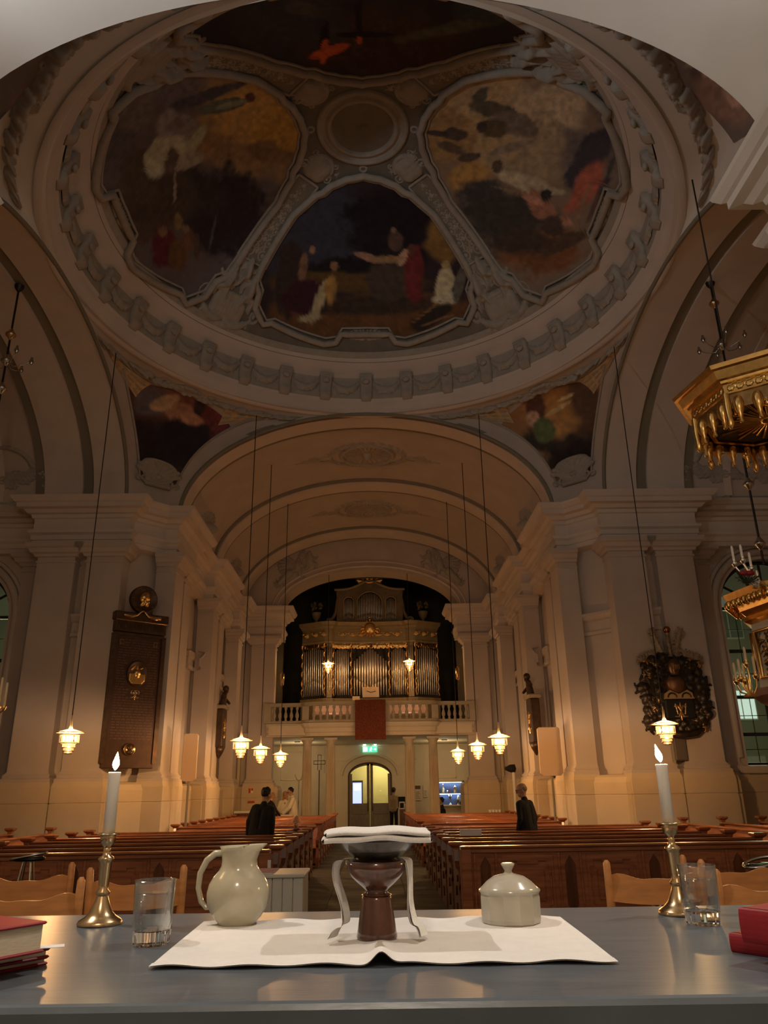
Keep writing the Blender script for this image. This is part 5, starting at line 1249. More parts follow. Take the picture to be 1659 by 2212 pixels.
# books
RED = mat('red_book_cloth', (.27, .010, .016), .5, var=.1, scale=12, bump=.05, bscale=300)
PAGES = mat('book_pages', (.62, .54, .40), .8, var=.2, scale=60, stretch=(1, 1, 30))
def book(label, cx, cy, z, w, d, th, rot, cover=RED):
    t = thing('book', label, 'book', (cx, cy, z), rot, 'books on the altar')
    MB().rbox(-w/2, w/2, -d/2, d/2, 0, .004, .0015).build('cover', cover, t)
    MB().rbox(-w/2, w/2, -d/2, d/2, th-.004, th, .0015).build('cover', cover, t)
    m = MB(); m.loft([[(-w/2+.004*math.cos(a)-.003, y, th/2+th/2*math.sin(a)) for a in np.linspace(PI/2, 3*PI/2, 9)]+[(-w/2+.006, y, .0), (-w/2+.006, y, th)] for y in (-d/2, d/2)], True, True, False)
    m.build('spine', cover, t)
    MB().box(-w/2+.004, w/2-.005, -d/2+.004, d/2-.004, .004, th-.004).build('page_block', PAGES, t)
    return t
def book_at(label, u, v, z, w, d, th, deg, sx, cover=RED):
    """far corner (local sx*w/2, d/2) of the top face seen at pixel u,v"""
    c = un(u, v, z=z+th); a = math.radians(deg); lx, ly = sx*w/2, d/2
    return book(label, float(c[0])-(lx*math.cos(a)-ly*math.sin(a)), float(c[1])-(lx*math.sin(a)+ly*math.cos(a)), z, w, d, th, a, cover)
book_at('thin red book at the bottom of the left stack', 106, 2064, ZT, .15, .21, .012, -38, 1)
book_at('dark red book above the thin one in the left stack', 110, 2046, ZT+.0122, .15, .21, .014, -36, 1, mat('dark_red_book', (.20, .010, .022), .5))
book_at('thick red bible on top of the left stack, pages to the right', 104, 1989, ZT+.0276, .145, .21, .040, -33, 1)
ps_ = un(112, 2044, z=ZT+.027); o = MB().rbox(-.05, .05, -.012, .012, 0, .0010, .0004).build('paper_slip', mat('white_paper', (.82, .80, .78), .8), None, (float(ps_[0])-.03, float(ps_[1])-.012, ZT+.0264), math.radians(20)); tag(o, 'white paper slip sticking out of the left book stack', 'paper')
book_at('flat red book under the other on the right edge of the altar', 1578, 2014, ZT, .16, .22, .026, 37, -1)
book_at('thick red book lying on another at the right edge of the altar', 1598, 1960, ZT+.0264, .155, .21, .044, 35, -1)

# ================================================================== CHAIRS NEAR THE ALTAR
def make_chair(name, label):
    t = thing(name, label, 'chair', (0, 0, 0), 0, 'beech chairs around the altar')
    w = .20
    for s in (-1, 1):
        MB().tube([(s*w, .0, 0), (s*w, .015, .45), (s*(w+.004), -.01, .68), (s*(w+.01), -.035, .86), (s*(w+.01), -.036, .872)], [.015, .018, .019, .016, .008], 10).build('back_post', CHAIRW, t)
        MB().tube([(s*.19, .40, 0), (s*.19, .38, .43)], [.013, .018], 8).build('front_leg', CHAIRW, t)
        MB().tube([(s*.19, .02, .22), (s*.19, .38, .22)], .010, 6).build('stretcher', CHAIRW, t)
    MB().rbox(-.21, .21, 0, .42, .425, .455, .012).build('seat', CHAIRW, t)
    m = MB(); us = np.linspace(-1, 1, 25)
    top = lambda u: .792+.030*abs(u)**1.5-.012*max(0, abs(u)-.86)/.14+.004*math.cos(u*9)
    bot = lambda u: .690+.012*u*u
    yb = lambda u, z: -.028+.030*(u*u-1)*.9-(.0 if z < .75 else .006)
    for e in (0, .014): m.grid(lambda u, k: (u*w, yb(u, 0)+e, bot(u)+(top(u)-bot(u))*k), us, [0, .25, .5, .75, 1])
    m.grid(lambda u, k: (u*w, yb(u, 0)+.014*k, top(u)), us, [0, 1]); m.grid(lambda u, k: (u*w, yb(u, 0)+.014*k, bot(u)), us, [0, 1])
    m.build('crest_slat', CHAIRW, t)
    MB().box(-w, w, -.005, .012, .52, .56).build('lower_slat', CHAIRW, t)
    return t
def put_chair(proto, first, u, v, label, rot):
    p = un(u, v, z=.47+.87)
    c = proto if first else copy_tree(proto)
    c.location = (float(p[0]), float(p[1])+.03, .47); c.rotation_euler = (0, 0, rot); c['label'] = label
    return c
c0 = make_chair('wooden_chair', '')
for i, (u, v, lab, rot) in enumerate(((60, 1866, 'beech chair at the left edge, farther of the two overlapping ones', .12), (55, 1900, 'beech chair at the left edge, nearer of the two overlapping ones', .18), (296, 1872, 'beech chair behind the left candlestick', .14),
        (1412, 1858, 'beech chair right of the jar, its left post clear of other chairs', -.10), (1572, 1847, 'beech chair behind the right candlestick and water glass, farthest of three', -.12), (1668, 1878, 'beech chair cut by the right edge of the photo', -.16))):
    put_chair(c0, i == 0, u, v, lab, rot)
# dark chrome stools between chairs and pews
def stool(label, u, v, rot):
    p = un(u, v, z=.47+.66); t = thing('chrome_stool', label, 'stool', (float(p[0]), float(p[1]), .47), rot); t.scale = (.9, .9, .9)
    m = MB(); m.lathe([(.001, .70), (.15, .70), (.17, .715), (.165, .735), (.10, .74), (.001, .735)], 24, sy=.6).build('seat', mat('black_leather', (.012, .012, .013), .3), t)
    MB().tube([(.17*math.cos(a)*1.05, .11*math.sin(a), .745+.03*math.cos(a)) for a in np.linspace(.3, 2*PI-.3, 24)], .012, 8).build('back_rail', STEEL, t)
    for k in range(4):
        a = PI/4+k*PI/2; MB().tube([(.05*math.cos(a), .04*math.sin(a), .70), (.17*math.cos(a), .15*math.sin(a), .0)], .011, 8).build('leg', STEEL, t)
stool('black and chrome stool behind the chair right of the jar', 1428, 1926, .3)
stool('black and chrome stool behind the chairs at the left edge', 62, 1852, 0.)
stool('black and chrome stool at the right edge behind the chairs', 1645, 1866, .6)

# ---- white slatted crate with striped cloth
cr = thing('white_crate', 'white boarded crate with a striped cloth on top, left of the aisle', 'crate', (0, 0, 0))
pa = un(590, 1890, z=.93); pb_ = un(658, 1886, z=.93); X0, X1, Y0 = float(pa[0])-.30, float(pb_[0]), float(pa[1])
MB().rbox(X0-.015, X1+.015, Y0-.015, Y0+.62, .90, .935, .008).build('lid', WHITEP, cr)
for k in range(6):
    w = (X1-X0)/6; MB().rbox(X0+w*k+.003, X0+w*(k+1)-.003, Y0, Y0+.02, 0, .90, .004).build('board', WHITEP, cr)
for k in range(5):
    w = .6/5; MB().rbox(X1-.02, X1, Y0+w*k+.003, Y0+w*(k+1)-.003, 0, .90, .004).build('board', WHITEP, cr)
    MB().rbox(X0, X0+.02, Y0+w*k+.003, Y0+w*(k+1)-.003, 0, .90, .004).build('board', WHITEP, cr)
MB().box(X0+.02, X1-.02, Y0+.02, Y0+.6, .02, .88).build('body', WHITEP, cr)
STR = mat('stripe_red', (.45, .10, .10), .9)
cw = thing('striped_cloth', 'red and white striped cloth lying on the white crate', 'cloth', (X0+.16, Y0+.3, .936))
MB().rbox(-.17, .13, -.26, .26, 0, .008, .003).build('cloth', LINEN, cw)
for k in range(8): MB().box(-.168, .128, -.24+k*.065, -.215+k*.065, .008, .0095).build('stripe', STR, cw)

# ================================================================== PEWS
def end_panel_mesh():
    m = MB(); poly = [(-.60, 0), (.14, 0), (.14, .55), (.10, .90), (-.03, .90), (-.06, .76), (-.16, .70), (-.34, .68), (-.50, .68), (-.58, .62), (-.57, .52), (-.50, .46), (-.55, .36), (-.60, .25)]
    m.prism(poly, lambda a, b, d: (d, a, b), -.03, .03)
    for (y, z, r) in ((-.2, .42, .07), (-.2, .2, .09), (-.38, .58, .05)): m.lathe([(r, -.045), (r*.8, -.04), (r, .04), (r*.8, .045)], 10, (0, y, z), axis='x')
    return m.mesh('end_panel')
def cap_mesh():
    m = MB(); rings = []
    for z, o in ((.88, .045), (.92, .05), (.945, .085), (.965, .10), (.985, .10), (.995, .085)):
        rings.append([(-o, .03-o*.95, z), (o, .03-o*.95, z), (o, .03+o*.95, z), (-o, .03+o*.95, z)])
    return m.loft(rings, True, True, False).mesh('cap')
EPM = end_panel_mesh(); EPM.materials.append(PEWD); CPM = cap_mesh(); CPM.materials.append(PEW)
def pew(L, caps=True, tall=0.):
    t = thing('pew', '', 'pew', (0, 0, 0), 0, 'wooden church pews')
    MB().rbox(.03, L-.03, -.42, .02, .42, .455, .01).build('seat', PEW, t)
    m = MB(); 
    m.add([(.03, -.005, .45), (L-.03, -.005, .45), (L-.03, .05, .90), (.03, .05, .90), (.03, .025, .45), (L-.03, .025, .45), (L-.03, .08, .90), (.03, .08, .90)], [(0, 1, 2, 3), (4, 5, 6, 7), (0, 3, 7, 4), (1, 2, 6, 5)])
    m.box(.03, L-.03, .0, .03, .08, .45); m.build('backrest', PEW, t)
    MB().rbox(0.0, L, .01, .11, .89, .93, .012).build('top_rail', PEW, t)
    MB().rbox(.05, L-.05, .09, .24, .78, .80, .004).build('book_rest', PEWD, t)
    for x in (0, L):
        link('end_panel', EPM, t, (x, 0, 0)); link('cap', CPM, t, (x, 0, (tall if x == 0 or not tall else tall)))
    return t
ordn = ['first', 'second', 'third', 'fourth', 'fifth', 'sixth', 'seventh', 'eighth', 'ninth', 'tenth', 'eleventh']
LC, LA = 4.65, 3.45
pc_, pa2 = pew(LC), pew(LA)
used = set()
def put_pew(proto, loc, rot, label):
    p = proto if proto.name not in used else copy_tree(proto)
    used.add(proto.name); p.location = loc; p.rotation_euler = (0, 0, rot); p['label'] = label
rows1 = [11.4+1.02*i for i in range(7)]; rows2 = [20.0+1.02*i for i in range(9)]
for s, nm in ((-1, 'left'), (1, 'right')):
    ax = 1.22
    for i, y in enumerate(rows1):
        put_pew(pc_, (s*ax if s > 0 else -ax-LC, y, 0), 0, 'long dark pew, %s row behind the %s panelled pew front' % (ordn[i], nm))
    for i, y in enumerate(rows2):
        put_pew(pa2, (s*ax if s > 0 else -ax-LA, y, 0), 0, 'shorter dark pew in the %s nave block, %s row before the gallery' % (nm, ordn[8-i]))
pt_ = pew(5.6, tall=.05)
for s, nm in ((-1, 'left'), (1, 'right')):
    for i, x in enumerate((6.75, 7.6, 8.45, 9.3)):
        if s < 0: put_pew(pt_, (-x, 12.2, .0), PI/2, 'pew standing sideways in the left transept, %s from the nave pews' % ordn[i])
        else: put_pew(pt_, (x, 17.8, .0), -PI/2, 'pew standing sideways in the right transept, %s from the nave pews' % ordn[i])
# panelled pew fronts
def pew_front(s, nm):
    t = thing('panelled_barrier', 'panelled mahogany pew front facing the altar on the %s of the aisle' % nm, 'barrier', (s*1.2, 10.32, 0), 0, 'panelled pew fronts')
    L = 5.6; X = lambda a: s*a
    def bx(mb, a0, a1, y0, y1, z0, z1, b=.008):
        return mb.rbox(min(X(a0), X(a1)), max(X(a0), X(a1)), y0, y1, z0, z1, b)
    bx(MB(), 0, L, .0, .06, .03, .98).build('board', PEW, t)
    bx(bx(MB(), -.03, L, -.05, .13, .975, 1.005, .012), 0, L, -.025, .0, .925, .975).build('top_rail', PEW, t)
    bx(MB(), 0, L, -.03, .0, .0, .16).build('plinth', PEW, t)
    bx(MB(), -.03, .10, -.04, .12, 0, .975).build('corner_post', PEW, t)
    a = .12; k = 0
    while a < L-.3:
        if k % 2 == 0:
            w = .30; c = X(a+w/2)
            bx(MB(), a, a+.035, -.02, .0, .16, .925).build('stile', PEW, t); bx(MB(), a+w-.035, a+w, -.02, .0, .16, .925).build('stile', PEW, t)
            poly = [(-.065, .34), (-.04, .30), (0, .25), (.04, .30), (.065, .34), (.065, .78), (.04, .83), (0, .885), (-.04, .83), (-.065, .78)]
            MB().prism(poly, lambda p, q_, d: (c+p, d, q_), -.014, .002).build('lancet_panel', PEWD, t)
        else:
            w = .74; c = X(a+w/2)
            MB().rbox(c-.32, c+.32, -.012, .002, .20, .90, .006).build('panel', PEW, t)
            o = [(-.27, .76), (-.23, .76), (-.23, .83), (-.13, .83), (-.13, .80), (.13, .80), (.13, .83), (.23, .83), (.23, .76), (.27, .76), (.27, .34), (.23, .34), (.23, .27), (.13, .27), (.13, .30), (-.13, .30), (-.13, .27), (-.23, .27), (-.23, .34), (-.27, .34)]
            MB().tube([(c+p, -.014, q_) for p, q_ in o], .014, 5, closed=True, smooth=False, upv=(0, 1, 0)).build('panel_moulding', PEW, t)
            MB().rbox(c-.2, c+.2, -.024, -.008, .38, .72, .012).build('raised_field', PEW, t)
        a += w; k += 1
pew_front(-1, 'left'); pew_front(1, 'right')
PAPER = MATS['white_paper']
tag(MB().box(-.02, .02, -.004, 0, 0, .09).build('reserved_card', PAPER, None, (-1.17, 10.279, .80)), 'small white card on the corner of the left pew front', 'card')
tag(MB().box(-.19, .19, 0, .012, 0, .10).build('paper_sheet', PAPER, None, (1.78, 14.4, .915)), 'white paper sheet leaning on a pew rail right of the aisle', 'paper')

# ================================================================== PEOPLE
def capsule(mb, a, b, r0, r1, n=10):
    a, b = Vector(a), Vector(b); d = b-a
    if d.length < 1e-5: return mb.sphere(a, r0, n, 8)
    pts = []; rr = []
    dn = d.normalized()
    for k in range(5):
        t = -PI/2+PI/2*k/4; pts.append(a+dn*r0*math.sin(t)); rr.append(max(r0*math.cos(t), .001))
    for k in range(5):
        t = PI/2*k/4; pts.append(b+dn*r1*math.sin(t)); rr.append(max(r1*math.cos(t), .001))
    return mb.tube(pts, rr, n)
def fuse(mb, name, material, parent, voxel=.012, smooth=3):
    me = mb.mesh(name); o = link(name, me)
    md = o.modifiers.new('r', 'REMESH'); md.mode = 'VOXEL'; md.voxel_size = voxel; md.use_smooth_shade = True
    ms = o.modifiers.new('s', 'SMOOTH'); ms.iterations = smooth; ms.factor = .5
    dg = bpy.context.evaluated_depsgraph_get(); dg.update()
    me2 = bpy.data.meshes.new_from_object(o.evaluated_get(dg)); bpy.data.objects.remove(o); bpy.data.meshes.remove(me)
    me2.name = name; me2.materials.clear(); me2.materials.append(material)
    return link(name, me2, parent)
def person(label, loc, face, H=1.75, lean=0., side=0., seated=False, robe=None, top=BLACK, legs=DARKCLOTH, hair=None, long=False, arms='down', headturn=0., headtilt=0., glasses=False, scarf=None):
    """local +y = facing; body one fused surface, clothes and hair its children"""
    t = thing('person', label, 'person', loc, face)
    k = H/1.75; pz = (.50 if seated else .93)*k
    R = Matrix.Rotation(-lean, 3, 'X') @ Matrix.Rotation(side, 3, 'Y')
    def U(x, y, z): return Vector((0, 0, pz))+R @ Vector((x*k, y*k, (z-.93)*k))
    head = U(0, .015, 1.635); HR = Matrix.Rotation(headturn, 3, 'Z') @ Matrix.Rotation(-headtilt, 3, 'X') @ R
    def Hh(x, y, z): return head+HR @ Vector((x*k, y*k, z*k))
    sh = .185
    if arms == 'down': el = [U(s*.235, -.02, 1.13) for s in (-1, 1)]; wr = [U(s*.24, .08, .90) for s in (-1, 1)]
    elif arms == 'front': el = [U(s*.23, .08, 1.14) for s in (-1, 1)]; wr = [U(s*.10, .30, 1.06) for s in (-1, 1)]
    else: el = [U(s*.24, .16, 1.16) for s in (-1, 1)]; wr = [U(s*.13, .38, 1.02) for s in (-1, 1)]
    body = MB()
    for (dx, dy, dz, r, sx, sy, sz) in ((0, 0, .02, .10, .80, .98, 1.12), (0, .045, -.06, .062, .85, .9, 1.0), (0, -.02, .045, .09, .84, 1.0, .95)):
        M = Matrix.Translation(Hh(dx, dy, dz)) @ HR.to_4x4(); body.sphere((0, 0, 0), r*k, 16, 12, sx, sy, sz, M=M)
    body.tube([Hh(0, .092, .03), Hh(0, .105, .0), Hh(0, .118, -.022), Hh(0, .098, -.03)], [.009, .011, .015, .008], 8)
    body.tube([Hh(-.022, .093, -.058), Hh(0, .100, -.058), Hh(.022, .093, -.058)], .007, 6)
    for s in (-1, 1):
        body.sphere(Hh(s*.083, -.005, -.005), .026*k, 8, 8, .45, .7, 1.2); body.tube([Hh(s*.045, .088, .035), Hh(s*.018, .095, .032)], .008, 6)
    capsule(body, U(0, -.01, 1.43), Hh(0, -.01, -.06), .056*k, .052*k)
    capsule(body, U(-.09, 0, 1.36), U(.09, 0, 1.36), .07*k, .07*k); capsule(body, U(0, 0, 1.32), U(0, 0, .98), .10*k, .10*k)
    for i, s in enumerate((-1, 1)):
        capsule(body, U(s*sh*.9, 0, 1.38), el[i], .047*k, .037*k); capsule(body, el[i], wr[i], .036*k, .027*k)
        d = (wr[i]-el[i]).normalized(); side_v = Vector((s, 0, 0)); side_v = (side_v-d*side_v.dot(d)).normalized()
        pm = wr[i]+d*.05; capsule(body, wr[i], pm, .026, .034)
        nv = d.cross(side_v)
        for f, (off, ln) in enumerate(((-.026, .062), (-.009, .074), (.009, .070), (.026, .054))):
            b0 = pm+side_v*off+d*.02; b1 = b0+d*ln*.55+nv*.008*s; b2 = b1+d*ln*.4+nv*.02*s
            capsule(body, b0, b1, .0095, .009, 8); capsule(body, b1, b2, .009, .0075, 8)
        tb = wr[i]+d*.02-side_v*.026; capsule(body, tb, tb-side_v*.026+d*.03, .012, .010, 8); capsule(body, tb-side_v*.026+d*.03, tb-side_v*.03+d*.058, .010, .008, 8)
    hips = [Vector((s*.09*k, 0, pz)) for s in (-1, 1)]
    if seated: kn = [Vector((s*.12*k, .44*k, pz)) for s in (-1, 1)]; an = [Vector((s*.12*k, .42*k, .08)) for s in (-1, 1)]
    else: kn = [Vector((s*.105*k, .02, pz*.53)) for s in (-1, 1)]; an = [Vector((s*.11*k, -.01, .08)) for s in (-1, 1)]
    for i in (0, 1):
        capsule(body, hips[i], kn[i], .07*k, .05*k); capsule(body, kn[i], an[i], .045*k, .034*k); capsule(body, an[i]-Vector((0, .03, .035)), an[i]+Vector((0, .16, -.045)), .036, .03)
    fuse(body, 'body', SKIN, t, .0095, 2)
    e = .022
    cl = MB()
    capsule(cl, U(-sh+.045, -.005, 1.39), U(sh-.045, -.005, 1.39), .075*k, .075*k); capsule(cl, U(-.075, -.01, 1.28), U(-.07, 0, .96), .135*k, .135*k); capsule(cl, U(.075, -.01, 1.28), U(.07, 0, .96), .135*k, .135*k)
    capsule(cl, U(0, -.012, 1.47), U(0, -.01, 1.36), .066*k, .09*k)
    aw = .034 if robe else 0
    for i, s in enumerate((-1, 1)):
        capsule(cl, U(s*sh*.92, 0, 1.385), el[i], .066*k+aw*.4, .052*k+aw*.7); capsule(cl, el[i], wr[i]-(wr[i]-el[i]).normalized()*.01, .051*k+aw*.7, .039*k+aw)
    if robe:
        c0 = U(0, 0, .98); m = cl; rings = []
        for q_ in range(8):
            tt = q_/7; z = pz+.1-(pz-.02)*tt; rx, ry = .17+.10*tt, .14+.10*tt
            rings.append([((rx+.012*math.sin(9*a))*math.cos(a), (ry+.012*math.sin(9*a))*math.sin(a)+(c0.y)*(1-tt), z) for a in [2*PI*j/36 for j in range(36)]])
        m.loft(rings, True, True, True)
        fuse(cl, 'robe', robe, t, .013, 3)
    else:
        capsule(cl, Vector((-.05, 0, pz)), Vector((.05, 0, pz)), .145*k, .145*k)
        fuse(cl, 'jacket', top, t, .013, 3)
        tr = MB(); capsule(tr, hips[0], hips[1], .115*k, .115*k)
        for i in (0, 1): capsule(tr, hips[i], kn[i], .098*k, .074*k); capsule(tr, kn[i], an[i]-Vector((0, 0, .02)), .074*k, .062*k)
        fuse(tr, 'trousers', legs, t, .014, 3)
    for i in (0, 1):
        m = MB(); capsule(m, an[i]+Vector((0, -.035, -.035)), an[i]+Vector((0, .17, -.04)), .046, .038); m.build('shoe', BLACK, t)
    if hair:
        hm = MB(); bald = hair is HAIRG
        M = Matrix.Translation(Hh(0, -.032, .02 if bald else .034)) @ HR.to_4x4(); hm.sphere((0, 0, 0), (.088 if bald else .098)*k, 16, 12, .95 if bald else .90, .95 if bald else 1.0, .8 if bald else .98, M=M)
        for j in range(0 if bald else 46):
            a, e_ = rng.uniform(0, 6.3), rng.uniform(.0, 1.5); rr2 = .088*math.cos(e_)
            if math.sin(a) > .55 and e_ < .7: continue
            hm.sphere(Hh(rr2*math.cos(a), -.028+rr2*math.sin(a)*1.1, .04+.092*math.sin(e_)), rng.uniform(.016, .028)*k, 8, 6)
        if long:
            for s in (-1, 0, 1): capsule(hm, Hh(s*.065, -.055+.03*abs(s), .02), Hh(s*.085, -.05+.05*abs(s), -.27), .045, .03)
        fuse(hm, 'hair', hair, t, .011, 2)
    if glasses:
        g = MB()
        for s in (-1, 1): g.tube([Hh(s*.034+.026*math.cos(a), .108, .018+.02*math.sin(a)) for a in np.linspace(0, 2*PI, 12, endpoint=False)], .003, 5, closed=True); g.tube([Hh(s*.06, .105, .02), Hh(s*.086, -.01, .02)], .003, 5)
        g.tube([Hh(-.01, .11, .02), Hh(.01, .11, .02)], .003, 5); g.build('glasses', IRON, t)
    if scarf: capsule(MB(), U(-.03, .0, 1.47), U(.03, 0, 1.47), .08, .08).build('scarf', scarf, t)
    return t
HAIRD = mat('dark_hair', (.020, .012, .008), .6); HAIRG = mat('grey_hair', (.20, .17, .14), .6); HAIRB = mat('blond_hair', (.42, .24, .09), .55)
ALB = mat('white_alb', (.74, .69, .56), .85, var=.04, scale=8)
TAN = mat('tan_pullover', (.34, .26, .16), .9)
def px(u, y): return float(un(u, 1725, y=y)[0])
person('person in a black jacket seen from behind among the left pews, dark tousled hair', (px(562, 15.75), 15.74, 0), math.radians(-8), 1.76, .22, .10, top=BLACK, hair=HAIRD, headturn=-.5, headtilt=.2)
person('person with a bald grey head just above a pew left of the aisle', (px(642, 17.3), 17.28, 0), PI-.1, 1.60, .05, 0, True, top=mat('brown_jacket', (.06, .04, .028), .9), hair=None)
person('person with glasses and black jacket standing among the right pews, facing left', (px(1137, 15.75), 15.74, 0), math.radians(42), 1.76, .12, top=BLACK, hair=HAIRG, headturn=.75, headtilt=.12, glasses=True)
person('person in tan pullover and dark trousers standing by the door', (px(850, 35.2), 35.2, 0), math.radians(-25), 1.80, .02, top=TAN, legs=mat('navy_trousers', (.012, .012, .022), .9), hair=HAIRD, arms='front')
person('person in dark clothes sitting low before the lit display case', (px(955, 32.6), 32.6, 0), math.radians(85), 1.85, .05, 0, True, top=DARKCLOTH, hair=HAIRD, arms='reach')
person('person in a white robe with long fair hair standing behind the small table', (px(615, 30.3), 30.5, 0), PI, 1.70, .05, robe=ALB, hair=HAIRB, long=True, arms='front')
person('person in a white robe with dark hair and glasses bending over the small table', (px(637, 29.9), 29.75, 0), math.radians(105), 1.84, .18, robe=ALB, hair=HAIRD, arms='reach', headtilt=.25, glasses=True)
person('person in black with a pale collar behind the black-jacketed figure on the left', (px(581, 28.9), 29.0, 0), math.radians(-60), 1.66, .15, top=BLACK, hair=mat('fair_hair', (.30, .18, .09), .6), arms='reach', headtilt=.2)

# ---- tables and small things at the back of the nave
tb = thing('side_table', 'small table with a white cloth before the robed pair', 'table', (px(603, 29.6), 29.78, 0))
MB().rbox(-.45, .45, -.3, .3, .90, .93, .006).build('top', PEW, tb)
for sx in (-1, 1):
    for sy in (-1, 1): MB().box(sx*.38-.03, sx*.38+.03, sy*.24-.03, sy*.24+.03, 0, .9).build('leg', PEW, tb)
tcl = MB().rbox(-.47, .47, -.32, .32, .0, .006, .002).rbox(-.47, .47, -.33, -.32, -.22, .004, .002); tag(tcl.build('table_cloth', LINEN, None, (px(603, 29.6), 29.78, .931)), 'white cloth on the small table before the robed pair', 'cloth')
ct = thing('white_chest', 'white-topped chest by the left wall near the gallery', 'chest', (px(523, 28.9)+.22, 28.95, 0))
MB().rbox(-.42, .42, -.25, .25, 0, 1.02, .01).build('body', PEWD, ct); MB().rbox(-.45, .45, -.28, .28, 1.02, 1.10, .01).build('top', WHITEP, ct)
cs_ = thing('coat_stand', 'pale stand with two curved arms behind the white-robed pair', 'stand', (px(640, 31.0), 31.9, 0))
MB().tube([(0, 0, 0), (0, 0, 2.15)], .022, 8).build('pole', WHITEP, cs_)
for s in (-1, 1): MB().tube([(0, 0, 2.1), (s*.08, 0, 2.16), (s*.13, 0, 2.28), (s*.16, 0, 2.34)], .02, 8).build('arm', WHITEP, cs_)
MB().lathe([(.18, 0), (.17, .03), (.03, .05)], 16).build('base', WHITEP, cs_)
pcx = thing('processional_cross', 'thin brown processional cross against the wall between the left columns', 'cross', (px(690, 34)-.02, 34.0, 0))
MB().tube([(0, 0, .1), (0, 0, 2.55)], .022, 8).build('shaft', mat('cross_wood', (.16, .08, .04), .5), pcx)
for a, b in (((-.07, 2.55), (-.07, 3.15)), ((.07, 2.55), (.07, 3.15)), ((-.07, 3.15), (.07, 3.15)), ((-.24, 2.78), (.24, 2.78)), ((-.24, 2.92), (.24, 2.92)), ((-.24, 2.78), (-.24, 2.92)), ((.24, 2.78), (.24, 2.92))):
    MB().tube([(a[0], 0, a[1]), (b[0], 0, b[1])], .014, 6).build('bar', MATS['cross_wood'], pcx)
MB().lathe([(.16, 0), (.15, .06), (.03, .12)], 14).build('foot', MATS['cross_wood'], pcx)
# posters, notice, fire signs
def flat(name, label, cat, u0, v0, u1, v1, y, col, parts=()):
    a = un(u0, v1, y=y); b = un(u1, v0, y=y); w, h = float(b[0]-a[0]), float(b[2]-a[2])
    t = thing(name, label, cat, (float(a[0]+b[0])/2, y, float(a[2])))
    MB().box(-w/2, w/2, -.012, .012, 0, h).build('sheet', mat('sheet_'+name+str(u0), col, .8), t)
    for (x0, z0, x1, z1, c) in parts: MB().box(-w/2+w*x0, -w/2+w*x1, -.016, -.012, h*z0, h*z1).build('print', mat('print_%d_%d_%d' % tuple(int(255*k) for k in c), c, .8), t)
lines = [(.15, .12+.1*k, .85-.1*(k % 3), .16+.1*k, (.25, .2, .15)) for k in range(5)]
flat('poster', 'poster with a dark picture at its top between the right columns', 'poster', 896, 1696, 909, 1729, 36.85, (.62, .50, .36), [(.08, .74, .92, .97, (.10, .07, .06))]+lines)
flat('poster', 'plain pale notice beside the outer right column', 'poster', 915, 1696, 923, 1722, 36.85, (.68, .58, .44), lines)
flat('fire_sign', 'red and white fire extinguisher sign on the left wall', 'sign', 537, 1703, 547, 1713, 30.7, (.80, .72, .62), [(.0, 0, .45, 1, (.55, .05, .03)), (.55, .5, 1, 1, (.55, .05, .03))])
flat('fire_sign', 'small red sign below the fire extinguisher sign', 'sign', 535, 1730, 550, 1735, 30.7, (.50, .06, .03), [])
nb = thing('notice_stand', 'black notice stand with a framed white sheet beside the person at the door', 'stand', (px(868, 34.8), 34.9, 0))
MB().rbox(-.15, .15, -.03, .03, 1.15, 1.45, .01).build('screen', BLACK, nb); MB().rbox(-.12, .12, -.06, -.03, .95, 1.25, .01).build('frame', mat('notice_white', (.7, .66, .58), .7), nb); MB().box(-.08, .08, -.065, -.06, 1.0, 1.2).build('sheet', BLACK, nb); MB().rbox(-.1, .14, -.05, .05, 0, 1.1, .01).build('pedestal', PEWD, nb)
# lit display case with church silver
a = un(945, 1742, y=36.8); b = un(1001, 1686, y=36.8); dw, dh = float(b[0]-a[0]), float(b[2]-a[2]); dx = float(a[0]+b[0])/2; dz = float(a[2])
dc = thing('display_case', 'blue-lit wall display case with two shelves of church silver', 'display case', (dx, 36.86, dz))
f = .06
MB().box(-dw/2, -dw/2+f, -.22, 0, 0, dh).box(dw/2-f, dw/2, -.22, 0, 0, dh).box(-dw/2, dw/2, -.22, 0, 0, f).box(-dw/2, dw/2, -.22, 0, dh-f, dh).build('frame', mat('case_frame', (.60, .50, .34), .6), dc)
MB().box(-dw/2+f, dw/2-f, -.02, 0, f, dh-f).build('backing', mat('case_blue', (.09, .14, .30), .7), dc)
MB().box(-dw/2+f, dw/2-f, -.2, -.02, dh*.5-.012, dh*.5+.012).build('shelf', mat('case_shelf', (.45, .52, .62), .2), dc)
MB().box(-dw/2+f, dw/2-f, -.23, -.222, f, dh-f).build('glass', CLEARPANE, dc)
for zz in (dh*.5-.02, dh-f-.01): MB().box(-dw/2+f+.05, dw/2-f-.05, -.19, -.16, zz-.012, zz).build('light_strip', mat('case_led', (.8, .9, 1), .4, emit=(.62, .78, 1.0), es=26), dc)
SIL = mat('silver', (.75, .72, .66), .25, 1.0)
def silver(name, label, x, z, prof, sc, m_=SIL):
    t = MB().lathe([(r*sc, h*sc) for r, h in prof], 18).build(name, m_, None, (dx+x, 36.74, dz+z+.002)); tag(t, label, name.replace('_', ' '), 'church silver in the display case')
z_lo, z_hi = f, dh*.5+.012
CHAL = [(.06, 0), (.055, .015), (.015, .04), (.012, .12), (.025, .14), (.012, .16), (.05, .2), (.065, .29), (.06, .29), (.04, .2), (.001, .19)]
silver('silver_chalice', 'silver chalice on the lower shelf of the display case', -.03, z_lo, CHAL, 1.45)
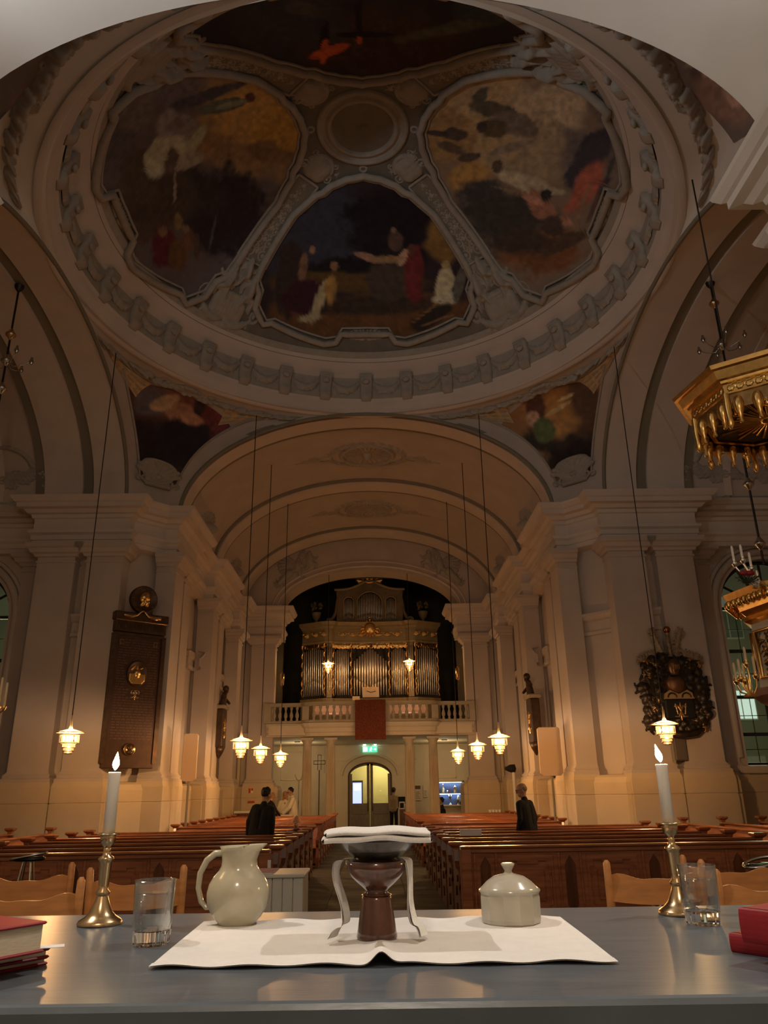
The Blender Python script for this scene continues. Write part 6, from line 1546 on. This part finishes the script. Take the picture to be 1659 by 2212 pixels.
silver('silver_ewer', 'silver ewer on the lower shelf of the display case', .33, z_lo, [(.06, 0), (.02, .04), (.07, .1), (.075, .17), (.03, .23), (.035, .27), (.001, .29)], 1.4)
silver('silver_flagon', 'slender silver flagon on the left of the upper shelf', -.33, z_hi, [(.07, 0), (.06, .02), (.05, .14), (.02, .19), (.02, .24), (.03, .26), (.001, .3)], 1.35)
silver('red_cup', 'small red cup in the middle of the upper shelf', -.04, z_hi, CHAL, .6, mat('red_cup_glaze', (.35, .03, .04), .3))
silver('silver_tankard', 'silver lidded tankard on the right of the upper shelf', .20, z_hi, [(.07, 0), (.065, .03), (.06, .18), (.065, .2), (.03, .22), (.02, .25), (.001, .26)], 1.3)
silver('silver_beaker', 'small silver beaker beside the red cup on the upper shelf', -.14, z_hi, [(.035, 0), (.03, .02), (.04, .1), (.001, .09)], 1.2)
for i in range(4):
    p = un(1058+7*i, 1738, y=28.2); tag(MB().lathe([(.04, 0), (.055, .09), (.05, .09), (.035, .01), (.001, .01)], 10).build('white_cup', WHITEP, None, (float(p[0]), 28.20, .932)), 'white paper cup on the last right pew, %s from the aisle' % ('first', 'second', 'third', 'fourth')[i], 'cup', 'white cups on the back pew')

# ================================================================== ON THE PIERS
# bronze tablet
P1 = un(248, 1362, y=18.36); P2 = un(354, 1378, y=19.12); W_ = math.hypot(P2[0]-P1[0], P2[1]-P1[1]); rz = math.atan2(P2[1]-P1[1], P2[0]-P1[0])
mid = (P1+P2)/2; ztop = float(P1[2]); zbot = float(un(280, 1660, y=18.75)[2])
tbm = thing('bronze_tablet', 'tall dark bronze tablet with relief medallions and lines of lettering on the left pier', 'tablet', (float(mid[0]), float(mid[1]), zbot), rz)
HT = ztop-zbot
MB().rbox(-W_/2, W_/2, 0, .09, 0, HT, .015).build('slab', BRONZE_PLATE, tbm)
m = MB()
for s in (-1, 1): m.box(s*W_/2-.05, s*W_/2+.05, -.03, .05, .1, HT-.05)
m.box(-W_/2, W_/2, -.03, .02, HT-.09, HT-.02).build('border', BRONZE, tbm)
m = MB().rbox(-W_/2-.02, W_/2+.02, -.06, .12, HT, HT+.28, .01); m.rbox(-W_/2-.05, W_/2+.06, -.09, .14, HT+.28, HT+.48, .015); m.build('head_cornice', BRONZE, tbm)
MB().tube([(x, -.08, HT+.27+.0*x) for x in np.linspace(-W_/2-.02, W_/2+.03, 24)], [.022+.006*(k % 2) for k in range(24)], 6).build('bead_moulding', BRASS, tbm)
for k in range(14):
    x = -W_/2+.08+(W_-.16)*k/13; MB().tube([(x-.03, -.065, HT+.06), (x-.03, -.07, HT+.18), (x, -.07, HT+.22), (x+.03, -.07, HT+.18), (x+.03, -.065, HT+.06)], .008, 5).build('egg_ornament', BRONZE, tbm)
rgt = random.Random(77); ink = MB()
for r in range(38):
    z = HT-.20-r*.062
    if z < .12: break
    x = -W_/2+.14
    while x < W_/2-.14:
        w = rgt.uniform(.03, .12)
        if not ((abs(x+w/2) < .27 and abs(z-(HT-.98)) < .36) or (abs(x+w/2) < .17 and abs(z-.42) < .17) or (abs(x+w/2) < .18 and abs(z-(HT-1.42)) < .12)):
            for q_ in np.arange(x, min(x+w, W_/2-.12), .017): ink.box(q_, q_+.009, -.006, .001, z, z+.026)
        x += w+.03
o = ink.build('lettering', mat('lettering_bronze', (.20, .12, .07), .5, .5), tbm); o['kind'] = 'stuff'
for s in (-1, 1): relief(MB(), arcstem(0, 0, .05, .5, 5.6, .015)+stem([(-.05, -.07), (-.05, .07)], .015), lambda a, b, h: (s*(W_/2-.2)+a, -.002-h, HT-.24+b), .008).build('corner_device', MATS['lettering_bronze'], tbm)
def disc(r, x, z, name, mt, ey=1.0, d=.03): return MB().lathe([(.001, -d), (r*.86, -d), (r*.9, -d-.012), (r*.97, -d-.012), (r, -d+.005), (r, .02)], 36, (x, 0, z), axis='y', sy=ey).build(name, mt, tbm)
md = disc(.25, .02, HT-.98, 'view_medallion', BRONZE, 1.25)
m = MB(); fnm = lambda a, b, h: (.02+a, -.032-h, HT-.98+b)
relief(m, [(x, z, .035) for x in np.linspace(-.17, .17, 12) for z in np.linspace(-.22, -.02, 7) if x*x/.05+z*z/.075 < 1]+stem([(0, -.05), (0, .1), (0, .2)], .06, .012)+[(0, .02, .08)]+stem([(-.15, .1), (-.06, .2)], .03, .012)+stem([(.08, .12), (.14, .16)], .02, .01), fnm, .012, .6).build('church_relief', GOLD, md)
relief(MB(), scroll(-.05, 0, .07, 0, 1.5, 1)+scroll(.05, 0, .07, PI, 1.5, -1)+leafy(0, -.05, .12, -PI/2, rgt), lambda a, b, h: (.02+a, -.004-h, HT-1.42+b), .01).build('scroll_ornament', BRASS, tbm)
md = disc(.14, .0, .42, 'portrait_medallion', BRASS)
relief(MB(), [(0, .03, .055), (.012, .055, .045), (-.03, .02, .03), (0, -.06, .05), (.03, -.07, .05)], lambda a, b, h: (a, -.035-h, .42+b), .008, .6).build('profile_head', BRONZE, md)
# crowning medallion with gilt head and its circular inscription
cm = thing('portrait_medallion', 'round dark medallion with a gilt profile head above the bronze tablet', 'medallion', tuple(un(311, 1295, y=18.66)), rz)
MB().lathe([(.001, -.03), (.30, -.03), (.315, -.045), (.335, -.04), (.34, .02), (.34, .10)], 40, axis='y').build('disc', BRONZE, cm)
relief(MB(), [(0, .04, .12), (.03, .09, .10), (-.05, .0, .075), (-.085, .03, .035), (.04, -.08, .08), (-.02, -.1, .07), (.09, .02, .06), (.10, -.06, .05), (.08, -.14, .05), (-.06, -.15, .045)]+scroll(.09, .0, .05, 0, 1.3, 1)+scroll(.1, -.08, .05, 0, 1.3, 1), lambda a, b, h: (a, -.03-h, b), .009, .8).build('gilt_head', GOLD, cm)
lt = MB(); txt = 'ADOLF FREDRIK · GUSTAF III'
for i, chx in enumerate(txt):
    if chx == ' ': continue
    vs, fs = textmesh(chx, .062, .004); a = math.radians(222-(264)*i/(len(txt)-1)); c, s_ = math.cos(a-PI/2), math.sin(a-PI/2)
    lt.add([(.255*math.cos(a)+(x*c-y*s_), -.034-z, .255*math.sin(a)+(x*s_+y*c)) for x, y, z in vs], fs)
lt.build('inscription', BRASS, cm)
MB().tube([(-.46, 0, -.44), (-.3, -.03, -.46), (-.14, -.03, -.42), (-.06, -.03, -.33), (0, -.03, -.30), (.06, -.03, -.33), (.14, -.03, -.42), (.3, -.03, -.46), (.46, 0, -.44)], [.05, .055, .03, .022, .022, .022, .03, .055, .05], 8).build('ribbon', BRASS, cm)
# carved coat of arms
ep = un(1460, 1500, y=18.3); coa = thing('coat_of_arms', 'dark carved coat of arms with helmet and gilt details on the right pier', 'coat of arms', (float(ep[0]), 18.38, float(ep[2]))); coa.scale = (.92, .92, .92)
DKG = mat('dark_carving', (.045, .034, .024), .4, .5, var=.4, scale=8)
rge = random.Random(5); cs = []
for i in range(900):
    x, z = rge.uniform(-.8, .8), rge.uniform(-1.0, 1.0)
    if (abs(x)/.80)**3.2+(abs(z)/(1.0))**3.0 < 1: cs.append((x*.93, z*.93, .11))
for i in range(70):
    x, z = rge.uniform(-.78, .78), rge.uniform(-.95, .98)
    if (abs(x)/.80)**3.2+abs(z)**3 < 1 and not (abs(x) < .38 and -.6 < z < .8): cs += leafy(x, z, rge.uniform(.16, .28), rge.uniform(0, 6.3), rge)+[(x, z, .14)]
for sgn in (-1, 1):
    for k in range(5): cs += scroll(sgn*.62, .75-.36*k, .17, rge.uniform(0, 6), 1.5, sgn, .3)
relief(MB(), cs, lambda a, b, h: (a, -h*1.2, b), .022, 1.2).build('carved_ground', DKG, coa)
cs = []
for i in range(38):
    x, z = rge.choice((-1, 1))*rge.uniform(.36, .72), rge.uniform(-.85, .85); cs += leafy(x, z, rge.uniform(.07, .13), rge.uniform(0, 6), rge)
relief(MB(), cs, lambda a, b, h: (a, -.15-h*1.4, b), .014, 1.2).build('gilt_highlights', mat('worn_gilding', (.42, .25, .10), .4, .8, var=.3, scale=20), coa)['kind'] = 'stuff'
MB().lathe([(.001, .26), (.10, .24), (.15, .14), (.15, .02), (.12, -.08), (.10, -.12), (.13, -.16)], 20, (.0, -.2, .62), sy=.9).build('helmet', mat('helmet_bronze', (.16, .09, .05), .35, .7), coa)
for k in range(5): MB().box(-.085+.04*k, -.075+.04*k, -.36, -.33, .60, .72).build('visor_bar', GOLD, coa)
MB().lathe([(.001, .16), (.2, .14), (.25, 0), (.2, -.2), (.1, -.26)], 24, (.0, -.14, .28), sy=.7).build('breastplate', mat('breastplate', (.20, .10, .05), .45, .5, var=.2, scale=20), coa)
m = MB(); poly = [(-.36, -.10), (-.34, .04), (-.22, .12), (-.1, .06), (0, .02), (.1, .06), (.22, .12), (.34, .04), (.36, -.10)]
m.prism(poly, lambda a, b, d: (a, d, b-.03), -.30, -.18).build('gilt_label', mat('pale_gilt', (.62, .42, .20), .4, .7), coa)
for s in (-1, 1): MB().tube([(s*.18+.11*math.cos(a), -.31, -.1+.11*math.sin(a)) for a in np.linspace(0, PI, 12)], .02, 6).build('label_scroll', DKG, coa)
MB().rbox(-.37, .37, -.28, -.1, -.62, -.13, .03).build('shield', mat('shield_black', (.022, .022, .02), .3, .3), coa)
relief(MB(), leafy(0, -.05, .2, PI/2, rge)+leafy(0, -.1, .2, -PI/2, rge)+stem([(-.12, .1), (-.08, -.15)], .02)+stem([(.14, .1), (.1, -.15)], .02), lambda a, b, h: (a, -.28-h*.5, -.36+b), .012).build('shield_charge', MATS['worn_gilding'], coa)
MB().tube([(-.55, -.12, -.86), (-.3, -.2, -.98), (0, -.22, -1.0), (.3, -.2, -.98), (.55, -.12, -.86)], [.06, .12, .14, .12, .06], 10, flat=.7).build('lower_drape', DKG, coa)
MB().tube([(0, -.1, .95), (0, -.08, 1.6)], [.06, .05], 10).build('staff', mat('staff_worn', (.22, .16, .10), .5, .3, var=.5, scale=14), coa)
MB().sphere((0, -.08, 1.66), .095, 14, 10).build('staff_ball', mat('copper_ball', (.40, .17, .07), .25, 1.0), coa)
for s, sc in ((-1, 1.), (1, 1.)):
    cs = []
    for k in range(9):
        t_ = k/8; cs += leafy(s*(.18+.16*t_), .0+.65*t_, .16, PI/2-s*.3+rge.uniform(-.8, .8), rge)
    cs += stem([(s*.12, -.05), (s*.26, .35), (s*.38, .68)], .05, .03)
    for k in range(6): cs += leafy(s*(.4+.06*k), .02-.02*k, .2, PI/2-s*(.3+.15*k), rge)
    relief(MB(), cs, lambda a, b, h: (a, -.03-h, .95+b), .016).build('palm_spray', mat('spray_stone', (.34, .26, .17), .6, .2, var=.3, scale=12), coa)
MB().rbox(-.2, .1, -.06, .05, -1.6, -.98, .02).build('wall_bracket', mat('bracket_grey', (.12, .10, .085), .6), coa)
# loudspeakers
for i, (u0, u1, v0, v1, s) in enumerate(((392, 429, 1585, 1688, -1), (1168, 1207, 1571, 1676, 1))):
    yv = 20.43; a = un(u0, v1, y=yv); b = un(u1, v0, y=yv); w, h = float(b[0]-a[0]), float(b[2]-a[2])
    t = thing('loudspeaker', 'tall beige loudspeaker panel on the %s nave wall' % ('left', 'right')[i], 'loudspeaker', (float(a[0]+b[0])/2, yv, float(a[2])), 0, 'wall loudspeakers')
    c = .06; poly = [(-w/2+c, 0), (w/2-c, 0), (w/2, c), (w/2, h-c*.6), (w/2-c*.6, h), (-w/2+c*.6, h), (-w/2, h-c*.6), (-w/2, c)]
    MB().prism(poly, lambda p, q_, d: (p, d, q_), -.05, .05).build('cabinet', mat('speaker_beige', (.55, .40, .27), .7), t)
    MB().box(-.05, .05, .05, .12, h*.42, h*.52).build('bracket', IRON, t)
    MB().tube([(0, .0, 0), (0, .0, -float(a[2])+.02)], .03, 8).build('stand', PLASTER_GREY, t)
# wall monuments deep in the nave
for i, (s, yv, v0, v1, v2) in enumerate(((-1, 26.9, 1455, 1535, 1640), (1, 23.9, 1455, 1510, 1632))):
    zt2, zm2, zb2 = [float(un((475, 1108)[i], v, y=yv)[2]) for v in (v0, v1, v2)]
    t = thing('wall_monument', ('narrow dark monument with gilt figure on the left nave wall', 'dark carved monument with a curved bust on the right nave wall')[i], 'monument', (s*4.98, yv-.35 if i == 0 else yv+.1, zb2), 0)
    hgt = zm2-zb2
    MB().rbox(-.14, .14, -.35, .35, .35, hgt, .03).build('tablet', BRONZE, t)
    MB().lathe([(.02, 0), (.14, .2), (.2, .36), (.1, .4)], 10, sy=1.5).build('pendant_console', BRONZE, t)
    MB().rbox(-.2, .2, -.42, .42, hgt, hgt+.12, .03).build('ledge', mat('monument_stone', (.40, .33, .24), .6), t)
    m = MB(); capsule(m, (-s*.05, -.05, hgt+.15), (-s*.08, 0, hgt+.5), .12, .09); m.sphere((-s*.12, -.02, hgt+.68), .11, 10, 8); capsule(m, (-s*.05, .1, hgt+.4), (-s*.25, .05, hgt+.2), .06, .04); capsule(m, (-s*.05, -.15, hgt+.42), (-s*.22, -.25, hgt+.55), .06, .04)
    m.build('bust', BRONZE, t)
    relief(MB(), leafy(0, 0, .3, PI/2, rge)+leafy(0, -.1, .3, -PI/2, rge)+flower(0, 0, .12), lambda a, b, h: (-s*(.14+h), a, hgt*.62+b), .02).build('gilt_figure', GOLD, t)
sp = un(1112, 1660, y=27.5); t = thing('floor_spotlight', 'black spotlight on a white pole by the right wall', 'spotlight', (float(sp[0])-.05, 27.5, 0))
MB().tube([(0, 0, 0), (0, 0, float(sp[2])-.06)], .06, 8).build('pole', WHITEP, t); MB().lathe([(.05, -.28), (.13, -.1), (.14, .05), (.001, .1)], 14, (0, 0, float(sp[2])), axis='x').build('head', BLACK, t)

# ================================================================== PULPIT
PUY = 8.9; pcn = un(1660, 902, y=PUY); PX, PZ = float(pcn[0]), float(pcn[2])
can = thing('pulpit_canopy', 'gilded octagonal pulpit canopy with sunburst underneath and hanging tassels', 'canopy', (PX, PUY, PZ), math.radians(10))
def octo(r, z, n=8, rot=PI/8): return [(r*math.cos(2*PI*k/n+rot), r*math.sin(2*PI*k/n+rot), z) for k in range(n)]
GREYP = mat('canopy_grey', (.16, .14, .11), .7)
MB().loft([octo(.76, .0), octo(.75, .02)], True, True, False).build('soffit', GREYP, can)
MB().loft([octo(.74, -.05), octo(.80, -.05), octo(.81, .02), octo(.78, .04), octo(.78, .12)], False, False, False).build('soffit_frame', GOLD, can)
MB().loft([octo(.90, .06), octo(.92, .07), octo(.92, .20), octo(.96, .21), octo(.97, .24), octo(1.02, .25), octo(1.05, .31), octo(1.07, .35), octo(1.12, .36), octo(1.14, .41), octo(.9, .5), octo(.2, .75)], False, True, False).build('cornice', GOLD, can)
MB().loft([octo(.885, .08), octo(.90, .07), octo(.89, -.13), octo(.875, -.13)], False, False, False).build('valance', mat('dark_gilt', (.30, .19, .08), .4, .8, var=.3, scale=12), can)
for k in range(8):
    a0 = 2*PI*k/8+PI/8; a1 = a0+PI/4; A = Vector((math.cos(a0), math.sin(a0), 0)); B = Vector((math.cos(a1), math.sin(a1), 0)); N = (A+B).normalized(); T = (B-A).normalized()
    cs = []
    for j in range(6): cs += flower(-.27+.108*j, 0, .05)+scroll(-.22+.108*j, .03, .03, 0, 1.2, 1, .3)
    relief(MB(), cs, lambda a, b, h: tuple(N*(.92*math.cos(PI/8)+.002+h)+T*a+Vector((0, 0, .135+b))), .012).build('frieze_ornament', GOLD, can)
    for j in range(3):
        c = N*(.885*math.cos(PI/8))+T*(-.22+.22*j)
        m = MB(); m.lathe([(.03, .02), (.05, .0), (.07, -.07), (.06, -.17), (.03, -.22), (.035, -.25), (.018, -.27), (.028, -.33), (.012, -.34)], 10, (c.x, c.y, .0)); m.build('tassel', GOLD, can)
    for sgn in (0,): 
        c = A*.9; MB().lathe([(.04, .08), (.05, -.1), (.035, -.25), (.05, -.34), (.01, -.40)], 8, (c.x, c.y, 0)).build('corner_pendant', GOLD, can)
for k in range(36):
    a = 2*PI*k/36; L = .62 if k % 3 == 0 else .5 if k % 3 == 1 else .42
    MB().tube([(.08*math.cos(a), .08*math.sin(a), -.03), (L*math.cos(a), L*math.sin(a), -.012)], [.012, .026], 5, flat=.6).build('ray', GOLD, can)
MB().sphere((0, 0, -.03), .11, 14, 10, 1, 1, .6).build('sun_disc', mat('sun_brass', (.9, .66, .2), .2, 1.0), can)
for k in range(14):
    a = 2*PI*k/14; MB().lathe([(.02, .0), (.032, -.03), (.025, -.08), (.035, -.12), (.001, -.13)], 8, (.8*math.cos(a), .8*math.sin(a), -.06)).build('drop', GOLD, can)
MB().tube([(-.45, 0, 1.0), (-.45, 0, float(un(1548, 397, y=PUY)[2])-PZ)], .012, 6).build('suspension_rod', IRON, can)
pul = thing('pulpit', 'white and gold pulpit cut by the right edge, with gilded rim', 'pulpit', (PX, PUY, 0), math.radians(10))
zr0, zr1 = float(un(1600, 1345, y=PUY)[2]), float(un(1600, 1275, y=PUY)[2]); zl0, zl1 = float(un(1640, 1520, y=PUY)[2]), float(un(1640, 1482, y=PUY)[2])
MARB = mat('pulpit_marble', (.55, .50, .42), .3, var=.12, scale=4); PMARB = mat('pink_marble', (.34, .17, .11), .3, var=.3, scale=6)
MB().loft([octo(.68, zl1), octo(.66, zr0)], False, False, False).build('basket', MARB, pul)
MB().loft([octo(.66, zr0), octo(.74, zr0+.04), octo(.70, zr0+.1), octo(.76, zr0+.16), octo(.78, zr0+.24), octo(.88, zr0+.28), octo(.92, zr1-.02), octo(.86, zr1), octo(.3, zr1)], False, True, False).build('rim', GOLD, pul)
MB().loft([octo(.68, zl1), octo(.76, zl1-.02), octo(.78, zl1-.1), octo(.70, zl0+.02), octo(.60, zl0), octo(.3, zl0-.5), octo(.22, zl0-.7), octo(.22, 0)], False, False, False).build('lower_moulding', PMARB, pul)
for k in range(8):
    a = 2*PI*(k+.5)/8+PI/8; N = Vector((math.cos(a), math.sin(a), 0)); T = Vector((-math.sin(a), math.cos(a), 0)); zc_ = (zr0+zl1)/2; hp = (zr0-zl1)/2-.1
    m = MB(); m.tube([tuple(N*.635+T*x+Vector((0, 0, zc_+z))) for x, z in ((-.17, -hp), (.17, -hp), (.17, hp), (-.17, hp))], .03, 6, closed=True, upv=tuple(N)); m.build('panel_frame', GOLD, pul)
    rq = random.Random(k); cs = []
    for j in range(9): cs += leafy(rq.uniform(-.09, .09), rq.uniform(-hp*.7, hp*.7), .1, rq.uniform(0, 6), rq)+[(rq.uniform(-.08, .08), rq.uniform(-hp*.7, hp*.7), .04)]
    MB().box(-.001, .001, -.001, .001, 0, .001)
    relief(MB(), cs, lambda a_, b, h: tuple(N*(.625+h)+T*a_+Vector((0, 0, zc_+b))), .014).build('panel_relief', mat('dark_gilt', (.30, .19, .08), .4, .8, var=.3, scale=12), pul)
for k in range(8):
    A_, B_ = Vector(octo(.90, zr0+.22)[k]), Vector(octo(.90, zr0+.22)[(k+1) % 8])
    for j in range(7):
        q_ = A_.lerp(B_, (j+.5)/7); MB().sphere((q_.x, q_.y, q_.z+.02), .035, 8, 6, 1, 1, 1.5).build('rim_bead', GOLD, pul)
def candelabrum(label, cands, cent, wax, name='candelabrum', mt=None):
    """cands: list of (u, v_bottom, v_top); standing/bracketed at cent (u,v)"""
    y = PUY-.55; c = un(*cent, y=y); t = thing(name, label, 'candelabrum', tuple(float(k) for k in c))
    mt = mt or BRASS
    MB().lathe([(.08, -.02), (.06, .0), (.02, .02), (.025, .06), (.015, .1), (.02, .14), (.01, .18)], 12).build('stem', mt, t)
    for (u, vb, vt) in cands:
        b = un(u, vb, y=y)-c; L = float(un(u, vt, y=y)[2]-un(u, vb, y=y)[2])
        b = [float(k) for k in b]
        MB().tube([(0, 0, .06), (b[0]*.3, -.02, .0), (b[0]*.8, -.02, b[2]-.14), (b[0], 0, b[2]-.05)], .011, 6).build('arm', mt, t)
        MB().lathe([(.012, -.06), (.03, -.03), (.034, -.01), (.02, 0), (.022, .02)], 10, (b[0], 0, b[2])).build('candle_cup', mt, t)
        MB().lathe([(.014, 0), (.0135, L-.02), (.006, L), (.001, L)], 10, (b[0], 0, b[2]+.005)).build('candle', wax, t)
    return t
WAXW = mat('white_wax', (.80, .76, .70), .5); WAXC = mat('cream_wax', (.72, .56, .32), .5)
candelabrum('three-armed candelabrum with white candles on top of the pulpit rim', [(1586, 1214, 1180), (1604, 1207, 1177), (1623, 1225, 1194)], (1640, 1265), WAXW, mt=SIL)
candelabrum('gilt bracket with cream candles on the side of the pulpit', [(1590, 1468, 1432), (1600, 1462, 1424), (1609, 1467, 1434), (1612, 1430, 1398), (1632, 1455, 1418)], (1622, 1500), WAXC, mt=GOLD)
fir = thing('fir_bouquet', 'green fir sprigs with a red bow on the pulpit rim', 'greenery', tuple(float(k) for k in un(1612, 1262, y=PUY-.62)))
rgf = random.Random(4); LEAF = mat('fir_green', (.025, .045, .018), .6)
for k in range(16):
    a, e = rgf.uniform(-.3, PI+.3), rgf.uniform(.1, 1.1); L = rgf.uniform(.1, .2); d = Vector((math.cos(a)*math.cos(e), -.3*math.sin(e), math.sin(a)*.6+.35)).normalized()
    m = MB(); m.tube([(0, 0, 0), tuple(d*L)], .004, 4)
    for j in range(12):
        q_ = d*L*(j+1)/12; n_ = Vector((rgf.uniform(-1, 1), rgf.uniform(-1, 1), rgf.uniform(-1, 1))).normalized()*.035; m.tube([tuple(q_), tuple(q_+n_+d*.015)], [.003, .001], 3)
    m.build('sprig', LEAF, fir)
m = MB(); m.sphere((-.02, -.03, .12), .04, 8, 6, 1.4, .6, .8); m.sphere((.05, -.03, .12), .04, 8, 6, 1.4, .6, .8); m.build('bow', RED, fir)
lb = un(6, 1500, y=9.0); t = thing('wall_candelabrum', 'cream candles on a gilt bracket at the left edge of the photo', 'candelabrum', tuple(float(k) for k in lb))
for dx_, h_ in ((-.03, .30), (.035, .24), (-.09, .26)):
    MB().lathe([(.014, 0), (.0135, h_), (.004, h_+.015)], 10, (dx_, 0, -.12)).build('candle', WAXC, t); MB().lathe([(.012, -.18), (.03, -.14), (.02, -.12)], 10, (dx_, 0, 0)).build('candle_cup', GOLD, t)
    MB().tube([(dx_, 0, -.17), (dx_*.5-.1, 0, -.26), (-.25, 0, -.2)], .011, 6).build('arm', GOLD, t)

# ================================================================== CHANDELIERS IN THE TRANSEPTS
def chandelier(label, u, v, s, yy, knobs):
    p = un(u, v, y=yy); x, z = float(p[0]), float(p[2]); zlow = float(un(u+ (v-knobs[-1])*-.18*s*-1 if False else u, knobs[-1], y=yy)[2])
    t = thing('chandelier', label, 'chandelier', (x, yy, 0), 0, 'transept chandeliers')
    zv = ZS+RISE*math.sqrt(max(0, 1-((yy-CYD)/5.1)**2))
    MB().tube([(0, 0, zv+.05), (0, 0, zlow-.4)], .022, 8).build('rod', IRON, t)
    MB().lathe([(.10, zv+.02), (.08, zv-.05), (.03, zv-.12)], 14).build('ceiling_cup', IRON, t)
    for k, vk in enumerate(knobs):
        zk = float(un(u, vk, y=yy)[2])
        MB().lathe([(.02, zk-.14), (.045, zk-.09), (.10, zk-.03), (.105, zk), (.07, zk+.05), (.03, zk+.12)], 16).build('knob', STEEL if k else BRASS, t)
    zk = float(un(u, knobs[min(1, len(knobs)-1)], y=yy)[2])
    for k in range(6):
        a = 2*PI*k/6+.3; c, s_ = math.cos(a), math.sin(a)
        MB().tube([(0, 0, zk), (.15*c, .15*s_, zk-.12), (.32*c, .32*s_, zk-.06), (.46*c, .46*s_, zk+.04)], .010, 6).build('arm', STEEL, t)
        MB().lathe([(.02, zk-.02), (.05, zk+.04), (.03, zk+.08), (.02, zk+.14)], 10, (.46*c, .46*s_, 0)).build('drip_pan', STEEL, t)
chandelier('brass chandelier rod with knobs and small arms at the upper left edge', 45, 600, -1, 13.6, [722, 778, 838])
chandelier('chandelier rod with knobs and small arms hanging behind the pulpit canopy', 1528, 580, 1, 13.6, [655, 745, 1046, 1175])

# spotlight fixtures and added fill lamp of the chancel (behind and above the camera)
for i, P in enumerate((SPOT_L, SPOT_R)):
    t = thing('altar_spotlight', 'spotlight on the chancel cornice above the altar, %s side' % ('left', 'right')[i], 'spotlight', (P[0]*1.03, P[1], P[2]+.02), 0, 'chancel spotlights')
    MB().lathe([(.10, 0), (.11, .05), (.10, .22), (.04, .26)], 16).build('housing', BLACK, t); MB().tube([(0, 0, .2), (0, 0, -.42)], .015, 6).build('yoke', BLACK, t)
t = thing('chancel_fill_lamp', 'added hanging globe lamp in the chancel behind the viewer', 'lamp', (0, -2.6, 6.4))
MB().tube([(0, 0, 0), (0, 0, 5.3)], .012, 6).build('cord', IRON, t); MB().lathe([(.05, .1), (.3, .05), (.34, 0), (.3, .02), (.05, .06)], 24).build('shade', BRASS, t)
